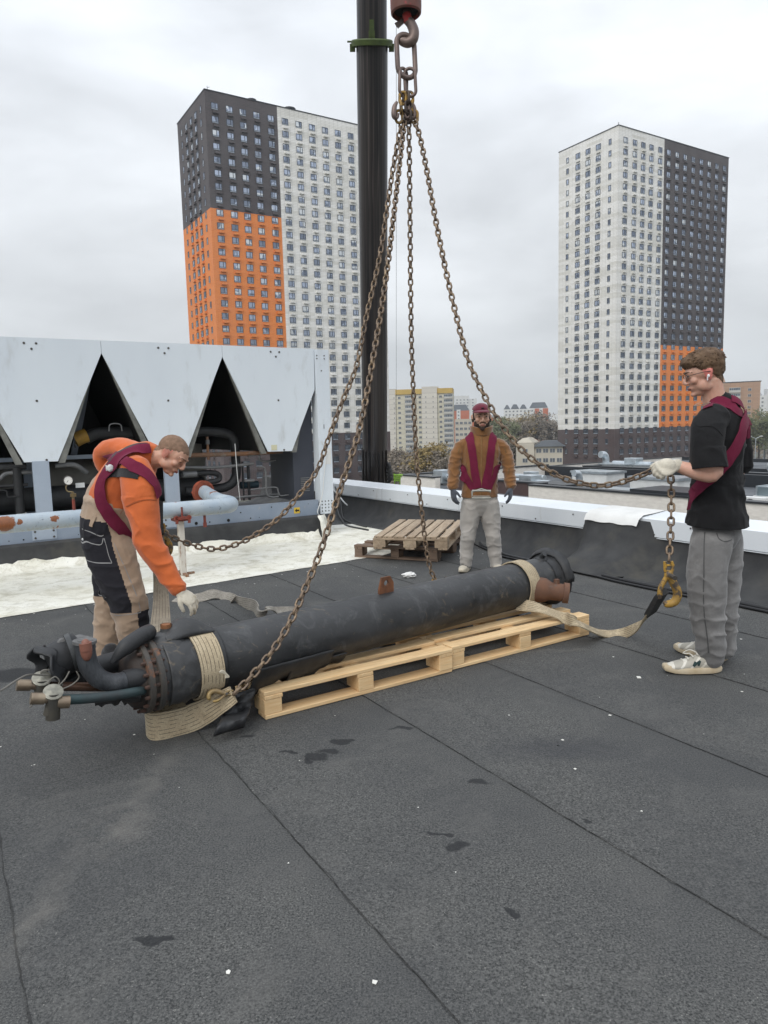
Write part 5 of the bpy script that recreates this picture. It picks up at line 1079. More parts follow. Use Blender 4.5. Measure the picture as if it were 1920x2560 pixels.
# crane boom
CR=thing('crane_boom','dark telescopic crane boom rising behind the parapet, with a lime green collar','crane',J(811,1040,12.6))
DMB=(J(803.5,90,10.25)-J(810.5,1034,12.7)).normalized()
def boom_mat():
    m,t,b=nmat('boom_black'); gm=t.nodes.new('ShaderNodeNewGeometry'); cb=t.nodes.new('ShaderNodeCombineXYZ'); ax1=DMB.cross(Vector((0,1,0))).normalized()
    for i,(vec,k) in enumerate(((ax1,26),(ax1.cross(DMB),26),(DMB,.25))):
        dp=t.nodes.new('ShaderNodeVectorMath'); dp.operation='DOT_PRODUCT'; t.links.new(gm.outputs['Position'],dp.inputs[0]); dp.inputs[1].default_value=vec*k; t.links.new(dp.outputs['Value'],cb.inputs[i])
    s=cb.outputs[0]
    c=mixc(t,rng(t,noi(t,s,1.0,4,.7),.40,.7),(.012,.012,.014),(.055,.046,.042)); c=mixc(t,rng(t,noi(t,s,2.3,2),.60,.68,0,.6),c,(.13,.11,.10)); t.links.new(c,b.inputs['Base Color']); b.inputs['Roughness'].default_value=.35; return m
BM=boom_mat(); d0=J(810.5,1034,12.7); d1=J(803.5,90,10.25); dm=(d1-d0).normalized(); R0=.213
mb=MB(); lo=d0-dm*4.5; mb.lathe(lo,dm,[(0,R0),((d1-lo).length,R0)],36); mb.build('outer_section',BM,CR)
mb=MB(); mb.lathe(d1,dm,[(0,R0-.012),(3,R0-.014)],36); mb.build('inner_section',BM,CR)
lim=M('lime_paint',(.075,.11,.028),(.05,.07,.025),scale=10,rough=.6)
mb=MB(); mb.lathe(d1-dm*.06,dm,[(0,R0+.002),(0,R0+.062),(.06,R0+.07),(.075,R0+.06),(.075,R0-.01)],36); co_=mb.build('collar',lim,CR)
xr_=dm.cross(Vector((0,1,0))).normalized(); fr=xr_.cross(dm).normalized(); fr=fr if fr.y<0 else -fr
mb=MB()
Rb=Matrix((( xr_.x,fr.x,dm.x),(xr_.y,fr.y,dm.y),(xr_.z,fr.z,dm.z)))
for dx in (-.03,.03): mb.box(d1+fr*(R0+.03)+xr_*dx+dm*.03,(.02,.05,.14),Rb)
mb.box(d1+fr*(R0+.02)+dm*.12,(.06,.04,.2),Rb)
for sx in (-1,1): mb.box(d1+xr_*sx*(R0+.05)-dm*.07,(.07,.08,.09),Rb)
mb.tube([d1+xr_*(R0+.05),d1+xr_*(R0+.12)],.012,8); mb.build('bracket',lim,co_,smooth=0)
mb=MB()
for k in range(8): a_=PI*(k/8-.05)+.1; q=d0-dm*.9+(xr_*math.cos(a_)+fr*math.sin(a_))*(R0+.012); mb.tube([q,q+dm*1.5],.014,8)
mb.build('cable_guide',BM,CR)
mb=MB(); q=J(845,1030,12.5)
for k in range(4): mb.tube(spl([J(836,1000+8*k,12.5),J(842+k,1008+8*k,12.45),J(838,1020+8*k,12.5)],5),.03,8)
mb.build('hose_bundle',blk,CR)
LR_=thing('lime_rack','small lime green rack of bars beside the foot of the crane boom','rack',J(862,1040,13.2))
mb=MB()
for k in range(4): mb.box(J(860-k,1026+4*k,13.2),(.17-.02*k,.10,.020))
mb.box(J(852,1036,13.2),(.02,.02,.22)); mb.box(J(864,1036,13.25),(.02,.02,.22)); mb.build('bars',M('lime_bright',(.30,.55,.06)),LR_,smooth=0)
# ================================================================ SMALL THINGS
HS=MB(); hp=[Gz(x,y,.024) for x,y in ((1015,1163),(1045,1180),(1080,1193),(1100,1201),(1150,1212),(1205,1222),(1260,1234),(1330,1250),(1400,1265),(1480,1281),(1560,1296),(1640,1312),(1720,1330),(1800,1350))]
hp=[Gz(735,1090,.03),Gz(800,1118,.03),Gz(900,1150,.03)]+hp
HS.tube([p+VV*0+UV*.012*mn.noise(p*2) for p in spl(hp,8)],.019,10); HS.tube([p-UV*.045-ZV*.008+UV*.02*mn.noise(p*3) for p in spl(hp[3:],8)],.012,8)
HS.build('hose',M('hose_black',(.012,.012,.013),rough=.35),loc=hp[6],label='black hose lying along the foot of the parapet',cat='hose')
mb=MB(); mb.tube(spl([g(5.70,10.9,.45),g(5.66,10.6,.30),g(5.5,10.2,.08),g(5.3,9.7,.02),g(5.1,9.2,.015),g(5.1,8.6,.015)],8),.015,8); mb.tube(spl([g(5.71,10.7,.47),g(5.60,10.3,.25),g(5.42,9.9,.04),g(5.3,9.4,.018),g(5.25,8.9,.015)],8),.011,8)
mb.build('cable',M('cable_black',(.012,.012,.012),rough=.4),loc=g(5.4,10,0),label='black cable drooping over the parapet beside the chiller corner',cat='cable')
mb=MB(); mb.tube(spl([g(5.72,10.95,.47),g(5.68,10.6,.38),g(5.60,10.2,.26),g(5.58,10.05,.22)],6),.012,8); mb.build('white_conduit',whm,loc=g(5.65,10.4,.2),label='short white conduit on the parapet above the drooping cable',cat='conduit')
# crumpled glove / paper
mb=MB(); c_=Gz(884,1242,.03)
bm=bmesh.new(); bmesh.ops.create_icosphere(bm,subdivisions=4,radius=1)
vs=[v.co.copy() for v in bm.verts]; fs=[tuple(v.index for v in f.verts) for f in bm.faces]; bm.free()
mb.add([c_+Vector((p.x*.062,p.y*.03,p.z*.028))*(1+.35*mn.noise(p*2.2+Vector((4,1,2)))+.12*mn.noise(p*6)) for p in vs],fs)
mb.build('crumpled_paper',M('paper_white',(.75,.75,.73),rough=.8),loc=(c_.x,c_.y,0),label='crumpled white paper lying on the dark roof left of the man in brown',cat='paper scrap',smooth=60)
mb=MB(); rs=random.Random(11)
def flake(p,s):
    n=rs.randint(3,5); a0=rs.uniform(0,6); 
    up=[p+Vector((math.cos(a0+k*6.28/n)*s*rs.uniform(.5,1),math.sin(a0+k*6.28/n)*s*rs.uniform(.5,1),.002+s*.25)) for k in range(n)]; dn=[Vector((q.x,q.y,.0035)) for q in up]
    mb.add(up+dn,[tuple(range(n)),tuple(range(2*n-1,n-1,-1))]+[(k,(k+1)%n,(k+1)%n+n,k+n) for k in range(n)])
for k in range(300):
    r_=rs.random()
    if r_<.30: a=rs.uniform(0,5); b=6.42+.095*a-abs(rs.gauss(0,.35)); 
    elif r_<.65: a=5.35-abs(rs.gauss(0,.22)); b=rs.uniform(3,10)
    else: a=rs.uniform(-.5,5.2); b=rs.uniform(1.2,7)
    flake(g(a,b),rs.choice((.003,.004,.005,.007,.010)))
for x,y,s in ((493,2102,.011),(809,2124,.011),(1380,1465,.02),(1205,1612,.006),(1500,1360,.008),(1325,1420,.01)): flake(Gz(x,y),s)
mb.build('paint_flakes',M('flake_white',(.72,.71,.66),rough=.8),kind='stuff',smooth=0)
# ================================================================ PEOPLE
def fbm(p,f=1.,o=3): return mn.fractal(p*f,1,2,o)
def ring_tube(mb,secs,n=20,sub=5,cap=True):
    """secs: (pos, side vector, r along side, r across). closed body volume"""
    S=cr_([tuple(s[0])+tuple(s[1])+(s[2],s[3]) for s in secs],sub)
    P=[Vector(s[:3]) for s in S]; rows=[]
    m=len(S)
    for i,s in enumerate(S):
        d=(P[min(i+1,m-1)]-P[max(i-1,0)]).normalized(); x=Vector(s[3:6]); x=(x-d*x.dot(d)).normalized(); y=d.cross(x)
        rows.append([P[i]+x*math.cos(2*PI*k/n)*s[6]+y*math.sin(2*PI*k/n)*s[7] for k in range(n)])
    if cap:
        def capr(i,sg):
            d=(P[min(i+1,m-1)]-P[max(i-1,0)]).normalized()*sg; r=(S[i][6]+S[i][7])/2; o=[]
            for q in (.5,.85): o.append([P[i]+(v-P[i])*math.cos(q*PI/2)+d*r*.6*math.sin(q*PI/2) for v in rows[i]])
            return o
        a=capr(0,-1); b=capr(m-1,1); rows=a[::-1]+rows+b
    st=len(mb.v); mb.grid(rows,closed_u=True)
    mb.add(rows[0],[tuple(range(n-1,-1,-1))]); mb.add(rows[-1],[tuple(range(n))])
def remesh(mb,vox,smooth_it=3,fac=.5):
    me=bpy.data.meshes.new('tmp'); me.from_pydata(mb.v,[],mb.f); bm=bmesh.new(); bm.from_mesh(me); bmesh.ops.remove_doubles(bm,verts=bm.verts,dist=1e-6); bmesh.ops.recalc_face_normals(bm,faces=bm.faces); bm.to_mesh(me); bm.free()
    o=bpy.data.objects.new('tmp',me); COL.objects.link(o)
    r=o.modifiers.new('r','REMESH'); r.mode='VOXEL'; r.voxel_size=vox; r.use_smooth_shade=True
    if smooth_it: s=o.modifiers.new('s','SMOOTH'); s.iterations=smooth_it; s.factor=fac
    dg=bpy.context.evaluated_depsgraph_get(); me2=bpy.data.meshes.new_from_object(o.evaluated_get(dg)); bpy.data.objects.remove(o); return me2
def finish(me,name,mats,parent,disp=None,matf=None,label=None):
    """displace along normals by disp(p,n), choose material by matf(p,n)"""
    n=len(me.vertices); co=np.empty(n*3); me.vertices.foreach_get('co',co); co=co.reshape(-1,3)
    if disp:
        for v in me.vertices:
            d=disp(v.co,v.normal)
            if d: co[v.index]+=np.array(v.normal)*d
    off=OFF[parent.name]; co-=np.array(off); 
    mats=mats if isinstance(mats,(list,tuple)) else [mats]; me.materials.clear()
    for m in mats: me.materials.append(m)
    if matf: 
        mi=[matf(p.center,p.normal) for p in me.polygons]; me.polygons.foreach_set('material_index',mi)
    me.vertices.foreach_set('co',co.ravel()); me.polygons.foreach_set('use_smooth',[True]*len(me.polygons)); me.update()
    me.name=name; o=bpy.data.objects.new(name,me); COL.objects.link(o); o.parent=parent; OFF[o.name]=off; return setp(o,label)
def bvh_of(o): 
    me=o.data; off=OFF[o.name]; return BVHTree.FromPolygons([v.co+off for v in me.vertices],[tuple(p.vertices) for p in me.polygons])
def folds(amp,f=9,dirv=Vector((0,0,1)),st=2.2,seed=0):
    """ridged folds, stretched across dirv"""
    dv=dirv.normalized()
    def fn(p,n):
        q=(p-dv*p.dot(dv))*f/st+dv*(p.dot(dv)*f)+Vector((seed,seed*2,0)); q+=Vector((fbm(p,4),fbm(p+Vector((5,5,5)),4),0))*.8
        r=1-abs(mn.noise(q))*2; r2=mn.noise(q*2.3)*.35
        return amp*(r*abs(r)*.8-.25+r2*.7)
    return fn
def skinm(n,c1,c2):
    m,t,b=nmat(n); v=coord(t,'World'); c=mixc(t,rng(t,noi(t,v,22,4),.3,.7),c1,c2); t.links.new(c,b.inputs['Base Color']); b.inputs['Roughness'].default_value=.5
    b.inputs['Subsurface Weight'].default_value=.12; b.inputs['Subsurface Radius'].default_value=(.02,.008,.004); b.inputs['Subsurface Scale'].default_value=.5; bump(t,b,noi(t,v,300,2),.15,.001); return m
def cloth(n,c1,c2,rough=.9,wv=900,bs=.35,sc=9,c3=None,t3=(.58,.75),sheen=.25):
    m,t,b=nmat(n); v=coord(t,'World'); c=mixc(t,rng(t,noi(t,v,sc,5,.6),.3,.7),c1,c2)
    if c3: c=mixc(t,rng(t,noi(t,v,sc*.6,5,.7,.5),t3[0],t3[1]),c,c3)
    t.links.new(c,b.inputs['Base Color']); b.inputs['Roughness'].default_value=rough; b.inputs['Specular IOR Level'].default_value=.2; b.inputs['Sheen Weight'].default_value=sheen
    n1=bump(t,b,noi(t,v,wv/3,2,.6),bs,.002); bump(t,b,noi(t,v,28,4,.6,.6),.35,.008,n1); return m
class Head:
    """local axes: X to the person's left, Y forward, Z up; origin in the middle of the skull"""
    def __init__(s,c,fwd,up,sc=1.):
        s.c=Vector(c); s.f=Vector(fwd).normalized(); u=Vector(up); s.u=(u-s.f*u.dot(s.f)).normalized(); s.l=s.u.cross(s.f); s.s=sc
        s.R=Matrix(((s.l.x,s.f.x,s.u.x),(s.l.y,s.f.y,s.u.y),(s.l.z,s.f.z,s.u.z)))
    def w(s,x,y,z): return s.c+s.R@Vector((x,y,z))*s.s
    def loc(s,p): return (s.R.transposed()@(Vector(p)-s.c))/s.s
    def ell(s,mb,c,r,rot=None,mi=None,n=18,m=12):
        R=s.R if rot is None else s.R@Euler(rot).to_matrix(); mb.ell(s.w(*c),[k*s.s for k in r],R,n,m,mi)
    def shapes(s,mb,neck_to,neck_r=.058,jaw=1.):
        E=s.ell
        E(mb,(0,-.012,.030),(.076,.097,.086)); E(mb,(0,.035,.025),(.066,.058,.070)); E(mb,(0,.038,-.035),(.056*jaw,.050,.062)); E(mb,(0,.045,-.078),(.034*jaw,.036,.032))
        for x in (-1,1):
            E(mb,(x*.040*jaw,.018,-.055),(.024,.045,.034),(.3,0,0)); E(mb,(x*.040,.066,-.018),(.022,.022,.020)); E(mb,(x*.030,.078,.030),(.026,.016,.010),(0,0,-x*.35))
            E(mb,(x*.077,-.004,-.006),(.009,.020,.032),(.15,0,x*.35)); E(mb,(x*.082,-.012,.008),(.006,.018,.020),(.1,0,x*.5)); E(mb,(x*.076,.004,-.030),(.006,.009,.010))
            E(mb,(x*.011,.101,-.026),(.010,.010,.008)); E(mb,(x*.030,.081,.012),(.017,.011,.009))
        ring_tube(mb,[(s.w(0,.082,.026),s.l,.010*s.s,.009*s.s),(s.w(0,.097,.006),s.l,.009*s.s,.012*s.s),(s.w(0,.112,-.018),s.l,.011*s.s,.010*s.s),(s.w(0,.102,-.028),s.l,.011*s.s,.008*s.s)],12,3)
        E(mb,(0,.088,-.052),(.022,.010,.006)); E(mb,(0,.086,-.061),(.019,.010,.0065)); E(mb,(0,.080,-.057),(.03,.014,.016))
        E(mb,(0,.078,-.092),(.018,.016,.014))
        a=s.w(0,-.022,-.03); b=Vector(neck_to); ring_tube(mb,[(a,s.l,neck_r*s.s,neck_r*1.05*s.s),((a+b)/2,s.l,neck_r*s.s,neck_r*s.s),(b,s.l,neck_r*1.15*s.s,neck_r*1.1*s.s)],16,4)
    def features(s,parent,brow,lip,eye=(.05,.035,.025),closed=False):
        for x in (-1,1):
            mb=MB()
            if not closed:
                s.ell(mb,(x*.031,.0838,.011),(.0115,.0075,.0050),None,0,12,8); s.ell(mb,(x*.031,.0905,.0105),(.0050,.0020,.0046),None,1,10,6); s.ell(mb,(x*.031,.0885,.0165),(.0145,.0060,.0022),(0,0,-x*.1),2,12,6)
            else: s.ell(mb,(x*.031,.0895,.008),(.0125,.0045,.0016),None,1,12,6)
            mb.build('eye',[M('eye_white',(.55,.50,.46),rough=.3),M('iris_dark',eye,rough=.25),M('lash_dark',(.05,.03,.025),rough=.7)],parent,smooth=60)
        mb=MB()
        for x in (-1,1): mb.tube(spl([s.w(x*.012,.0975,.0285),s.w(x*.028,.0955,.0345),s.w(x*.043,.083,.0335),s.w(x*.053,.068,.028)],4),[.0028*s.s+.0012*s.s*math.sin(PI*i/12) for i in range(13)],8)
        mb.build('eyebrows',brow,parent,smooth=60)
        mb=MB(); mb.tube(spl([s.w(-.022,.0895,-.0565),s.w(-.010,.0985,-.0545),s.w(0,.0995,-.0555),s.w(.010,.0985,-.0545),s.w(.022,.0895,-.0565)],4),[.0015+.0022*math.sin(PI*i/16) for i in range(17)],8)
        mb.tube(spl([s.w(-.020,.0885,-.0585),s.w(-.008,.0965,-.0620),s.w(.008,.0965,-.0620),s.w(.020,.0885,-.0585)],4),[.0015+.0030*math.sin(PI*i/12) for i in range(13)],8)
        mb.build('lips',lip,parent,smooth=60)
def shell_from(me,H,test,thick,name,mat,parent,vn=None,noise_a=.0,nf=40,off=None):
    """offset copy of the faces of the head where test(local) > 0; thickness fades to the border"""
    vs={};V_=[];F_=[]
    for p in me.polygons:
        c=H.loc(p.center)
        if c.length>.2 or test(c)<=0: continue
        idx=[]
        for i in p.vertices:
            if i not in vs:
                q=me.vertices[i].co; n=me.vertices[i].normal; lc=H.loc(q); t=thick(lc)*max(0,min(1,test(lc)*60+.15)); t+=noise_a*mn.noise(q*nf)*min(1,max(0,test(lc)*60))+noise_a*.6*mn.noise(q*nf*2.3)*min(1,max(0,test(lc)*60))
                vs[i]=len(V_); V_.append(q+n*max(t,.0006))
            idx.append(vs[i])
        F_.append(tuple(idx))
    mb=MB(); mb.add(V_,F_); o=mb.build(name,mat,parent,smooth=60)
    return o
def hand(mb,wr,f,pn,th,curl,s=1.,spread=.1,glove=0.):
    """wr wrist, f forward, pn palm normal (out of palm), th thumb side; curl = radians per joint for fingers"""
    f=Vector(f).normalized(); pn=Vector(pn); pn=(pn-f*pn.dot(f)).normalized(); th=Vector(th); th=(th-f*th.dot(f)-pn*th.dot(pn)).normalized()
    k=1+glove
    ring_tube(mb,[(wr-f*.03*s,th,.027*s*k,.020*s*k),(wr+f*.01*s,th,.029*s*k,.019*s*k),(wr+f*.05*s,th,.040*s*k,.017*s*k),(wr+f*.088*s,th,.041*s*k,.014*s*k)],16,3)
    L_=(.074,.082,.076,.060)
    for i in range(4):
        off_=(.030-.020*i)*s; b=wr+f*(.085-.004*abs(i-1.2))*s+th*off_; d=(f+th*(spread*(1.2-i)*.6)).normalized(); q=[b-d*.02*s,b]; c=curl if not isinstance(curl,(list,tuple)) else curl[i]; p=b
        for seg,frac in enumerate((.45,.32,.26)):
            ang=c*(.8 if seg==0 else 1.); d=(d*math.cos(ang)+pn*math.sin(ang)).normalized(); pl=(pn-d*pn.dot(d)); p=p+d*L_[i]*frac*s; q.append(p)
            pn_=pl.normalized() if pl.length>1e-3 else pn
            if seg<2: d=d; 
            # next rotation uses the local palm direction
            pn_l=pn_
            pn2=pn_l
            if seg<2: pn_keep=pn2
            d_next=d
            d=d_next
            pn_use=pn2
            if seg<2: pn_backup=pn
            pn=pn_use
        pn=Vector(hand.pn0) if False else pn
        # restore palm normal for next finger
        pn=hand_pn(f,th,pn)
        r=[.0095*k*s,.0098*k*s,.0092*k*s,.0085*k*s,.0072*k*s]
        ring_tube(mb,[(q[j],th,r[j],r[j]) for j in range(5)],10,3)
    b=wr+f*.022*s+th*.024*s; d=(f*.62+th*.70+pn*.35).normalized(); p1=b+d*.038*s; d2=(f*.85+th*.22+pn*.45).normalized(); p2=p1+d2*.030*s; p3=p2+(f*.8+pn*.6).normalized()*.024*s
    ring_tube(mb,[(b-d*.01*s,pn,.014*s*k,.014*s*k),(p1,pn,.0125*s*k,.0115*s*k),(p2,pn,.011*s*k,.010*s*k),(p3,pn,.009*s*k,.0085*s*k)],10,3)
def hand_pn(f,th,cur):
    n=f.cross(th); 
    return n if n.dot(HAND_REF[0])>0 else -n
HAND_REF=[Vector((0,0,1))]
def do_hand(mb,wr,f,pn,th,curl,**k): HAND_REF[0]=Vector(pn); hand(mb,wr,f,pn,th,curl,**k)
def strap_on(bv,pts,w_,mb,up=.006,th_=.004,nw=7,wdirs=None,from_cam=True,lift=0.):
    """webbing laid on a body surface. pts: 3D guide points"""
    P=spl(pts,6); m=len(P); rows=[]; top=[]
    for i,p in enumerate(P):
        d=(P[min(i+1,m-1)]-P[max(i-1,0)]).normalized(); q,n,_,_=bv.find_nearest(p)
        if n is None: continue
        wv=d.cross(n).normalized(); row=[]
        for k in range(nw):
            u=(k/(nw-1)*2-1)*w_/2; s_=q+wv*u+n*.03; h,hn,_,_=bv.find_nearest(s_); row.append((h,hn))
        # average normal for a flat strap
        na=sum((x[1] for x in row),Vector()).normalized(); c=sum((x[0] for x in row),Vector())/nw
        L_=[h+hn*up for h,hn in row]; mx_=max((h-c).dot(na) for h in L_)
        L_=[h+na*max(0,(mx_*.5-(h-c).dot(na))*.35) for h in L_]
        top.append([h+na*th_ for h in L_]+[h for h in L_[::-1]])
    # smooth along length
    for _ in range(2): top=[top[0]]+[[(a+b*2+c)/4 for a,b,c in zip(top[i-1],top[i],top[i+1])] for i in range(1,len(top)-1)]+[top[-1]]
    n=2*nw; vs=[q for r in top for q in r]; fs=[(i*n+k,i*n+(k+1)%n,(i+1)*n+(k+1)%n,(i+1)*n+k) for i in range(len(top)-1) for k in range(n)]; fs+=[tuple(range(n-1,-1,-1)),tuple((len(top)-1)*n+k for k in range(n))]
    mb.add(vs,fs)
def hit(bv,px,py,fallY):
    d=ray(px,py).normalized(); q,n,_,_=bv.ray_cast(O,d); return q if q is not None else J(px,py,fallY)
def shoe(mbs,heel,toe,s=1.,h=.055,w_=.047):
    """mbs=(upper,sole)"""
    heel=Vector(heel); toe=Vector(toe); f=(toe-heel); Ln=f.length; f.normalize(); sd=f.cross(ZV).normalized(); U,S_=mbs
    P=lambda t,z: heel+f*Ln*t+ZV*z
    ring_tube(U,[(P(.04,.055),sd,.028*s,.040*s),(P(.12,.062),sd,.034*s,.052*s),(P(.28,.063),sd,.037*s,.052*s),(P(.42,.057),sd,.038*s,.044*s),(P(.60,.046),sd,.043*s,.033*s),(P(.78,.040),sd,.045*s,.026*s),(P(.93,.035),sd,.034*s,.018*s)],18,4)
    ring_tube(U,[(P(.22,.07),f,.05*s,.038*s),(P(.20,.11),f,.048*s,.036*s)],16,3)
    rows=[]
    for z,e in ((0,.0),(.004,.004),(.018,.006),(.030,.003),(.034,-.004)):
        r=[]
        for k in range(36):
            a=2*PI*k/36; t=.5+.53*math.cos(a); t=max(0,min(1,t)); wd=(w_+.004*math.sin(t*5))*(1-.28*(1-t)*(t<.5)*1.0)*abs(math.sin(a))**.62*(1 if math.sin(a)>=0 else -1)
            rise=.012*max(0,t-.82)/.18+.006*max(0,.1-t)/.1
            r.append(P(-.02+t*1.04,z+.0045+rise)+sd*wd*s*(1+e*6)+f*e*(1 if t>.5 else -1))
        rows.append(r)
    S_.grid(rows,closed_u=True); S_.add(rows[0],[tuple(range(35,-1,-1))]); S_.add(rows[-1],[tuple(range(36))])
MAR=cloth('maroon_webbing',(.155,.014,.042),(.115,.010,.032),sc=12,bs=.6,wv=700,sheen=.05)
GLV=cloth('knit_glove',(.60,.56,.47),(.48,.44,.36),sc=16,bs=.9,wv=700,c3=(.34,.30,.22),t3=(.55,.7))
def person_common(name,label,base): return thing('person',label,'person',base)
def scaled(secs,k,grow=0): return [(s[0],s[1],s[2]*k+grow,s[3]*k+grow) for s in secs]
SKIN=skinm('skin_fair',(.56,.33,.235),(.50,.27,.19)); SKINR=skinm('skin_pink',(.60,.36,.27),(.54,.29,.21)); SKINT=skinm('skin_tan',(.50,.30,.215),(.43,.245,.17))
LIP=M('lips',(.32,.11,.09),rough=.45)
# ---------------------------------------------------------------- man in the middle (brown fleece)
Y2=7.06; X_=Vector((1,0,0)); Yv=Vector((0,1,0))
def q2(x,y,dy=0.): return J(x,y,Y2+dy)
base=q2(1036,1228); base.z=0
P2=person_common('person','man in brown fleece jacket, maroon cap and grey joggers standing between old pallets and parapet',base)
torso=[(q2(1036,1096),X_,.165,.115),(q2(1036,1072),X_,.178,.12),(q2(1037,1040),X_,.170,.12),(q2(1038,1000),X_,.182,.125),(q2(1039,970),X_,.192,.125),(q2(1040,952),X_,.160,.10),(q2(1040,938),X_,.112,.085)]
armL=[(q2(1008,957),Yv,.050,.050),(q2(994,967),Yv,.058,.056),(q2(986,986,-.01),Yv,.060,.058),(q2(982,1008,-.02),Yv,.060,.057),(q2(980,1030,-.05),Yv,.055,.052),(q2(978,1052,-.08),Yv,.046,.048)]
armR=[(q2(1072,957),Yv,.050,.050),(q2(1086,967),Yv,.058,.056),(q2(1094,986,-.01),Yv,.060,.058),(q2(1098,1008,-.02),Yv,.060,.057),(q2(1101,1030,-.05),Yv,.055,.052),(q2(1103,1050,-.08),Yv,.046,.048)]
legL=[(q2(1019,1085),X_,.098,.11),(q2(1016,1110),X_,.100,.11),(q2(1013,1135),X_,.084,.095),(q2(1011,1158,-.02),X_,.068,.080),(q2(1008,1185),X_,.066,.072),(q2(1007,1212),X_,.056,.062),(q2(1007,1221),X_,.052,.06)]
legR=[(q2(1055,1085),X_,.098,.11),(q2(1058,1110),X_,.100,.11),(q2(1062,1135),X_,.084,.095),(q2(1065,1158,-.02),X_,.068,.080),(q2(1068,1185),X_,.066,.072),(q2(1070,1212),X_,.056,.062),(q2(1071,1221),X_,.052,.06)]
H2=Head(q2(1040,902,-.04),(-.02,-1,-.06),(0,-.06,1),1.12)
mb=MB(); H2.shapes(mb,q2(1040,944,.02),.060,1.02)
for s in (torso,armL,armR,legL,legR): ring_tube(mb,scaled(s,.72),16,3)
me=remesh(mb,.0055,2); beard_m=M('beard_dark',(.028,.018,.014),(.05,.032,.024),scale=60,rough=.9,bs=.6,bscale=200)
body2=finish(me,'body',SKINT,P2)
def reco(o): # world-coordinates copy of the mesh for shells
    m=o.data.copy(); m.transform(Matrix.Translation(OFF[o.name])); m.update(); return m
mw=reco(body2)
shell_from(mw,H2,lambda c: min(-.048-c.z+max(0,abs(c.x)-.045)*1.6, c.y+.01, .135+c.z, ((abs(c.x)/.031)**2+((c.z+.056)/.019)**2-1)*.012, .10-abs(c.x)) if c.z<-.012 else -1,lambda c:.004,'beard',beard_m,P2,noise_a=.002)
shell_from(mw,H2,lambda c: min(-.038-c.z,c.z+.051,.027-abs(c.x),c.y-.07, ((abs(c.x)/.024)**2+((c.z+.058)/.0125)**2-1)*.01),lambda c:.003,'moustache',beard_m,P2,noise_a=.001)
shell_from(mw,H2,lambda c: min(c.z+.02,.03-c.y,.2,.0755-abs(c.x)),lambda c:.004,'hair',M('hair_dark',(.02,.014,.012),(.035,.025,.02),scale=90,rough=.8),P2)
H2.features(P2,beard_m,LIP)
capm=cloth('cap_maroon',(.135,.012,.030),(.10,.010,.024),sc=20)
mb=MB(); H2.ell(mb,(0,-.010,.046),(.087,.108,.080),(-.12,0,0),n=26,m=16)
me=remesh(mb,.005,1)
# keep the dome above the brim line
bm=bmesh.new(); bm.from_mesh(me); bmesh.ops.bisect_plane(bm,geom=bm.verts[:]+bm.edges[:]+bm.faces[:],plane_co=H2.w(0,.07,.062),plane_no=H2.R@Vector((0,.12,1)),clear_inner=True); bm.to_mesh(me); bm.free()
cap=finish(me,'cap',capm,P2,lambda p,n:.0015*mn.noise(p*30)); m_=cap.modifiers.new('s','SOLIDIFY'); m_.thickness=.004
mb=MB(); rows=[]
for i in range(7):
    t=i/6; rows.append([H2.w(math.sin(a)*(.080+.006*t),.052+math.cos(a)*(.045+.062*t)-.02*t*abs(a)*.5,.070-.006*t-.010*t*t-.012*(math.sin(a)**2)*(1-.2*t)) for a in [-1.35+2.7*k/20 for k in range(21)]])
mb.grid(rows); o=mb.build('brim',capm,cap,smooth=60); m_=o.modifiers.new('s','SOLIDIFY'); m_.thickness=.005
mb=MB(); mb.ell(H2.w(0,.092,.085),(.016,.004,.010),H2.R); mb.build('emblem',M('emblem_dark',(.04,.006,.012)),cap)
FLC=cloth('brown_fleece',(.225,.105,.036),(.170,.076,.026),sc=7,bs=.9,wv=420,sheen=.5)
mb=MB()
for s in ([(q2(1036,1100),X_,.185,.125)]+torso[1:],armL,armR): ring_tube(mb,scaled(s,1.0,.006),20,4)
me=remesh(mb,.0065,3)
bm=bmesh.new(); bm.from_mesh(me); bmesh.ops.bisect_plane(bm,geom=bm.verts[:]+bm.edges[:]+bm.faces[:],plane_co=q2(1036,1073),plane_no=ZV,clear_inner=True); bm.to_mesh(me); bm.free()
f1=folds(.012,15,ZV,2.4,1); f2=folds(.007,10,Vector((.6,0,1)),2.2,4)
jk=finish(me,'fleece_jacket',FLC,P2,lambda p,n:(f1(p,n) if abs(p.x-base.x)>.17 else f2(p,n)*.8)*(1 if p.z<1.42 else .5))
m_=jk.modifiers.new('s','SOLIDIFY'); m_.thickness=.006
mb=MB(); rows=[]
for i in range(8):
    t=i/7; rows.append([q2(1040,941-21*t+(.0),.0)+Vector((math.cos(a)*(.098+.010*t+.004*math.sin(3*a)),math.sin(a)*(.092+.006*t)-.012*t,(-.022*t*max(0,-math.sin(a))**2)+.003*math.sin(5*a+i))) for a in [2*PI*k/36 for k in range(36)]])
mb.grid(rows,closed_u=True); o=mb.build('collar',FLC,jk,smooth=60); solid(o,-.014)
bv=bvh_of(jk)
mb=MB(); zp=[hit(bv,x,y,Y2)-Yv*.004 for x,y in ((1040,943),(1040,960),(1040,985),(1039.5,1010),(1039.5,1035),(1039,1058),(1039,1075))]; mb.ribbon(spl(zp,4),X_,.012,.004,3); mb.build('zip',cloth('zip',(.30,.17,.07),(.15,.08,.03)),jk,smooth=60)
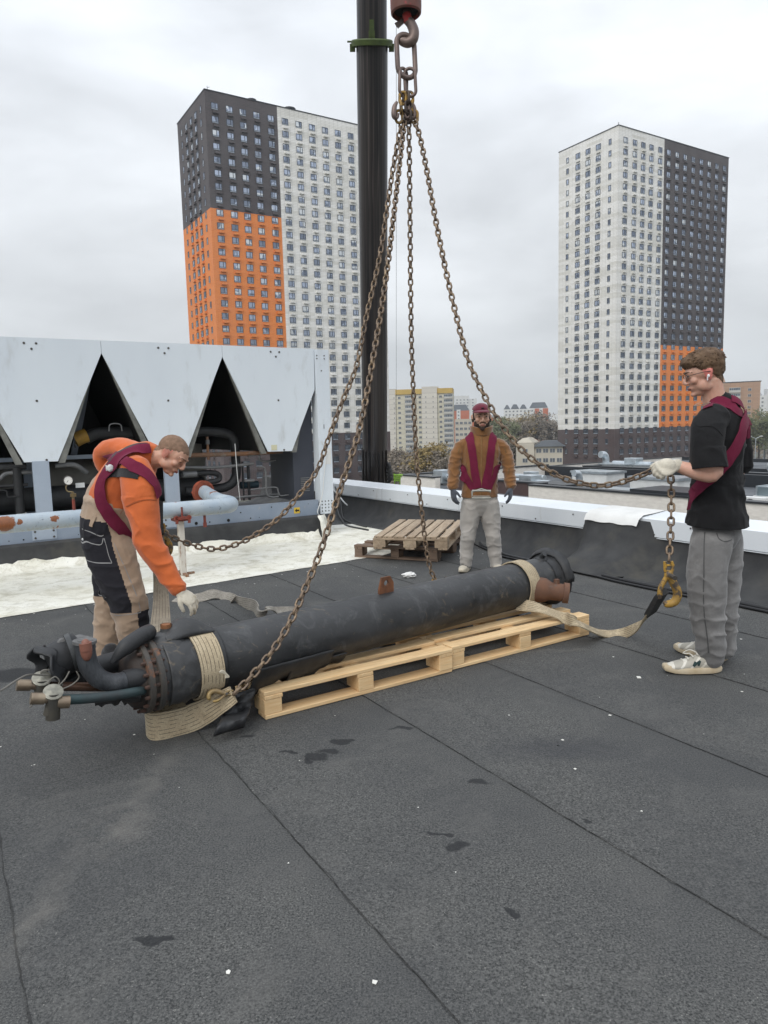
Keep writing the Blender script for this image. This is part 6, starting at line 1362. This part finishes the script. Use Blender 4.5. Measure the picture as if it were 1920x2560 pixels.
for x0,y0,x1,y1 in ((1007,1000,1010,1016),(1072,1000,1069,1016),(992,968,990,978),(1090,966,1093,978),(1100,1012,1097,1024)):
    mb=MB(); mb.ribbon([hit(bv,x0,y0,Y2)-Yv*.003,hit(bv,(x0+x1)/2,(y0+y1)/2,Y2)-Yv*.003,hit(bv,x1,y1,Y2)-Yv*.003],X_,.010,.004,3); mb.build('pocket_zip',cloth('zip_dark',(.10,.05,.02),(.2,.12,.05)),jk,smooth=60)
# joggers
JG=cloth('grey_joggers',(.40,.375,.345),(.32,.30,.275),sc=7,bs=.6,wv=500)
mb=MB()
for s in (legL,legR): ring_tube(mb,scaled(s,1.0,.004),20,4)
ring_tube(mb,[(q2(1037,1062),X_,.165,.110),(q2(1037,1088),X_,.178,.118),(q2(1037,1101),X_,.150,.105)],20,4)
me=remesh(mb,.0065,3); f1=folds(.009,11,ZV,2.6,2)
finish(me,'joggers',JG,P2,lambda p,n:f1(p,n)*(1.2 if p.z<.5 else .7))
for nm_,wr,f_,sd in (('glove',q2(978,1056,-.09),(.10,-.10,-1),1),('glove',q2(1103,1053,-.09),(-.05,-.10,-1),-1)):
    mb=MB(); do_hand(mb,wr,f_,Vector((sd,.5,0)),Vector((sd*.35,-1,0)),.28,s=1.0,glove=.14,spread=.18)
    me=remesh(mb,.0042,2); finish(me,nm_,cloth('glove_grey',(.060,.068,.085),(.085,.095,.115),sc=20),P2)
CRM=M('shoe_cream',(.50,.46,.38),(.40,.36,.29),scale=20,rough=.6); SOL=M('shoe_sole',(.55,.50,.40),(.42,.37,.28),scale=12,rough=.7); BLT=cloth('shoe_black',(.02,.02,.022),(.03,.03,.03))
for hx,hy,tx,ty in ((1012,1227,988,1246),(1071,1224,1078,1240)):
    hp=Gz(hx,hy,.003); tp=Gz(tx,ty,.003); d=(tp-hp).normalized(); tp=hp+d*.29; U,S_=MB(),MB(); shoe((U,S_),hp,tp,1.0)
    me=remesh(U,.0055,2); d0_=hp.copy()
    o=finish(me,'shoe',[CRM,BLT],P2,None,lambda p,n,hp=hp,d=d: 1 if (p.z>.080 or (p-hp).dot(d)<.21 and p.z>.050) else 0); S_.build('sole',SOL,o,smooth=50)
    mb=MB()
    for k in range(4): c=hp+d*(.115+.028*k)+ZV*(.104-.016*k); sd=d.cross(ZV).normalized(); mb.tube([c-sd*.022,c+ZV*.006,c+sd*.022],.003,6)
    mb.build('laces',BLT,o)
# harness of the man in the middle
mb=MB()
HN=thing('lifting_harness','wide maroon lifting straps with metal buckle worn by the man in brown','lifting strap',q2(1040,1000))
sh=lambda L_,Yb: [hit(bv,x,y,Yb) for x,y in L_]
strap_on(bv,[q2(1013,936,.16),q2(1013,928,.07)]+sh([(1015,934),(1017,955),(1020,980),(1024,1005),(1027.5,1030),(1031,1055)],Y2),.088,mb)
strap_on(bv,[q2(1066,936,.16),q2(1066,928,.07)]+sh([(1064,934),(1062.5,955),(1060,980),(1056.5,1005),(1052.5,1030),(1048,1055)],Y2),.088,mb)
mb.build('chest_strap',MAR,HN,smooth=50); mb=MB()
strap_on(bv,[q2(1000,1000,.12)]+sh([(1001,1008),(1006,1025),(1014,1043),(1025,1057)],Y2),.075,mb,up=.004)
strap_on(bv,[q2(1075,1000,.12)]+sh([(1074,1008),(1069,1025),(1061,1043),(1052,1057)],Y2),.075,mb,up=.004)
mb.build('waist_strap',MAR,HN,smooth=50)
bk=M('buckle_steel',(.42,.42,.38),(.30,.30,.27),scale=20,rough=.4,metal=.4); mb=MB(); yb=-.205
A_=[q2(x,y,yb) for x,y in ((1020,1060),(1060,1060),(1060.5,1076),(1019.5,1076))]; mb.tube(A_+[A_[0]],.010,8,closed=False)
mb.tube([A_[0]+ZV*-.012,q2(1040,1056,yb),A_[1]+ZV*-.012],.008,8); mb.tube([q2(1022,1072,yb),q2(1058,1072,yb)],.005,8); mb.build('buckle',bk,HN,smooth=50)
# ---------------------------------------------------------------- man on the right (black T-shirt)
Y3=4.05
def q3(x,y,dy=0.): return J(x,y,Y3+dy)
base=q3(1535,1440); base.z=0
P3=person_common('person','tall man in loose black T-shirt and grey jeans holding up the slack chain',base)
fw=Vector((-.85,.50,0)).normalized(); sd3=Vector((fw.y,-fw.x,0)) # to his right, away from the camera
side=sd3
torso=[(q3(1548,1148,.05),side,.160,.115),(q3(1549,1110,.05),side,.165,.12),(q3(1549,1060,.05),side,.165,.125),(q3(1551,1000,.05),side,.170,.128),(q3(1555,950,.04),side,.178,.128),(q3(1557,914,.04),side,.168,.112),(q3(1557,884,.04),side,.120,.095),(q3(1548,866,.03),side,.075,.07)]
armN=[(q3(1548,898,-.10),fw,.072,.070),(q3(1532,918,-.14),fw,.080,.075),(q3(1527,950,-.18),fw,.080,.078),(q3(1528,985,-.20),fw,.082,.080),(q3(1530,1012,-.21),fw,.088,.084)]
foreN=[(q3(1534,985,-.20),fw,.05,.05),(q3(1541,1020,-.21),fw,.050,.050),(q3(1520,1022,-.20),ZV,.047,.045),(q3(1490,1015,-.18),ZV,.040,.038),(q3(1462,1006,-.16),ZV,.031,.030)]
armF=[(q3(1580,902,.22),fw,.062,.062),(q3(1590,927,.27),fw,.068,.068),(q3(1594,955,.29),fw,.068,.068),(q3(1595,985,.30),fw,.070,.070),(q3(1594,1008,.30),fw,.073,.072)]
foreF=[(q3(1594,985,.30),fw,.045,.045),(q3(1588,1030,.33),fw,.045,.045),(q3(1560,1045,.42),ZV,.04,.04),(q3(1520,1050,.45),ZV,.03,.03)]
legN=[(q3(1542,1145,.0),fw,.105,.095),(q3(1536,1175,-.05),fw,.112,.095),(q3(1528,1230,-.08),fw,.108,.095),(q3(1527,1290,-.09),fw,.100,.09),(q3(1530,1345,-.08),fw,.090,.082),(q3(1535,1395,-.06),fw,.077,.074),(q3(1538,1428,-.06),fw,.071,.070)]
legF=[(q3(1560,1145,.10),fw,.10,.095),(q3(1563,1175,.13),fw,.105,.095),(q3(1566,1230,.15),fw,.095,.09),(q3(1566,1290,.13),fw,.082,.08),(q3(1564,1345,.12),fw,.074,.074),(q3(1562,1390,.12),fw,.070,.072),(q3(1561,1405,.12),fw,.068,.07)]
H3=Head(q3(1522,808,.02),(-.95,.22,-.26),(-.26,.02,1),1.03)
mb=MB(); H3.shapes(mb,q3(1545,872,.04),.058)
for s in (torso[:-1],armN,armF,legN,legF): ring_tube(mb,scaled(s,.70),16,3)
ring_tube(mb,foreN,16,4); ring_tube(mb,foreF,16,4)
me=remesh(mb,.0055,2)
ear=lambda p: H3.loc(p)
b3=finish(me,'body',[SKINR,skinm('skin_ear',(.60,.20,.17),(.52,.16,.13))],P3,None,lambda p,n: 1 if (abs(abs(H3.loc(p).x)-.082)<.012 and abs(H3.loc(p).z)<.05 and abs(H3.loc(p).y+.006)<.028) else 0)
mw=reco(b3)
HB=M('hair_brown',(.085,.048,.026),(.15,.095,.055),scale=34,rough=.75,bs=1.0,bscale=120,bd=.006,stretch=(1,1,.45),kind='World',col3=(.06,.035,.02),s3=26,t3=(.5,.68))
def hair3(c):
    line=.052 if c.y>.055 else (.052-(.055-c.y)*.75 if c.y>.01 else (.018 if c.y>-.012 else .012-(-.012-c.y)*1.35))
    if abs(c.x)>.07 and -.03<c.y<.02: line=max(line,.026)
    return c.z-max(line,-.072)+.004*mn.noise(c*80)
th3=lambda c: .004+.022*max(0,min(1,(c.z-.02)/.06))+.014*max(0,min(1,(c.y-.02)/.05))*(c.z>.05)
shell_from(mw,H3,hair3,th3,'hair',HB,P3,noise_a=.005,nf=45)
# separate tufts give the crown an uneven edge
mb=MB(); rs=random.Random(5)
for k in range(420):
    a=rs.uniform(0,2*PI); e=rs.uniform(.25,1.5); x=.076*math.cos(e)*math.cos(a); y=-.012+.097*math.cos(e)*math.sin(a); z=.030+.086*math.sin(e)
    if hair3(Vector((x,y,z)))<.012: continue
    t=th3(Vector((x,y,z))); nrm=Vector((x/.076,(y+.012)/.097,(z-.03)/.086)).normalized(); b0=Vector((x,y,z))+nrm*t*.55; sw=Vector((rs.uniform(-.4,.4),.9 if y>0 else -.3,.1)); L_=.020*rs.uniform(.6,1.2)
    p1_=b0+(nrm*.55+sw*.5)*L_*.6; p2_=b0+(nrm*.55+sw*.9)*L_-Vector((0,0,.004)); mb.tube([H3.w(*b0),H3.w(*p1_),H3.w(*p2_)],[.0048,.0042,.001],5)
mb.build('hair_tufts',HB,[o for o in P3.children if o.name.startswith('hair')][0],smooth=60)
H3.features(P3,M('brow_brown',(.10,.06,.035)),LIP)
# glasses
mb=MB(); gm=M('glasses_dark',(.03,.03,.03),rough=.3,metal=.5)
for x in (-1,1):
    R_=[H3.w(x*.034+math.cos(a)*.024,.104-.006*abs(math.cos(a)),.008+math.sin(a)*.019) for a in [2*PI*k/20 for k in range(20)]]; mb.tube(R_,.0016,6,closed=True)
    mb.tube(spl([H3.w(x*.060,.098,.014),H3.w(x*.080,.06,.016),H3.w(x*.088,.0,.012),H3.w(x*.086,-.025,-.002)],4),.0018,6)
mb.tube([H3.w(-.011,.106,.010),H3.w(0,.110,.013),H3.w(.011,.106,.010)],.0015,6); gl_=mb.build('glasses',gm,P3,smooth=60)
mb=MB(); mb.ell(H3.w(.090,.002,-.012),(.007,.008,.010)); mb.tube([H3.w(.091,.008,-.016),H3.w(.089,.012,-.034)],.0036,8); mb.build('earbud',M('earbud_white',(.82,.82,.82),rough=.3),P3,smooth=60)
TS=cloth('black_tshirt',(.0075,.0075,.0085),(.013,.013,.014),sc=4,bs=.3,wv=900,rough=.85,sheen=.04)
mb=MB()
for s in (torso[1:],armN,armF): ring_tube(mb,scaled(s,1.0,.007),22,4,cap=True)
hemr=[(q3(1547,1175,.03),side,.205,.160),(q3(1547,1136,.03),side,.205,.160),(q3(1549,1090,.04),side,.190,.150),(q3(1551,1030,.05),side,.175,.140)]
ring_tube(mb,hemr,22,4)
me=remesh(mb,.0065,3)
bm=bmesh.new(); bm.from_mesh(me); bmesh.ops.bisect_plane(bm,geom=bm.verts[:]+bm.edges[:]+bm.faces[:],plane_co=q3(1548,1141,-.1),plane_no=Vector((.04,0,1)),clear_inner=True)
E_=q3(1530,1012,-.21); D_=(E_-q3(1528,985,-.20)).normalized(); fs_=[f for f in bm.faces if (f.calc_center_median()-E_).dot(D_)>-.03 and (f.calc_center_median()-E_).length<.15 and f.calc_center_median().y<Y3-.135]
gs=list({v for f in fs_ for v in f.verts}|set())+list({e for f in fs_ for e in f.edges})+fs_
bmesh.ops.bisect_plane(bm,geom=gs,plane_co=E_,plane_no=D_,clear_outer=True)
bm.to_mesh(me); bm.free()
f1=folds(.016,7,Vector((1,.6,.12)),7,3); f2=folds(.010,10,Vector((.5,0,1)),2.2,8)
tmb=MB(); ring_tube(tmb,scaled(torso[1:],1,.007),22,4); ring_tube(tmb,hemr,22,4); tme=remesh(tmb,.008,2); bvT=BVHTree.FromPolygons([v.co.copy() for v in tme.vertices],[tuple(p.vertices) for p in tme.polygons])
ts=finish(me,'t_shirt',TS,P3,lambda p,n:(f1(p,n)*(1.4 if p.z<1.1 else .7) if p.z<1.32 else f2(p,n)*.6)); m_=ts.modifiers.new('s','SOLIDIFY'); m_.thickness=.003
bv=bvh_of(ts)
mb=MB(); strap_on(bv,[hit(bv,x,y,Y3) for x,y in ((1500,914),(1512,922),(1527,920),(1545,925),(1560,942))],.004,mb,up=.002,th_=.002,nw=3); mb.build('sleeve_seam',TS,ts)
mb=MB(); mb.tube([H3.c+Vector((math.cos(a)*.083+.052,math.sin(a)*.085+.03,-.150+.025*math.cos(a))) for a in [2*PI*k/24 for k in range(24)]],.0016,6,closed=True); mb.build('neck_chain',M('silver_chain',(.6,.58,.52),rough=.3,metal=.9),P3,smooth=60)
JE=cloth('grey_jeans',(.125,.122,.120),(.175,.172,.170),sc=5,bs=.7,wv=700,c3=(.27,.265,.26),t3=(.48,.72))
mb=MB()
for s in (legN,legF): ring_tube(mb,scaled(s,1.0,.0),22,4)
ring_tube(mb,[(q3(1548,1100,.05),side,.150,.13),(q3(1548,1140,.05),side,.155,.13),(q3(1550,1165,.05),side,.14,.12)],22,4)
me=remesh(mb,.0065,3); f1=folds(.012,9,ZV,3.2,5); f2=folds(.008,6,Vector((1,.4,.25)),3,6)
jn=finish(me,'jeans',JE,P3,lambda p,n:(f1(p,n)*(1.5 if p.z<.35 else .9) if (p.z<.62) else f2(p,n)*.8))
bv2=bvh_of(jn); mb=MB(); strap_on(bv2,[hit(bv2,x,y,Y3) for x,y in ((1523,1150),(1521,1200),(1520,1260),(1521,1320),(1527,1370),(1531,1410))],.007,mb,up=.001,th_=.002,nw=3); mb.build('side_seam',cloth('seam_dark',(.06,.06,.06),(.08,.08,.08)),jn)
mb=MB(); strap_on(bv2,[hit(bv2,x,y,Y3) for x,y in ((1548,1152),(1553,1164),(1566,1170),(1580,1166))],.004,mb,up=.001,th_=.002,nw=3); mb.build('pocket_seam',cloth('seam_dark2',(.05,.05,.05),(.06,.06,.06)),jn)
SNK=M('sneaker_mesh',(.42,.40,.35),(.34,.32,.27),scale=14,rough=.6,bs=.4,bscale=200); SWH=M('sneaker_white',(.68,.66,.60),(.55,.52,.45),scale=14,rough=.45); TANS=M('tan_sole',(.42,.33,.21),(.55,.48,.36),scale=10,rough=.7); DKG=M('letter_green',(.012,.035,.035),rough=.5)
for i_,(hx,hy,tx,ty) in enumerate(((1553,1452,1440,1452),(1566,1430,1468,1407))):
    hp=Gz(hx,hy,.003); tp=Gz(tx,ty,.003); d=(tp-hp).normalized(); tp=hp+d*.305; sdv=d.cross(ZV).normalized(); U,S_=MB(),MB(); shoe((U,S_),hp,tp,1.06)
    me=remesh(U,.0045,2)
    def mf(p,n,hp=hp,d=d,s=sdv):
        t=(p-hp).dot(d)/.305; z=p.z; 
        if t>.86 or (t<.14): return 1
        if abs(((t*2.2+z*6)%.42)-.21)<.055 and z<.10: return 1
        return 0
    o=finish(me,'sneaker',[SNK,SWH],P3,None,mf); S_.build('sole',TANS,o,smooth=50)
    mb=MB()
    for k in range(5): c=hp+d*(.13+.026*k)+ZV*(.112-.0135*k); mb.tube([c-sdv*.024,c+ZV*.005,c+sdv*.024],.0042,6)
    mb.tube(spl([hp+d*.13+ZV*.12,hp+d*.16+ZV*.125+sdv*.03,hp+d*.19+ZV*.10+sdv*.045,hp+d*.15+ZV*.10+sdv*.04],4),.0035,6); mb.build('laces',SWH,o,smooth=60)
    bvs=bvh_of(o); mb=MB(); sg=-1 if (-sdv).y<0 else 1
    for (t0,z0,t1,z1) in ((.43,.052,.40,.088),(.40,.088,.52,.052),(.52,.052,.49,.088)):
        pA=hp+d*.305*t0+ZV*z0+sdv*sg*.06; pB=hp+d*.305*t1+ZV*z1+sdv*sg*.06; pts=[]
        for q in range(4):
            pp=pA.lerp(pB,q/3); r=bvs.find_nearest(pp); pts.append(r[0]+r[1]*.002)
        mb.ribbon(pts,d,.011,.003,3)
    mb.build('side_letter',DKG,o,smooth=0)
# harness on the right man
HN=thing('lifting_harness','maroon shoulder strap crossing the back of the man in the black T-shirt','lifting strap',q3(1555,960)); mb=MB()
c3_=lambda x,y:(1400.2+.3439*x,726+.3439*y)
strap_on(bv,[hit(bv,*c3_(x,y),Y3) for x,y in ((372,455),(410,412),(460,408),(520,432),(570,480),(600,520))],.062,mb)
strap_on(bvT,[hit(bvT,*c3_(x,y),Y3) for x,y in ((600,500),(582,560),(570,620),(535,700),(490,770),(440,835),(375,905),(320,965),(285,1010))],.078,mb,up=.020)
strap_on(bv,[hit(bv,*c3_(x,y),Y3) for x,y in ((515,398),(560,420),(592,455),(615,500),(625,540))],.055,mb,up=.012)
strap_on(bv,[hit(bv,*c3_(x,y),Y3) for x,y in ((622,545),(626,590),(626,640))],.03,mb,up=.006)
mb.build('back_strap',MAR,HN,smooth=50)
mb=MB(); mb.ribbon(spl([q3(*c3_(283,960),-.10),q3(*c3_(276,1010),-.13),q3(*c3_(262,1050),-.14),q3(*c3_(252,1090),-.13)],4),UV,.028,.004); mb.build('loose_end',MAR,HN,smooth=60)
# glove holding the chain
mb=MB(); wr=q3(1459,1006,-.165); fh=(q3(1434,1010,-.19)-wr).normalized(); do_hand(mb,wr+fh*.005,(fh-ZV*.08).normalized(),Vector((.15,.75,-.65)),Vector((-.1,-.35,.9)),1.15,s=1.05,glove=.22)
mb.ell(wr+fh*.06+ZV*.004,(.055,.034,.045)); ring_tube(mb,[(wr-fh*.022,ZV,.035,.034),(wr+fh*.012,ZV,.036,.033)],16,3)
me=remesh(mb,.0045,3); finish(me,'glove',GLV,P3,lambda p,n:.0015*mn.noise(p*120))
# ---------------------------------------------------------------- bending man on the left (orange)
Y1=4.5
def q1(x,y,dy=0.): return J(x,y,Y1+dy)
base=q1(260,1425); base.z=0
P1=person_common('person','man with shaved head in orange sweatshirt and tan and black work trousers, bending forward',base)
Ys=Vector((0,1,0))
tor=[(q1(236,1172),Ys,.170,.155),(q1(237,1140),Ys,.178,.165),(q1(243,1105),Ys,.172,.168),(q1(256,1068),Ys,.175,.165),(q1(275,1030),Ys,.190,.150),(q1(298,1000),Ys,.190,.125),(q1(320,984),Ys,.120,.090),(q1(333,980),Ys,.075,.070)]
aN=[(q1(290,1008,-.16),Ys,.085,.088),(q1(301,1045,-.22),Ys,.090,.104),(q1(306,1085,-.26),Ys,.088,.100),(q1(313,1130,-.29),Ys,.080,.086),(q1(322,1172,-.31),Ys,.074,.080),(q1(340,1205,-.32),Ys,.066,.072),(q1(360,1235,-.33),Ys,.056,.062),(q1(377,1262,-.34),Ys,.046,.052),(q1(385,1272,-.34),Ys,.044,.048)]
aF=[(q1(295,985,.18),Ys,.085,.085),(q1(262,970,.26),Ys,.075,.072),(q1(228,974,.33),Ys,.064,.060),(q1(224,1000,.36),Ys,.058,.056),(q1(250,1035,.36),Ys,.048,.048)]
lN=[(q1(228,1165,-.08),Ys,.105,.150),(q1(240,1200,-.10),Ys,.108,.150),(q1(258,1250,-.12),Ys,.098,.135),(q1(276,1300,-.13),Ys,.088,.118),(q1(285,1345,-.11),Ys,.082,.098),(q1(288,1390,-.08),Ys,.078,.088),(q1(290,1440,-.06),Ys,.072,.082)]
lF=[(q1(240,1165,.10),Ys,.10,.135),(q1(241,1200,.12),Ys,.10,.130),(q1(240,1250,.14),Ys,.092,.112),(q1(238,1295,.14),Ys,.085,.098),(q1(233,1340,.13),Ys,.080,.088),(q1(232,1390,.12),Ys,.074,.082),(q1(232,1425,.12),Ys,.070,.08)]
H1=Head(q1(371,982,-.03),(.72,-.18,-.66),(.68,.05,.72),1.03)
mb=MB(); H1.shapes(mb,q1(325,990,0),.066)
for s in (tor,aN,aF,lN,lF): ring_tube(mb,scaled(s,.72),16,3)
me=remesh(mb,.0055,2)
b1=finish(me,'body',[SKIN,skinm('skin_ear2',(.56,.24,.18),(.50,.20,.15))],P1,None,lambda p,n: 1 if (abs(abs(H1.loc(p).x)-.082)<.012 and abs(H1.loc(p).z)<.05 and abs(H1.loc(p).y+.006)<.028) else 0)
mw=reco(b1)
BZ=M('buzz_hair',(.15,.095,.062),(.25,.155,.105),scale=50,rough=.9,bs=.5,bscale=400,bd=.001)
def hair1(c):
    j_=.007*mn.noise(c*70)
    line=.062 if c.y>.06 else (.062-(.06-c.y)*.6 if c.y>.01 else (.022 if c.y>-.015 else .02-(-.015-c.y)*1.0)); return c.z-max(line,-.055)+j_
shell_from(mw,H1,hair1,lambda c:.0014,'hair',BZ,P1,noise_a=.0005,nf=200)
H1.features(P1,M('brow_fair',(.20,.12,.08)),LIP,closed=True)
OR=cloth('orange_sweatshirt',(.58,.140,.040),(.47,.105,.030),sc=4,bs=.35,wv=800)
mb=MB()
for s in (tor[1:],aN,aF): ring_tube(mb,scaled(s,1.0,.004),22,4)
me=remesh(mb,.0065,3); f1=folds(.009,8,Vector((.35,0,1)),3,2); f2=folds(.009,7,Vector((1,.2,.5)),2.8,7)
os_=finish(me,'sweatshirt',OR,P1,lambda p,n:f1(p,n)*(1.3 if p.y<4.32 and p.z<1.1 else .6)+f2(p,n)*.4)
bv=bvh_of(os_)
cuff=MB(); ring_tube(cuff,[(q1(379,1264,-.34),Ys,.050,.053),(q1(387,1275,-.34),Ys,.046,.050)],20,3); cuff.build('cuff',cloth('orange_rib',(.52,.13,.04),(.45,.11,.035),wv=400,bs=.8),os_,smooth=60)
mb=MB(); strap_on(bv,[hit(bv,x,y,Y1) for x,y in ((259,1110),(270,1096),(290,1086),(312,1080),(338,1081))],.006,mb,up=.002,th_=.002,nw=3); mb.build('sleeve_seam',cloth('seam_orange',(.36,.09,.03),(.3,.07,.02)),os_)
mb=MB(); ring_tube(mb,[(q1(322,985,-.0),Ys,.085,.085),(q1(333,990,-.01),Ys,.078,.078)],20,3); mb.build('collar',cloth('orange_rib2',(.52,.13,.04),(.45,.11,.035),wv=400),os_,smooth=60)
TN=cloth('tan_canvas',(.36,.265,.19),(.30,.215,.15),sc=5,bs=.5,wv=700,c3=(.44,.36,.28),t3=(.6,.8)); BK=cloth('black_canvas',(.013,.013,.017),(.022,.021,.026),sc=5,bs=.4,wv=700,sheen=.05)
mb=MB()
for s in (lN,lF): ring_tube(mb,scaled(s,1.0,.003),22,4)
ring_tube(mb,[(q1(236,1180),Ys,.172,.158),(q1(237,1140),Ys,.190,.180),(q1(243,1105),Ys,.184,.180),(q1(246,1080),Ys,.180,.182)],22,4)
ring_tube(mb,[(q1(216,1095),Ys,.135,.10),(q1(222,1060),Ys,.12,.085),(q1(235,1030),Ys,.09,.06)],20,4)
me=remesh(mb,.0065,3)
zb=q1(240,1128).z; zk=q1(270,1318,-.13).z; zkf=q1(240,1283,.14).z
def mt1(p,n):
    near=p.y<Y1+.02
    if p.z>zb+.06*(.5-(p.x-q1(237,1140).x)/.34): return 0
    if near:
        t=max(0,min(1,(1.0-(p.z-.15))/1.0)); cx=np.interp(p.z,[.1,.42,.62,.8,1.0],[q1(290,1440,-.06).x,q1(279,1300,-.13).x,q1(258,1250,-.12).x,q1(240,1200,-.1).x,q1(228,1165,-.08).x]) 
        if p.z>zk: return 1 if p.x<cx+.045 else 0
        return 1 if (p.x>cx+.075 and p.z>zk-.24) else 0
    if p.z>zkf: return 1
    return 0
f1=folds(.011,9,ZV,3,9)
tr=finish(me,'work_trousers',[TN,BK],P1,lambda p,n:f1(p,n)*(1.3 if p.z<.55 else .7),mt1)
bvt=bvh_of(tr); ST=M('stitch_white',(.30,.30,.30)); mb=MB()
c1_=lambda x,y:(x*.3516,864.3+y*.3516)
for L_ in (((505,790),(560,812),(640,842)),((500,868),(560,880),(620,890),(635,850)),((640,850),(655,900),(670,960),(688,1000)),((530,980),(600,1000),(688,1002)),((700,880),(735,960),(780,1060),(830,1180),(865,1300)),((700,1318),(780,1318),(865,1304)),((573,1185),(620,1200),(650,1212))):
    strap_on(bvt,[hit(bvt,*c1_(x,y),Y1) for x,y in L_],.004,mb,up=.001,th_=.0015,nw=3)
mb.build('stitching',ST,tr)
mb=MB(); strap_on(bvt,[hit(bvt,*c1_(x,y),Y1) for x,y in ((582,712),(572,740),(560,775))],.03,mb,up=.004,nw=3); mb.build('belt_loop',TN,tr)
mb=MB(); q=hit(bvt,*c1_(510,855),Y1); mb.ell(q-Ys*.003,(.008,.004,.008)); mb.build('stud',whm,tr)
mb=MB(); do_hand(mb,q1(388,1277,-.34),Vector((.72,-.05,-.62)),Vector((-.55,.45,-.65)),Vector((.25,-.85,.1)),[.45,.5,.55,.55],s=1.08,glove=.16,spread=.25)
ring_tube(mb,[(q1(382,1268,-.34),Ys,.040,.042),(q1(392,1282,-.34),Ys,.038,.034)],16,3)
me=remesh(mb,.0045,2); tipx=q1(431,1308,-.36).x
finish(me,'glove',[GLV,M('glove_stain',(.42,.38,.08),(.3,.28,.08),scale=30)],P1,lambda p,n:.0012*mn.noise(p*130),lambda p,n: 1 if p.x>tipx+.02*mn.noise(p*40)+.0 else 0)
for hx,hy,tx,ty in ((278,1452,330,1462),(226,1432,280,1440)):
    hp=Gz(hx,hy,.003); tp=Gz(tx,ty,.003); d=(tp-hp).normalized(); U,S_=MB(),MB(); shoe((U,S_),hp,hp+d*.30,1.05); me=remesh(U,.006,2); o=finish(me,'boot',BLT,P1); S_.build('sole',hole,o,smooth=50)
# harness on the bending man
HN=thing('lifting_harness','maroon crossed lifting straps on the back of the man in the orange sweatshirt','lifting strap',q1(290,1000)); mb=MB()
BS=cloth('black_webbing',(.012,.012,.014),(.02,.02,.022)); mb2=MB()
strap_on(bv,[hit(bv,*c1_(x,y),Y1) for x,y in ((618,505),(650,470),(720,450),(800,455),(852,470))],.055,mb2,up=.003)
strap_on(bv,[hit(bv,*c1_(x,y),Y1) for x,y in ((690,355),(745,318),(800,290),(860,277),(905,278))],.05,mb2,up=.003)
strap_on(bv,[hit(bv,*c1_(x,y),Y1) for x,y in ((700,355),(660,400),(635,440),(618,500))],.03,mb2,up=.003)
mb2.build('brace_strap',BS,tr,smooth=50)
strap_on(bv,[hit(bv,*c1_(x,y),Y1) for x,y in ((665,352),(710,352),(765,378),(830,412),(895,450),(940,500),(965,545),(972,590))],.085,mb,up=.010)
strap_on(bv,[hit(bv,*c1_(x,y),Y1) for x,y in ((918,302),(860,306),(800,328),(740,372),(690,420),(650,470),(628,530),(624,590),(640,650),(680,715),(730,780),(790,840))],.080,mb,up=.018)
mb.build('back_strap',MAR,HN,smooth=50)
mb=MB(); q=hit(bv,*c1_(698,412),Y1)+Vector((-.01,-.035,.0)); 
mb.grid([[q+Vector((-.025+.045*i/4,-.004*math.sin(i),-.022+.038*j/3+.006*math.sin(i*2+j))) for i in range(5)] for j in range(4)]); o=mb.build('care_label',whm,HN,smooth=60); m_=o.modifiers.new('s','SOLIDIFY'); m_.thickness=.002
